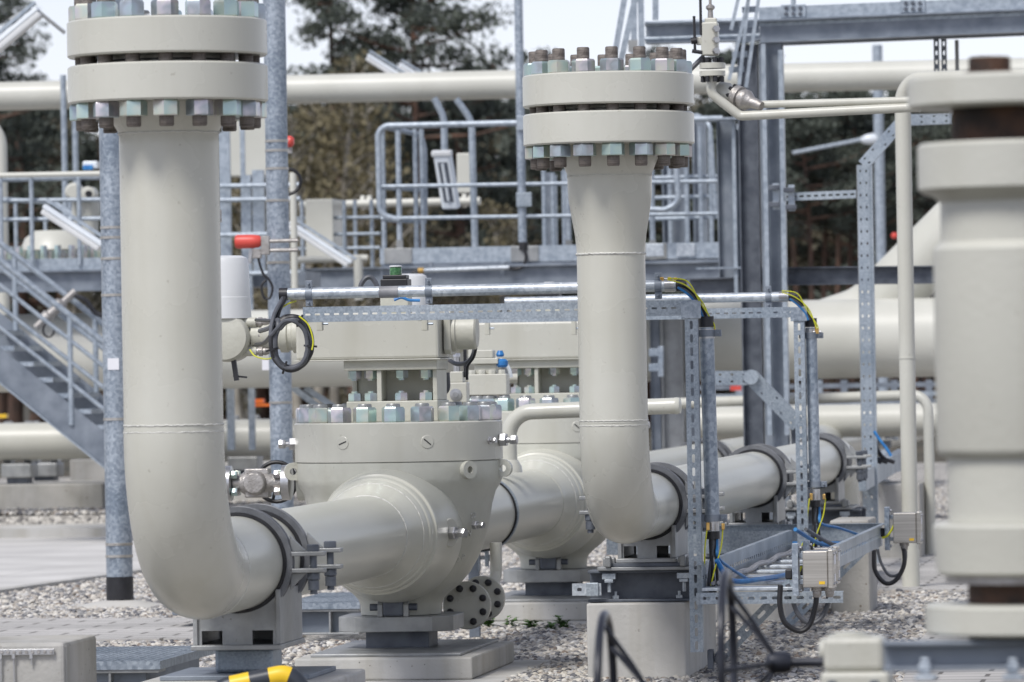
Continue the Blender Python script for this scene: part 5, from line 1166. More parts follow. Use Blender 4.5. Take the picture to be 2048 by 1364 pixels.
part('floor_beam', B().ibeam(P(585, 560, 50.2), P(765, 556, 49.8), m(44, 50), 0.12), 'steel_blue', t_, sm=False)
for y in (437, 470, 498): part('rail', B().tube([P(585, y, 50.2), P(760, y - 3, 49.9)], m(3.6, 50), 10), 'rail', t_)
for px in (606, 690, 712, 745): part('post', vpost(B(), px, 400, 545, 50, 8), 'rail', t_)
part('feed_pipe', B().tube(fillet([P(595, 520, 49.5), P(735, 516, 49.5), P(718, 516, 49.5), P(716, 600, 49.5)][:2], 0.05), m(7, 49.5), 16), 'paint_far', t_)
part('feed_pipe', B().cyl(P(716, 512, 49.5), P(718, 600, 49.5), m(9, 49.5), n=16), 'paint_far', t_)
t_ = thing('pipe', 'cream pipe with small flanges running behind the middle platform at rail height', 'pipe', P(700, 408, 51), 0)
part('tube', B().cyl(P(600, 410, 51), P(960, 402, 50.6), m(8, 51), n=16), 'paint_far', t_)
for px, r_ in ((722, 15), (735, 15), (925, 14), (938, 12)): part('flange', B().lathe(P(px, 408 - (px - 600) * 0.02, 51), E, [(m(r_, 51), 0), (m(r_, 51), 0.035)], 20), 'paint_far', t_)
t_ = thing('pipe', 'upright thin cream pipe just right of the middle pole', 'pipe', P(588, 560, 40), 0)
part('tube', B().cyl(P(590, 596, 44), V((P(590, 596, 44).x, 44, P(580, 345, 44).z)), m(7, 44), n=16), 'paint_far', t_)

# ---- left platform, stairs
t_ = thing('platform', 'galvanised platform at far left with railings and a row of flange bolts', 'platform', P(100, 585, 46), 0)
lp = lambda px, py, dy=0: gpt(px, py, 46.5 + dy, 0)
part('toe_board', B().box((lp(-60, 532) + lp(260, 526)) / 2, (lp(260, 526) - lp(-60, 532)) / 2, D * 0.006, Z * m(12, 46)), 'rail', t_, sm=False)
part('floor_beam', B().ibeam(lp(-60, 565), lp(260, 560), m(42, 46), 0.13), 'steel_blue', t_, sm=False)
part('floor', B().box((lp(-60, 545) + lp(260, 540)) / 2 + D * 0.7, (lp(260, 540) - lp(-60, 545)) / 2, D * 0.7, Z * 0.012), 'steel_blue', t_, sm=False)
part('handrail', B().tube([lp(-60, 360), lp(60, 357), lp(260, 352)], m(6, 46), 12), 'rail', t_)
for y in (402, 440): part('mid_rail', B().tube([lp(-60, y), lp(260, y - 4)], m(4.5, 46), 10), 'rail', t_)
for px in (4, 65, 160): part('post', vpost(B(), px, 355, 530, 46.4, 9), 'rail', t_)
for px in (33, 92, 142): part('far_post', vpost(B(), px, 400, 530, 47.8, 8), 'rail', t_)
part('far_rail', B().tube([lp(-60, 395, 1.3), lp(110, 405, 1.3), lp(190, 460, 1.3)], m(5, 46), 12), 'rail', t_)
t_ = thing('flange', 'large flange ring with tall bolts on the left platform', 'flange', P(110, 527, 47.5), 0)
part('ring', B().lathe(P(110, 527, 47.6) - Z * 0.0, Z, [(m(112, 47.5), 0), (m(112, 47.5), 0.03)], 48), 'paint_far', t_)
for k in range(22):
    a = 2 * pi * k / 22; c = P(110, 527, 47.6) + V((cos(a), sin(a), 0)) * m(98, 47.5) + Z * 0.031
    part('bolt', B().hexn(c, Z, 0.055, 0.11), 'zinc_nut', t_)
part('bonnet', B().lathe(P(110, 500, 47.6), Z, [(m(70, 47.5), 0), (m(60, 47.5), 0.10), (m(40, 47.5), 0.16)], 40), 'paint_far', t_)
hpz = B().cyl(P(-60, 352, 45.5), P(206, 347, 45.3), m(5.5, 45), n=16)
solo('pipe', hpz, 'paint_far', label='thin cream pipe lying along the left platform handrail', cat='pipe')
t_ = thing('valve', 'small cream valve body with round end behind the left platform railing', 'valve', P(175, 480, 47), 0)
part('body', B().lathe(P(180, 470, 47), Z, [(0.07, 0), (0.07, 0.12), (0.085, 0.16), (0.085, 0.25), (0.07, 0.33), (0.04, 0.36)], 24), 'paint_far', t_)
part('round_head', B().lathe(P(150, 384, 46.9), -D, [(0.03, -0.1), (0.07, -0.05), (0.075, 0.05), (0.05, 0.08)], 24), 'paint_far', t_)
part('port', B().lathe(P(178, 388, 46.8), -D, [(0.06, -0.1), (0.06, 0.06), (0.03, 0.07)], 24).cyl(P(150, 470, 47), P(152, 400, 47), 0.03, n=12), 'paint_far', t_)
part('port_plug', B().lathe(P(178, 388, 46.7), -D, [(0.028, 0), (0.028, 0.02)], 18), 'rubber', t_)
t_ = thing('valve', 'dark bronze drain valve hanging below the left platform behind the stairs', 'valve', P(105, 640, 45), 0)
dd = (P(140, 590, 45) - P(75, 650, 45)).normalized()
part('body', B().lathe(P(72, 655, 45), dd, [(0.03, 0), (0.03, 0.08), (0.055, 0.10), (0.055, 0.14), (0.04, 0.15), (0.04, 0.22), (0.06, 0.23), (0.06, 0.27), (0.03, 0.30), (0.03, 0.42)], 18), 'cast_steel', t_)
part('handwheel', B().tube([P(97 + 11 * cos(a), 660 + 14 * sin(a), 44.9) for a in [2 * pi * i / 16 for i in range(16)]], 0.010, 6, closed=True), 'rubber', t_)
cable(PL([(140, 588), (170, 600), (190, 625), (210, 632)], 45), m(5, 45), 'rubber', 'black cable under the left platform behind the stairs', grp='cables at the left')
t_ = thing('valve', 'small blue and white instrument on top of the left pipework', 'instrument', P(182, 338, 46), 0)
part('head', B().box(P(182, 330, 46), 0.06, 0.05, 0.03), 'lamp_white', t_, sm=False, bev=0.01)
part('band', B().box(P(176, 335, 45.93), 0.04, 0.012, 0.02), 'cable_blue', t_, sm=False, bev=0.004)
for px in (133, 155): solo('post', vpost(B(), px, 150, 560, 49, 12), 'rail', label='%s of the two blurred galvanised posts left of the left pole' % ('left' if px == 133 else 'right'), cat='post')
st = thing('staircase', 'galvanised steel staircase with pipe handrails descending at left', 'staircase', P(150, 950, 44), 0)
YS = 44.0; YS2 = 45.1
sp = lambda px, py, Y=YS: P(px, py, Y)
def strip(b_, x0, yt0, yb0, x1, yt1, yb1, Y, t=0.01):
    a, b2, c, d = P(x0, yt0, Y), P(x1, yt1, Y), P(x1, yb1, Y), P(x0, yb0, Y)
    o = D * t
    return b_.add([a, b2, c, d, a + o, b2 + o, c + o, d + o], [(0, 3, 2, 1), (4, 5, 6, 7), (0, 1, 5, 4), (1, 2, 6, 5), (2, 3, 7, 6), (3, 0, 4, 7)])
part('stringer', strip(B(), -80, 630, 700, 300, 938, 1008, YS), 'steel_blue', st, sm=False)
part('stringer_edge', B().beam(P(-80, 701, YS - 0.03), P(300, 1009, YS - 0.03), 0.07, 0.01), 'rail', st, sm=False)
part('far_stringer', strip(B(), -80, 560, 630, 300, 868, 938, YS2), 'steel_blue', st, sm=False)
for k in range(11):
    x = -30 + k * 38.5; y = 665 + k * 31.6
    a = P(x, y, YS + 0.015); dpt = D * (YS2 - YS - 0.03)
    part('tread', B().box(a + dpt / 2, m(20, 44), dpt.length / 2, 0.018), 'galv', st, sm=False)
for (y0, Y, rr2) in ((521, YS, 6.5), (486, YS2, 6)):
    part('handrail', B().tube([P(-60, y0 - 47, Y), P(0, y0, Y), P(280, y0 + 220, Y)], m(rr2, Y), 14), 'rail', st)
for (y0, Y) in ((570, YS), (612, YS), (655, YS), (535, YS2)):
    part('mid_rail', B().tube([P(-60, y0 - 47, Y), P(280, y0 + 220, Y)], m(4.5, Y), 12), 'rail', st)
for px, y0, y1, Y in ((143, 634, 850, YS), (262, 727, 945, YS), (32, 511, 676, YS2), (193, 638, 800, YS2)):
    part('rail_post', vpost(B(), px, y0, y1, Y, 11), 'rail', st)
solo('orange_box', B().box(P(517, 802, 52), 0.05, 0.05, 0.02).box(P(527, 810, 52), 0.07, 0.05, 0.012), 'orange', label='small orange thing glimpsed between the left riser and the middle pole', cat='box', sm=False)
solo('yellow_box', B().box(P(4, 832, 52), 0.05, 0.05, 0.018), 'yellow', label='small yellow marking glimpsed under the stairs at the left edge', cat='box', sm=False)

# ---- upper right gantry (38 m)
YG = 38.0
gt = thing('gantry', 'upper steel gantry with dark columns and walkway beam at top right', 'gantry', P(1540, 870, YG), 0)
gp = lambda px, py, dy=0: gpt(px, py, YG + dy, 1520)
part('toe_board', B().box((gp(1518, 34) + gp(2200, 6)) / 2, (gp(2200, 6) - gp(1518, 34)) / 2, D * 0.006, Z * m(19, YG)), 'rail', gt, sm=False)
part('main_beam', B().ibeam(gp(1520, 64), gp(2200, 36), m(46, YG), 0.16), 'steel_blue', gt, sm=False)
part('rear_beam', B().ibeam(gp(1520, 76, 1.1), gp(2200, 48, 1.1), m(34, YG), 0.12), 'steel_blue', gt, sm=False)
part('deck', B().box((gp(1520, 42) + gp(2200, 14)) / 2 + D * 0.55, (gp(2200, 14) - gp(1520, 42)) / 2, D * 0.55, Z * 0.01), 'steel_dark', gt, sm=False)
for px in (1665, 1795, 1925): part('cross_member', B().beam(gp(px, 74 - (px - 1665) * 0.04), gp(px, 74 - (px - 1665) * 0.04, 1.1), 0.06, 0.05), 'steel_grey', gt, sm=False)
for px in (1587, 1826):
    y = 22 - (px - 1587) * 0.04
    part('joint_plate', B().box(gp(px, y) - D * 0.012, m(25, YG), 0.005, m(13, YG)), 'rail', gt, sm=False, bev=0.003)
    bb_ = B()
    for dx in (-14, 0, 14):
        for dy in (-6, 6): bb_.hexn(gp(px + dx, y + dy) - D * 0.018, -D, 0.024, 0.012)
    part('bolt_group', bb_, 'steel_dark', gt)
    part('rail_post', vpost(B(), px, -60, y + 4, YG - 0.03, 10), 'rail', gt)
part('left_beam', B().ibeam(gp(1292, 67), gp(1519, 61), m(42, YG), 0.14), 'steel_blue', gt, sm=False)
for y in (48, 78): part('left_rail', B().tube([gp(1290, y), gp(1520, y - 8)], m(5, YG), 12), 'rail', gt)
# columns
part('column', B().ibeam(V((P(1510, 870, YG).x, YG + 0.1, -0.05)), V((P(1510, 870, YG).x, YG + 0.1, P(1505, 88, YG).z)), m(40, YG), m(40, YG), up=E), 'steel_dark', gt, sm=False)
part('column', B().ibeam(V((P(1556, 870, YG).x, YG + 0.05, -0.05)), V((P(1556, 870, YG).x, YG + 0.05, P(1550, 86, YG).z)), m(46, YG), m(46, YG), up=D), 'steel_blue', gt, sm=False)
part('column_edge', vpost(B(), 1541, 88, 870, YG - 0.12, 9, 0.1, 'flat'), 'rail', gt, sm=False); part('column_edge', vpost(B(), 1575, 100, 870, YG - 0.12, 9, 0.1, 'flat'), 'rail', gt, sm=False)
part('tie_beam', B().ibeam(gp(1512, 553, 0.3), gp(1990, 548, 0.3), m(36, YG), 0.12), 'steel_dark', gt, sm=False)
# short columns in front (left)
sc_ = thing('steel_stand', 'pair of stubby grey columns on a cross beam beside the dark gantry column', 'frame', P(1470, 590, 41), 0)
for px, y0 in ((1456, 236), (1492, 250)):
    c = P(px, 555, 41.2); top_ = V((c.x, c.y, P(px, y0, 41.2).z))
    part('column', B().ibeam(c, top_, m(34, 41), m(34, 41), up=E), 'steel_blue', sc_, sm=False)
    part('edge', vpost(B(), px + 17, y0, 590, 41.0, 7, 0.05, 'flat'), 'rail', sc_, sm=False)
part('cap_plate', B().box(P(1452, 238, 41), m(38, 41), 0.12, 0.008), 'rail', sc_, sm=False)
part('cap_plate', B().box(P(1500, 254, 41), m(24, 41), 0.12, 0.02), 'galv_strut', sc_, sm=False)
part('cross_beam', B().ibeam(P(1380, 578, 41.3), P(1520, 574, 41.1), m(42, 41), 0.15), 'steel_dark', sc_, sm=False)
part('cross_edge', B().box(P(1455, 536, 41), m(62, 41), 0.05, 0.006), 'galv', sc_, sm=False)
# slotted arm with clamps on the gantry column
t_ = thing('slotted_bracket', 'short slotted arm clamped level on the gantry column', 'bracket', P(1640, 393, 37), 0)
part('arm', strut(B(), P(1567, 394, 37), P(1712, 388, 36.8), Z, m(16, 37), 0.04, 0.05, 0.03, 0.012, nrm=D.copy()), 'galv_strut', t_, sm=False)
for px, py in ((1548, 375), (1578, 380), (1548, 409), (1582, 414)):
    part('clamp', B().box(P(px, py, 36.9), 0.035, 0.02, 0.016), 'steel_dark', t_, sm=False, bev=0.004)
part('clamp_bar', B().box(P(1552, 393, 36.95), 0.02, 0.012, 0.085).box(P(1583, 396, 36.95), 0.02, 0.012, 0.085), 'rail', t_, sm=False)
# perforated post with bent head
t_ = thing('perforated_post', 'tall perforated post with two rows of holes, bent over to the right at its head', 'post', P(1738, 900, 36), 0)
YQ = 36.0
pb0 = P(1740, 900, YQ); pt0 = V((pb0.x + 0.0, pb0.y, P(1722, 330, YQ).z)); pt0.x = pb0.x - 0.02
xq = (P(1722, 330, YQ).x + pb0.x) / 2; pb0.x = xq; pt0.x = xq
part('shaft', B().slots(V((xq, YQ, -0.0)), V((xq, YQ, pt0.z)), E, m(24, YQ), D * 0.003, 0.075, 0.017, 0.010, 2).box((xq + m(15, YQ), YQ + 0.03, pt0.z / 2), 0.012, 0.03, pt0.z / 2), 'galv_strut', t_, sm=False)
part('side_leg', B().box((xq - m(11.5, YQ), YQ + 0.033, pt0.z / 2), 0.0015, 0.03, pt0.z / 2), 'steel_grey', t_, sm=False)
k0 = V((xq, YQ, pt0.z)); k1 = P(1806, 240, YQ); dk = (k1 - k0).normalized(); wk = dk.cross(D).normalized()
part('head_arm', B().slots(k0, k1, wk, m(24, YQ), D * 0.003, 0.075, 0.017, 0.010, 2).box((k0 + k1) / 2 + D * 0.033 - wk * m(11, YQ), dk * (k1 - k0).length / 2, wk * 0.0015, D * 0.03), 'galv_strut', t_, sm=False)
k2 = P(1905, 236, YQ)
part('head_rail', B().slots(k1, k2, Z, m(22, YQ), D * 0.003, 0.075, 0.017, 0.010, 2).box((k1 + k2) / 2 + D * 0.033 - Z * m(11, YQ), (k2 - k1) / 2, D * 0.03, Z * 0.0015), 'galv_strut', t_, sm=False)
# hangers
t_ = thing('hanger', 'pair of slotted hangers under the walkway beam at far right', 'hanger', P(1880, 140, 38.5), 0)
for px in (1874, 1889): part('strip', B().slots(V((P(px, 170, 38.5).x, 38.5, P(px, 170, 38.5).z)), V((P(px, 170, 38.5).x, 38.5, P(px, 78, 38.5).z)), E, m(11, 38.5), D * 0.02, 0.06, 0.03, 0.012), 'steel_blue', t_, sm=False)
part('rod', vpost(B(), 1915, 80, 170, 38.5, 8), 'steel_grey', t_)
# lamp mast behind
t_ = thing('lamp_mast', 'pale lamp mast behind the gantry with long arm and egg-shaped lamp', 'street lamp', P(1765, 950, 70), 0)
part('mast', B().cyl(V((P(1765, 700, 70).x, 70, -0.03)), V((P(1765, 700, 70).x, 70, P(1760, 90, 70).z)), m(10, 70), n=16), 'rail', t_)
part('arm', B().tube([P(1585, 306, 70), P(1728, 278, 70)], m(4, 70), 10), 'rail', t_)
part('lamp_head', B().lathe(P(1722, 280, 70), (P(1765, 276, 70) - P(1722, 280, 70)), [(0.03, 0), (0.06, 0.06), (0.07, 0.14), (0.05, 0.24), (0.01, 0.28)], 20), 'lamp_white', t_)
# ladder rails at the top centre
t_ = thing('ladder', 'steep narrow galvanised stair rails climbing to the gantry at top centre', 'ladder', P(1465, 235, 37.2), 0)
for (a, b_) in (((1516, -80), (1458, 160)), ((1500, -30), (1478, 170)), ((1528, -80), (1492, 175)), ((1490, -60), (1462, 60))):
    part('rail', B().beam(P(*a, 37.2), P(*b_, 37.2), 0.05, 0.022), 'rail', t_, sm=False)
for y in (-10, 20, 50, 80, 110, 140): part('rung', B().beam(P(1500 - y * 0.22 - 10, y, 37.25), P(1524 - y * 0.22 - 6, y - 2, 37.3), 0.02, 0.04), 'rail', t_, sm=False)
t_ = thing('ladder', 'thin galvanised rails crossing left of the gantry beam at top centre', 'ladder', P(1262, 110, 39), 0)
for (a, b_, w_) in (((1262, -80), (1228, 120), 0.02), ((1268, -80), (1268, 120), 0.035), ((1288, -80), (1240, 130), 0.025), ((1280, -80), (1284, 120), 0.03), ((1311, -80), (1311, 40), 0.035)):
    part('rail', B().beam(P(*a, 39), P(*b_, 39), w_, 0.04), 'rail', t_, sm=False)
part('clip', B().box(P(1266, 92, 38.9), 0.03, 0.02, 0.04), 'steel_grey', t_, sm=False)
# steel stacks under the header at right: cable ways, brace, posts
t_ = thing('cable_way', 'perforated cable way bending down diagonally behind the upright conduits', 'cable tray', P(1560, 860, 34), 0)
def chan(b_, a, c, w_, Y, rows=2):
    a, c = P(*a, Y), P(*c, Y); d = (c - a).normalized(); wd = d.cross(D).normalized()
    b_.slots(a, c, wd, w_, D * 0.003, 0.075, 0.016, 0.012, rows); b_.box((a + c) / 2 + wd * w_ / 2 + D * 0.03, d * (c - a).length / 2, wd * 0.0015, D * 0.03)
    b_.box((a + c) / 2 - wd * w_ / 2 + D * 0.03, d * (c - a).length / 2, wd * 0.0015, D * 0.03); return b_
part('level_section', chan(B(), (1428, 756), (1500, 756), m(28, 34), 34), 'galv_strut', t_, sm=False)
part('sloping_section', chan(B(), (1500, 752), (1596, 850), m(30, 34), 34), 'galv_strut', t_, sm=False)
part('joint', B().lathe(P(1502, 754, 33.97), D, [(m(15, 34), 0), (m(15, 34), 0.004)], 20), 'galv_strut', t_)
part('leg', B().beam(P(1588, 852, 34.1), P(1592, 930, 34.1), 0.04, 0.04), 'steel_dark', t_, sm=False)
t_ = thing('pipe_rack', 'low blurred steel rack with cross rails far behind at right', 'rack', P(1700, 830, 55), 0)
for y in (772, 790, 806): part('rail', B().beam(P(1380, y + 4, 55), P(1900, y - 4, 54.5), 0.05, m(9, 55)), 'steel_blue' if y != 790 else 'rail', t_, sm=False)
for px in (1420, 1480, 1560, 1640, 1690, 1790, 1860): part('post', vpost(B(), px, 760, 880, 55.3, 13, kind='flat'), 'steel_blue' if px % 40 else 'rail', t_, sm=False)
solo('red_box', B().box(P(1472, 776, 54), 0.05, 0.04, 0.022), 'red_paint', label='small red thing glimpsed under the perforated cable way', cat='box', sm=False)
solo('red_ball', B().lathe(P(1789, 470, 60) - Z * 0.04, Z, [(0.015, 0), (0.035, 0.015), (0.038, 0.04), (0.02, 0.065)], 16), 'red_paint', label='small red beacon far behind, left of the tall thin pipe', cat='beacon')
cable(PL([(1748, 862), (1760, 880), (1775, 900), (1782, 912)], 36), m(3, 36), 'cable_blue', 'blue cable hanging from the perforated post foot at right', grp='cables at the perforated post')
for i, dx in enumerate((-6, 0, 7)): cable(PL([(1742 + dx, 860), (1745 + dx, 890), (1752 + dx * 2, 915), (1775 + dx * 2, 925)], 36.1), m(4, 36), 'rubber', '%s dark cable at the perforated post foot' % ('left', 'middle', 'right')[i], grp='cables at the perforated post')
t_ = thing('cable_tray', 'short galvanised tray running back at the foot of the perforated post', 'cable tray', P(1700, 975, 36), 0)
part('side_rail', B().prism([(0, 0), (0.004, 0), (0.004, 0.14), (0, 0.14)], P(1700, 975, 35.5), E, Z, D * 6.0 + E * 0.0), 'galv_strut', t_, sm=False)
a_ = P(1722, 962, 35); b_ = P(1805, 915, 40)
part('front_rail', B().beam(a_, b_, 0.06, 0.12), 'galv_strut', t_, sm=False); part('rear_rail', B().beam(a_ - E * 0.3, b_ - E * 0.3, 0.04, 0.10), 'steel_grey', t_, sm=False)

# small blocks between the two valves
t_ = thing('small_valve', 'small cream block valve with round plate between the gearboxes', 'valve', P(915, 805, 26), -A)
with local():
    s_ = m(1, 26)
    part('block', B().bb(-20 * s_, 22 * s_, -0.05, 0.05, 0, 40 * s_).bb(-12 * s_, 14 * s_, -0.04, 0.04, 40 * s_, 62 * s_), 'paint', t_, bev=0.004, sm=False, lc=True)
    part('round_plate', B().lathe((0, -0.0505, 16 * s_), (0, -1, 0), [(12 * s_, 0), (12 * s_, 0.006), (5 * s_, 0.008), (5 * s_, 0.02)], 24), 'machined', t_, lc=True)
    part('stem', B().cyl((0, 0, 62 * s_), (0, 0, 90 * s_), 7 * s_, n=14).hexn((0, 0, 90 * s_), (0, 0, 1), 0.03, 0.02), 'machined', t_, lc=True)
    part('handle', B().bb(14 * s_, 20 * s_, -0.01, 0.01, 50 * s_, 110 * s_), 'rubber', t_, sm=False, lc=True)
t_ = thing('actuator_block', 'cream block with four bolts and blue hose fittings between the gearboxes', 'actuator', P(975, 790, 27.5), -A)
with local():
    s_ = m(1, 27.5)
    part('lower_block', B().bb(-35 * s_, 42 * s_, -0.06, 0.06, 0, 42 * s_), 'paint', t_, bev=0.004, sm=False, lc=True)
    part('upper_block', B().bb(-30 * s_, 25 * s_, -0.05, 0.05, 62 * s_, 74 * s_).bb(-25 * s_, 15 * s_, -0.05, 0.05, 74 * s_, 90 * s_).bb(-24 * s_, 20 * s_, -0.03, 0.03, 42 * s_, 62 * s_), 'paint', t_, bev=0.004, sm=False, lc=True)
    bb_ = B()
    for x in (-28, -8, 12, 32): bb_.hexn((x * s_, -0.04, 42 * s_), (0, 0, 1), 0.03, 0.02)
    part('bolt', bb_, 'paint', t_, lc=True)
    part('hose_fitting', B().lathe((32 * s_, -0.02, 55 * s_), (0, 0, 1), [(0.02, 0), (0.028, 0.01), (0.028, 0.03), (0.015, 0.04)], 14).lathe((28 * s_, -0.02, 76 * s_), (0, 0, 1), [(0.015, 0), (0.02, 0.01), (0.012, 0.03)], 14), 'cable_blue', t_, lc=True)
cable(PL([(985, 718), (1005, 722), (1018, 738), (1022, 755)], 27.6), m(4, 27.6), 'lamp_white', 'clear plastic hose arching over the blue fittings', grp='hoses', cat='hose', name='hose')
solo('short_pipe', B().cyl(P(880, 760, 27.8), P(1035, 756, 27.8), m(9, 27.8), n=20), 'paint', label='short level cream pipe behind the block valve', cat='pipe')

# valve assembly at top right of the right riser
YV = 27.0
t_ = thing('valve_assembly', 'tall cream block valve with black-bolted flanges above two thin level pipes', 'valve', P(1424, 190, YV), 0)
part('block', B().box(P(1420, 78, YV), m(17, YV), m(16, YV), m(33, YV)).box(P(1422, 42, YV), m(12, YV), m(10, YV), m(6, YV)), 'paint', t_, bev=0.006, sm=False)
part('stem', B().lathe(P(1421, 38, YV), Z, [(m(6, YV), 0), (m(5, YV), 0.04), (m(9, YV), 0.05), (m(9, YV), 0.06), (m(3, YV), 0.07), (m(3, YV), 0.16)], 16), 'cast_steel', t_)
part('side_block', B().box(P(1402, 82, YV), m(9, YV), m(8, YV), m(8, YV)), 'paint', t_, bev=0.004, sm=False)
for y in (58, 80, 102): part('fitting', B().hexn(P(1430, y, YV - 0.05), (0.3, -1, 0), 0.03, 0.03), 'machined', t_)
for x, y0, y1 in ((1388, 32, 102), (1400, -40, 70)): part('lever', B().tube([P(x, y0, YV - 0.03), P(x + 2, y1, YV - 0.03)], m(2.8, YV), 8), 'rubber', t_)
part('lever_knob', B().cyl(P(1384, 102, YV - 0.03), P(1404, 105, YV - 0.03), m(4, YV), n=10).cyl(P(1382, 82, YV - 0.03), P(1394, 80, YV - 0.03), m(7, YV), n=10), 'rubber', t_)
for y0, y1 in ((126, 137), (142, 152)): part('flange', B().lathe(P(1425, y1, YV), Z, [(m(26, YV), 0), (m(26, YV), m(y1 - y0, YV))], 36), 'paint', t_)
for k in range(8):
    a = 2 * pi * (k + 0.3) / 8; o_ = V((cos(a), sin(a), 0)) * m(20, YV)
    part('black_bolt', B().cyl(P(1425, 164, YV) + o_, P(1425, 153, YV) + o_, m(4.5, YV), n=10).cyl(P(1424.5, 125, YV) + o_, P(1424.5, 115, YV) + o_, m(4.5, YV), n=10), 'rubber', t_)
part('elbow', B().tube(fillet([P(1425, 152, YV), P(1421, 186, YV), P(1480, 232, YV), P(1840, 214, YV - 0.3)], 0.05, 8), [m(9, YV)] * 2 + [m(10, YV)] * 200 if False else m(9.5, YV), 20), 'paint', t_)
ax_ = (P(1500, 205, YV - 0.1) - P(1440, 182, YV)).normalized()
part('round_body', B().lathe(P(1432, 180, YV + 0.1), ax_, [(0.02, 0), (m(20, YV), 0.02), (m(23, YV), 0.06), (m(16, YV), 0.10), (m(14, YV), 0.11)], 28), 'paint', t_)
part('ball_flange', B().lathe(P(1470, 192, YV + 0.05), ax_, [(m(23, YV), 0), (m(23, YV), 0.03), (m(18, YV), 0.031), (m(18, YV), 0.045), (m(21, YV), 0.046), (m(21, YV), 0.07), (m(12, YV), 0.10), (m(9, YV), 0.16)], 32), 'cast_steel', t_)
u_ = ax_.cross(Z).normalized(); w2_ = ax_.cross(u_)
for k in range(8):
    a = 2 * pi * k / 8
    part('black_bolt', B().cyl(P(1470, 192, YV + 0.05) + (u_ * cos(a) + w2_ * sin(a)) * m(18, YV) - ax_ * 0.02, P(1470, 192, YV + 0.05) + (u_ * cos(a) + w2_ * sin(a)) * m(18, YV), m(5, YV), n=10), 'rubber', t_)
part('level_pipe', B().cyl(P(1515, 209, YV), P(1840, 200, YV - 0.3), m(7.5, YV), n=20), 'paint', t_)
cable(PL([(1408, 112), (1398, 122), (1388, 132), (1378, 142)], YV), m(5, YV), 'cable_grey', 'dark cable at the left foot of the tall block valve', grp='cables at the right')

# ================================================================== FOREGROUND
YF = 11.6
t_ = thing('flanged_valve', 'big blurred cream flanged valve stack at the right edge, close to the camera', 'valve', P(2066, 1275, YF), -A)
bz = P(2066, 1275, YF).z
fz = lambda y: P(2050, y, YF).z - bz
s_ = YF / F
with local():
    part('top_flange', B().lathe((0, 0, 0), (0, 0, 1), [(224 * s_, fz(216)), (232 * s_, fz(210)), (232 * s_, fz(160)), (226 * s_, fz(153)), (20 * s_, fz(153))], 80), 'paint_warm', t_, lc=True)
    part('rusty_neck', B().lathe((0, 0, 0), (0, 0, 1), [(145 * s_, fz(286)), (145 * s_, fz(216.5))], 56), 'rust', t_, lc=True)
    part('second_flange', B().lathe((0, 0, 0), (0, 0, 1), [(170 * s_, fz(404)), (182 * s_, fz(392)), (205 * s_, fz(384)), (214 * s_, fz(376)), (214 * s_, fz(292)), (208 * s_, fz(285)), (20 * s_, fz(285))], 80), 'paint_warm', t_, lc=True)
    part('body', B().lathe((0, 0, 0), (0, 0, 1), [(165 * s_, fz(1042)), (165 * s_, fz(914)), (176 * s_, fz(910)), (184 * s_, fz(902)), (186 * s_, fz(894)), (186 * s_, fz(498)), (180 * s_, fz(490)), (170 * s_, fz(482)), (170 * s_, fz(404))], 80), 'paint_warm', t_, lc=True)
    part('lower_flange', B().lathe((0, 0, 0), (0, 0, 1), [(180 * s_, fz(1147)), (190 * s_, fz(1141)), (196 * s_, fz(1050)), (188 * s_, fz(1043)), (20 * s_, fz(1042))], 80), 'paint_warm', t_, lc=True)
    part('gasket_plate', B().lathe((0, 0, 0), (0, 0, 1), [(172 * s_, fz(1163)), (172 * s_, fz(1147.5))], 60), 'cast_steel', t_, lc=True)
    part('rusty_joint', B().lathe((0, 0, 0), (0, 0, 1), [(128 * s_, fz(1204)), (128 * s_, fz(1163.5))], 60), 'rust', t_, lc=True)
    part('bottom_flange', B().lathe((0, 0, 0), (0, 0, 1), [(208 * s_, fz(1266)), (214 * s_, fz(1260)), (214 * s_, fz(1210)), (206 * s_, fz(1204.5)), (20 * s_, fz(1204.5))], 80), 'paint_warm', t_, lc=True)
    part('rusty_foot', B().lathe((0, 0, 0), (0, 0, 1), [(128 * s_, fz(1281)), (128 * s_, fz(1266.5))], 60), 'rust', t_, lc=True)
    part('rusty_stud', B().lathe((-66 * s_, -20 * s_, fz(152.5)), (0, 0, 1), [(56 * s_, 0), (56 * s_, 8 * s_), (42 * s_, 12 * s_), (42 * s_, 36 * s_), (38 * s_, 39 * s_)], 24), 'rust', t_, lc=True)
bb_ = thing('steel_beam', 'blurred grey steel beam with small clamps at bottom right', 'beam', P(1800, 1345, YF), 0)
gb = lambda px, py: gpt(px, py, YF - 0.1, 1900)
part('beam', B().ibeam(gb(1768, 1312), gb(2300, 1304), 58 * s_, 0.09, tf=0.008, tw=0.007), 'steel_blue', bb_, sm=False, bev=0.002)
for px in (1853, 2028):
    part('beam_clamp', B().box(gb(px, 1334) - D * 0.05, 12 * s_, 0.012, 10 * s_).box(gb(px, 1318) - D * 0.05, 9 * s_, 0.008, 5 * s_).box(gb(px + 2, 1352) - D * 0.045, 22 * s_, 0.03, 5 * s_), 'galv', bb_, sm=False, bev=0.003)
YW = 13.2; sw_ = YW / F
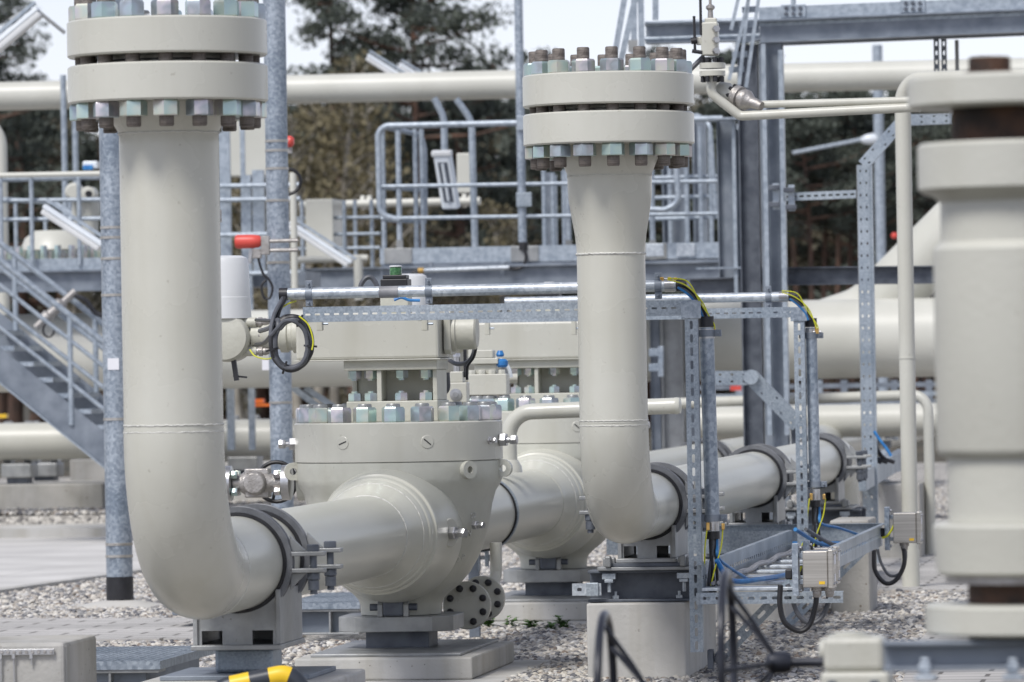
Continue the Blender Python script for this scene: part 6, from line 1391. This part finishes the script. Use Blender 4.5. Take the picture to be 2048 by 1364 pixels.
def handwheel(cx, cy, label, shaft_to=None):
    c = P(cx, cy, YW); R_ = 0.225 * 13.2 / 14.4; n_ = E * cos(0.02) + D * sin(0.02)
    n_ = (E + D * 0.02).normalized(); u_ = Z; v_ = n_.cross(u_).normalized()
    t_ = thing('handwheel', label, 'handwheel', c - Z * R_, 0, 'black handwheels in the foreground')
    part('rim', B().tube([c + (u_ * cos(a) + v_ * sin(a)) * R_ for a in [2 * pi * i / 64 for i in range(64)]], 8.5 * sw_, 16, closed=True), 'wheel_black', t_)
    hub = c + E * (96 * sw_)
    part('hub', B().lathe(hub - E * 0.022, E, [(0.014, 0), (0.026, 0.012), (0.026, 0.045), (0.02, 0.06)], 24), 'wheel_black', t_)
    for k in range(5):
        a = 0.35 + 2 * pi * k / 5
        e_ = c + (u_ * cos(a) + v_ * sin(a)) * (R_ - 0.004)
        part('spoke', B().tube([hub + (u_ * cos(a) + v_ * sin(a)) * 0.015, hub + (e_ - hub) * 0.5 + E * 0.008, e_], 5 * sw_, 10), 'wheel_black', t_)
    L = shaft_to or 0.14
    part('shaft', B().cyl(hub + E * 0.03, hub + E * L, 10.5 * sw_, n=20), 'wheel_black', t_)
    return t_
handwheel(1455, 1326, 'complete black spoked handwheel on a long shaft at bottom right', 0.135)
handwheel(1212, 1408, 'black spoked handwheel cut by the bottom edge in front of the pale pier', 0.3)
t_ = thing('gearbox', 'small blurred cream gearbox at the end of the handwheel shaft', 'gearbox', P(1712, 1380, YW), -A)
with local():
    part('housing', B().bb(-60 * sw_, 60 * sw_, -0.07, 0.07, 40 * sw_, 108 * sw_), 'paint_warm', t_, bev=0.012, sm=False, lc=True)
    part('cover', B().lathe((-10 * sw_, 0, 108.2 * sw_), (0, 0, 1), [(46 * sw_, 0), (46 * sw_, 3 * sw_), (30 * sw_, 5 * sw_), (30 * sw_, 8 * sw_), (8 * sw_, 8 * sw_)], 30), 'paint_warm', t_, lc=True)
    part('lower_housing', B().bb(-66 * sw_, 72 * sw_, -0.08, 0.08, -10 * sw_, 39.5 * sw_), 'paint_warm', t_, bev=0.010, sm=False, lc=True)
    part('shaft_boss', B().lathe((-60.5 * sw_, 0, 78 * sw_), (-1, 0, 0), [(26 * sw_, 0), (26 * sw_, 6 * sw_), (18 * sw_, 12 * sw_)], 24), 'paint_warm', t_, lc=True)
    bq = B()
    for x in (-42, 42): bq.hexn((x * sw_, -0.0805, 12 * sw_), (0, -1, 0), 0.026, 0.014)
    part('housing_bolt', bq, 'steel_dark', t_, lc=True)
# pier with earthing bar
t_ = thing('concrete_pier', 'pale concrete pier with steel earthing bar at the bottom left corner', 'pier', P(60, 1400, 19.3), -A)
o_ = P(128, 1285, 19.3); zt_ = o_.z
ox = (WM[t_.name].inverted() @ o_)
with local():
    part('block', B().bb(ox.x - 0.55, ox.x, ox.y, ox.y + 0.55, ox.z - zt_ - 0.0, ox.z), 'concrete', t_, bev=0.012, sm=False, lc=True)
    part('earth_bar', B().bb(ox.x - 0.55, ox.x - 0.032, ox.y - 0.014, ox.y - 0.006, ox.z - 0.040, ox.z - 0.020), 'machined', t_, bev=0.001, sm=False, lc=True)
    for k in range(12):
        x = ox.x - 0.042 - k * 0.021
        part('bar_bolt', B().hexn((x, ox.y - 0.0145, ox.z - 0.03), (0, -1, 0), 0.010, 0.005), 'cast_steel', t_, lc=True)
    for k, (x, L) in enumerate(((0.11, 0.022), (0.170, 0.2), (0.215, 0.2))):
        part('earth_strap', B().bb(ox.x - x - 0.005, ox.x - x + 0.005, ox.y - 0.0185, ox.y - 0.0165 , ox.z - 0.052, ox.z - 0.026).cyl((ox.x - x, ox.y - 0.010, ox.z - 0.052), (ox.x - x, ox.y - 0.010, ox.z - 0.052 - L), 0.003, n=8), 'machined', t_, sm=False, lc=True)
    part('corner_strip', B().bb(ox.x + 0.0005, ox.x + 0.002, ox.y + 0.02, ox.y + 0.03, ox.z - 0.3, ox.z - 0.01), 'concrete_light', t_, sm=False, lc=True)
# steel box with grating
def grate_box(c, wx, dy, h, label, grp):
    t_ = thing('grated_box', label, 'steel box', (c.x, c.y, 0), -A, grp)
    with local():
        zt2 = c.z
        part('web', B().bb(0.01, wx - 0.06, 0.06, 0.07, 0.01, zt2 - 0.03).bb(wx - 0.07, wx - 0.06, 0.0705, dy - 0.02, 0.01, zt2 - 0.03), 'steel_blue', t_, sm=False, lc=True)
        part('front_flange', B().bb(0, wx, 0.0, 0.13, zt2 - 0.042, zt2 - 0.030).bb(0, wx, 0, 0.13, 0.0, 0.01), 'steel_grey', t_, bev=0.002, sm=False, lc=True)
        part('stiffener', B().bb(wx * 0.62, wx * 0.62 + 0.008, 0.002, 0.058, 0.0105, zt2 - 0.0425).bb(0.0, 0.008, 0.002, 0.058, 0.0105, zt2 - 0.0425), 'steel_grey', t_, sm=False, lc=True)
        b_ = B()
        n1 = int(wx / 0.03)
        for i in range(n1 + 1): b_.bb(i * wx / n1 - 0.0015, i * wx / n1 + 0.0015, 0.0, dy, zt2 - 0.028, zt2)
        n2 = int(dy / 0.034)
        for i in range(n2 + 1): b_.bb(-0.0015, wx + 0.0015, i * dy / n2 - 0.0014, i * dy / n2 + 0.0014, zt2 - 0.0281, zt2 - 0.0005)
        part('grating', b_, 'galv', t_, sm=False, lc=True)
        part('grating_frame', B().bb(-0.006, wx + 0.006, -0.006, -0.0022, zt2 - 0.0295, zt2 + 0.001).bb(wx + 0.002, wx + 0.006, -0.002, dy, zt2 - 0.0295, zt2 + 0.001), 'galv', t_, sm=False, lc=True)
    return t_
c = P(160, 1324, 20.9); cg = grate_box(c - E * 0.2, m(160, 20.9) + 0.2, 1.15, 0, 'steel box with grating top beside the pale pier at bottom left', 'grated steel boxes')
base_excl(c + E * 0.15 + D * 0.6, 0.35, 0.62)
c = P(560, 1262, 27.5); c = V((c.x, c.y, zat(560, 1207, 27.5))); grate_box(c, m(160, 27.5), 1.3, 0, 'grated steel box behind the left clamp saddle', 'grated steel boxes')
base_excl(c + E * 0.2 + D * 0.65, 0.24, 0.68)
# cover plates on the paving
for (x0, x1, y, lb) in ((345, 428, 1268, 'flat steel cover plate on the paving left of the clamp saddle'), (600, 675, 1264, 'flat dark cover plate behind the clamp saddle')):
    g0 = GP(x0, y); L = (x1 - x0) * g0.y / F
    t_ = thing('cover_plate', lb, 'cover plate', (g0.x, g0.y, 0.045), -A)
    with local():
        part('plate', B().bb(0, L, 0, 0.45, 0, 0.02).bb(0.02, L - 0.02, 0.02, 0.43, 0.0201, 0.03), 'steel_blue', t_, bev=0.003, sm=False, lc=True)
        part('plate_bolt', B().cyl((L * 0.3, 0.1, 0.03), (L * 0.3, 0.1, 0.07), 0.008, n=8).hexn((L * 0.3, 0.1, 0.03), (0, 0, 1), 0.026, 0.014), 'galv_bright', t_, lc=True)
# hazard hoop
t_ = thing('bumper_hoop', 'yellow and black striped tube hoop at the bottom edge', 'bumper', P(530, 1420, 18.2), 0)
hp_ = fillet([P(400, 1480, 18.2), P(440, 1376, 18.2), P(600, 1342, 18.2), P(606, 1480, 18.2)], 0.06, 14)
b_ = B().tube(hp_, m(20, 18.1), 24)
tot = 0
for k_ in b_.uv: b_.uv[k_] = (b_.uv[k_][0] / 0.125 + 0.35, b_.uv[k_][1])
part('tube', b_, 'hazard', t_)

# ================================================================== EARTH WIRE UV (spiral stripes) IS SET BY LENGTH ABOVE
# ================================================================== GRAVEL
def inside(x, y, poly):
    c = False; n_ = len(poly)
    for i in range(n_):
        x1, y1 = poly[i]; x2, y2 = poly[i - 1]
        if (y1 > y) != (y2 > y) and x < (x2 - x1) * (y - y1) / (y2 - y1) + x1: c = not c
    return c
def gravel_sheet(name, y0, y1, cell, z, xr=None):
    vs, fs, idx = [], [], {}
    def vi(i, j):
        if (i, j) not in idx: idx[(i, j)] = len(vs); vs.append((i * cell, j * cell, z))
        return idx[(i, j)]
    for j in range(int(y0 / cell), int(y1 / cell)):
        yy = (j + 0.5) * cell; hw = yy * 1024 / F * 1.25 + 0.3
        for i in range(int(-hw / cell) - 1, int(hw / cell) + 1):
            xx = (i + 0.5) * cell
            if xr is None and any(inside(xx, yy, p) for p in EXC): continue
            if xr is not None and not (xr[0] < xx < xr[1]): continue
            fs.append((vi(i, j), vi(i + 1, j), vi(i + 1, j + 1), vi(i, j + 1)))
    me = bpy.data.meshes.new(name); me.from_pydata(vs, [], fs); me.materials.append(M['gravel_bed'])
    o = bpy.data.objects.new(name, me); COL.objects.link(o); o['kind'] = 'stuff'; return o
def gravel_nodes(dens, size, seed):
    g = bpy.data.node_groups.new('gravel', 'GeometryNodeTree')
    g.interface.new_socket('Geometry', in_out='INPUT', socket_type='NodeSocketGeometry'); g.interface.new_socket('Geometry', in_out='OUTPUT', socket_type='NodeSocketGeometry')
    N = g.nodes; L = g.links; gi = N.new('NodeGroupInput'); go = N.new('NodeGroupOutput')
    gti = N.new('GeometryNodeJoinGeometry')
    for k in range(6):
        ic = N.new('GeometryNodeMeshIcoSphere'); ic.inputs['Radius'].default_value = size; ic.inputs['Subdivisions'].default_value = 3
        sp_ = N.new('GeometryNodeSetPosition'); nz = N.new('ShaderNodeTexNoise'); nz.noise_dimensions = '4D'; nz.inputs['W'].default_value = k * 3.7 + seed; nz.inputs['Scale'].default_value = 0.75 / size; nz.inputs['Detail'].default_value = 1
        po = N.new('GeometryNodeInputPosition'); L.new(po.outputs[0], nz.inputs['Vector'])
        su = N.new('ShaderNodeVectorMath'); su.operation = 'SUBTRACT'; su.inputs[1].default_value = (0.5, 0.5, 0.5); L.new(nz.outputs['Color'], su.inputs[0])
        scn = N.new('ShaderNodeVectorMath'); scn.operation = 'SCALE'; scn.inputs['Scale'].default_value = size * 1.5; L.new(su.outputs[0], scn.inputs[0])
        L.new(ic.outputs['Mesh'], sp_.inputs['Geometry']); L.new(scn.outputs[0], sp_.inputs['Offset'])
        tr_ = N.new('GeometryNodeTransform'); tr_.inputs['Scale'].default_value = (1.0, random.uniform(0.62, 0.9), random.uniform(0.45, 0.7)); L.new(sp_.outputs[0], tr_.inputs['Geometry'])
        ss = N.new('GeometryNodeSetShadeSmooth'); L.new(tr_.outputs[0], ss.inputs['Geometry'])
        sm_ = N.new('GeometryNodeSetMaterial'); sm_.inputs['Material'].default_value = M['pebble']; L.new(ss.outputs[0], sm_.inputs['Geometry'])
        gt_ = N.new('GeometryNodeGeometryToInstance'); L.new(sm_.outputs[0], gt_.inputs[0]); L.new(gt_.outputs[0], gti.inputs[0])
    dp = N.new('GeometryNodeDistributePointsOnFaces'); dp.inputs['Density'].default_value = dens; dp.inputs['Seed'].default_value = seed; L.new(gi.outputs[0], dp.inputs['Mesh'])
    ii = N.new('GeometryNodeInstanceOnPoints'); L.new(dp.outputs['Points'], ii.inputs['Points']); L.new(gti.outputs[0], ii.inputs['Instance']); ii.inputs['Pick Instance'].default_value = True
    rr = N.new('FunctionNodeRandomValue'); rr.data_type = 'FLOAT_VECTOR'; rr.inputs['Min'].default_value = (-0.6, -0.6, 0); rr.inputs['Max'].default_value = (0.6, 0.6, 6.28)
    L.new(rr.outputs[0], ii.inputs['Rotation'])
    rs = N.new('FunctionNodeRandomValue'); rs.data_type = 'FLOAT'; rs.inputs[2].default_value = 0.55; rs.inputs[3].default_value = 1.35; L.new(rs.outputs[1], ii.inputs['Scale'])
    rz = N.new('FunctionNodeRandomValue'); rz.data_type = 'FLOAT_VECTOR'; rz.inputs['Min'].default_value = (0, 0, 0.0); rz.inputs['Max'].default_value = (0, 0, size * 1.1); rz.inputs['Seed'].default_value = 5
    sp2 = N.new('GeometryNodeSetPosition'); L.new(dp.outputs['Points'], sp2.inputs['Geometry']); L.new(rz.outputs[0], sp2.inputs['Offset']); L.new(sp2.outputs[0], ii.inputs['Points'])
    jo = N.new('GeometryNodeJoinGeometry'); L.new(ii.outputs[0], jo.inputs[0]); L.new(gi.outputs[0], jo.inputs[0]); L.new(jo.outputs[0], go.inputs[0]); return g
for nm, y0, y1, cell, dens, size, sd_ in (('gravel', 22.0, 32.0, 0.05, 2700, 0.0158, 3), ('gravel', 32.0, 62.0, 0.1, 1100, 0.019, 9)):
    o = gravel_sheet(nm, y0, y1, cell, GZ + 0.004); md = o.modifiers.new('stones', 'NODES'); md.node_group = gravel_nodes(dens, size, sd_)

o = gravel_sheet('gravel', 47.2, 62.0, 0.1, 0.124, (xa, xb)); md = o.modifiers.new('stones', 'NODES'); md.node_group = gravel_nodes(900, 0.02, 4)
# ================================================================== WEEDS
def weed(px, py, hgt, n_, label):
    g0 = GP(px, py - 4); hgt *= 1.35; rd = random.Random(int(px)); t_ = thing('weed', label, 'weed', g0, 0, 'weeds growing in the gravel')
    st_ = B(); lf = B()
    for k in range(n_):
        a = rd.uniform(0, 2 * pi); L = hgt * rd.uniform(0.5, 1.0); sp_ = rd.uniform(0.1, 0.55)
        tip = g0 + V((cos(a) * sp_ * L, sin(a) * sp_ * L, L)); st_.tube([g0, (g0 + tip) / 2 + Z * L * 0.1, tip], 0.0018, 5)
        for j in range(7):
            f_ = 0.3 + 0.7 * j / 6; c = g0 + (tip - g0) * f_; b2 = rd.uniform(0, 2 * pi); dr = V((cos(b2), sin(b2), rd.uniform(-0.2, 0.5))).normalized(); sd2 = dr.cross(Z).normalized(); ll = rd.uniform(0.028, 0.05)
            lf.add([c, c + dr * ll * 0.5 + sd2 * ll * 0.32 + Z * 0.003, c + dr * ll, c + dr * ll * 0.5 - sd2 * ll * 0.32 + Z * 0.003], [(0, 1, 2, 3)])
    part('stem', st_, 'weed', t_); part('leaves', lf, 'weed', t_, sm=False)
weed(975, 1268, 0.075, 9, 'small green weed left of the row below the capped flanges')
weed(1020, 1266, 0.05, 5, 'tiny weed second in the row below the capped flanges')
weed(1062, 1270, 0.05, 11, 'bushy low weed in the middle of the row at the farther base')
weed(1100, 1272, 0.035, 7, 'flat weed between the two right plants of the row')
weed(1126, 1270, 0.065, 8, 'taller weed at the right end of the row by the pier')
weed(672, 1262, 0.03, 6, 'small weed in the gravel left of the near foot plate')

# ================================================================== TREES
rt = random.Random(11)
def foliage(cl, per, leaf, mat_seed, squash=0.7):
    b_ = []; fs = []
    r_ = random.Random(mat_seed)
    for (c, R_) in cl:
        for _ in range(per):
            while True:
                q = V((r_.uniform(-1, 1), r_.uniform(-1, 1), r_.uniform(-1, 1)))
                if q.length < 1: break
            q = V((q.x, q.y, q.z * squash)) * R_ + c
            a = V((r_.gauss(0, 1), r_.gauss(0, 1), r_.gauss(0, 0.7))).normalized(); u = a.orthogonal().normalized() ; v_ = a.cross(u); s1 = leaf * r_.uniform(0.5, 1.3); s2 = s1 * r_.uniform(0.3, 0.8)
            i = len(b_); b_ += [q - u * s1, q - v_ * s2, q + u * s1, q + v_ * s2]; fs.append((i, i + 1, i + 2, i + 3))
    bb = B(); bb.v = b_; bb.f = fs; return bb
def pine_proto(seed, h, crown0, mat, leaf=0.10, per=46, wdt=1.0):
    r_ = random.Random(seed); tk = B(); cl = []
    lean = V((r_.uniform(-0.3, 0.3), r_.uniform(-0.3, 0.3), 0))
    ax_ = [V((0, 0, 0)) + lean * (t * t) * 1.0 + Z * (h * t) + V((0.1 * sin(5 * t + seed), 0, 0)) for t in [i / 9 for i in range(10)]]
    tk.tube(ax_, [(0.10 if crown0 > 0.55 else 0.16) * (1 - 0.75 * i / 9) for i in range(10)], 9)
    n_ = int(20 + h * 1.2)
    for k in range(n_):
        f_ = crown0 + (1 - crown0) * (k / n_) ** 0.9; z_ = h * f_; i = min(8, int(f_ * 9)); o_ = ax_[i] + (ax_[i + 1] - ax_[i]) * (f_ * 9 - i)
        a = r_.uniform(0, 2 * pi); L = wdt * (0.5 + 2.0 * (1 - ((f_ - crown0) / (1 - crown0)) ** 1.3)) * r_.uniform(0.5, 1.15)
        e_ = o_ + V((cos(a) * L, sin(a) * L, L * r_.uniform(0.0, 0.35)))
        tk.tube([o_, (o_ + e_) / 2 - Z * 0.05 * L, e_], [0.045, 0.03, 0.012], 5)
        for t_2 in (0.45, 0.7, 0.92, 1.05): cl.append((o_ + (e_ - o_) * t_2 + V((r_.uniform(-.25, .25), r_.uniform(-.25, .25), r_.uniform(-.1, .2))), r_.uniform(0.25, 0.55)))
    cl.append((ax_[-1], 0.5))
    root = thing('pine_tree', 'pine', 'tree', (0, 0, 0))
    part('trunk', tk, 'bark', root, lc=True); part('crown', foliage(cl, per, leaf, seed, 0.55), mat, root, lc=True, sm=False)
    return root
def birch_proto(seed, h, leafmat):
    r_ = random.Random(seed); tk = B(); cl = []
    tk.tube([V((0.12 * sin(i * 0.9 + seed), 0, h * i / 9)) for i in range(10)], [0.09 * (1 - 0.85 * i / 9) for i in range(10)], 8)
    for k in range(34):
        f_ = 0.22 + 0.76 * k / 34; o_ = V((0.12 * sin(f_ * 9 * 0.9 + seed), 0, h * f_)); a = r_.uniform(0, 2 * pi); L = r_.uniform(0.5, 1.3) * (1.25 - f_)
        e_ = o_ + V((cos(a) * L, sin(a) * L, L * r_.uniform(0.5, 1.2)))
        tk.tube([o_, e_], [0.022, 0.008], 4)
        for t_2 in (0.5, 0.8, 1.05): cl.append((o_ + (e_ - o_) * t_2, r_.uniform(0.2, 0.42)))
    root = thing('birch_tree', 'birch', 'tree', (0, 0, 0))
    part('trunk', tk, 'bark_pale', root, lc=True); part('crown', foliage(cl, 17, 0.06, seed, 0.8), leafmat, root, lc=True, sm=False)
    return root
protos = {'a': pine_proto(1, 9.6, 0.42, 'needles', 0.055, 95), 'b': pine_proto(2, 8.2, 0.6, 'needles', 0.055, 90, 0.9), 'c': pine_proto(5, 6.2, 0.15, 'needles', 0.065, 80, 0.8),
          'd': pine_proto(8, 5.6, 0.08, 'needles_brown', 0.065, 80, 0.9), 'e': birch_proto(3, 5.6, 'spring_leaf'), 'f': birch_proto(7, 4.8, 'needles_brown')}
usedp = set()
def tree(kind, px, Y, s_, label, grp, rz=None):
    o = protos[kind] if kind not in usedp else dup(protos[kind]); usedp.add(kind)
    x = P(px, 740, Y).x; o.location = (x, Y, -0.03); o.scale = (s_, s_, s_); o.rotation_euler = (0, 0, rt.uniform(0, 6.28) if rz is None else rz)
    o['label'] = label; o['group'] = grp; return o
tree('a', 700, 122, 1.0, 'tall pine standing out against the sky, left one of the pair', 'pines rising above the overhead pipe', 0.3)
tree('b', 850, 120, 1.18, 'tall pine standing out against the sky, right one of the pair', 'pines rising above the overhead pipe', 1.2)
tree('a', 0, 118, 0.93, 'tall pine at the left edge behind the top lamp', 'pines rising above the overhead pipe', 2.2)
tree('b', -70, 126, 1.05, 'pine partly cut by the left edge of the picture', 'pines rising above the overhead pipe', 4.0)
words = {'c': 'dark bushy evergreen', 'd': 'brownish bushy tree', 'e': 'yellow-green spring birch', 'f': 'olive young birch', 'b': 'bare-stemmed pine', 'a': 'tall pine'}
wood = []
for i in range(40): wood.append(('c' if i % 3 else 'd', -100 + i * 56 + rt.uniform(-20, 20), 140 + rt.uniform(-5, 12), rt.uniform(1.22, 1.42)))
for i in range(24): wood.append((('d', 'c')[i % 2], -60 + i * 90 + rt.uniform(-20, 20), 127 + rt.uniform(-4, 5), rt.uniform(0.98, 1.22)))
for px, s_ in ((628, 1.22), (668, 1.16), (705, 1.28), (748, 1.2), (600, 1.1), (480, 1.1), (1000, 0.8)): wood.append(('e', px, 112 + rt.uniform(-4, 4), s_))
for px, s_ in ((150, 0.8), (820, 0.95), (930, 0.8), (1040, 0.9), (560, 0.95)): wood.append(('f', px, 115 + rt.uniform(-3, 3), s_))
for px, s_ in ((1596, 0.78), (1622, 0.72), (1650, 0.75), (1676, 0.8), (1702, 0.7), (1738, 0.77), (1790, 0.73), (1840, 0.78)): wood.append(('b', px, 109 + rt.uniform(-4, 4), s_))
side = lambda px: 'at far left' if px < 230 else 'behind left riser' if px < 440 else 'by middle pole' if px < 600 else 'left of middle platform' if px < 760 else 'behind platform railing' if px < 1040 else 'behind right riser' if px < 1400 else 'right of gantry column' if px < 1800 else 'behind foreground valve'
cnt = {}
for k, px, Y, s_ in wood:
    dist = 'front' if Y < 120 else 'middle' if Y < 134 else 'back'
    base = '%s, %s row of wood %s' % (words[k], dist, side(px)); cnt[base] = cnt.get(base, 0) + 1
    ordn = ['', ', second one', ', third one', ', fourth one', ', fifth one', ', sixth one', ', seventh one'][min(6, cnt[base] - 1)]
    tree(k, px, Y, s_, base + ordn, 'trees of the wood behind the plant')
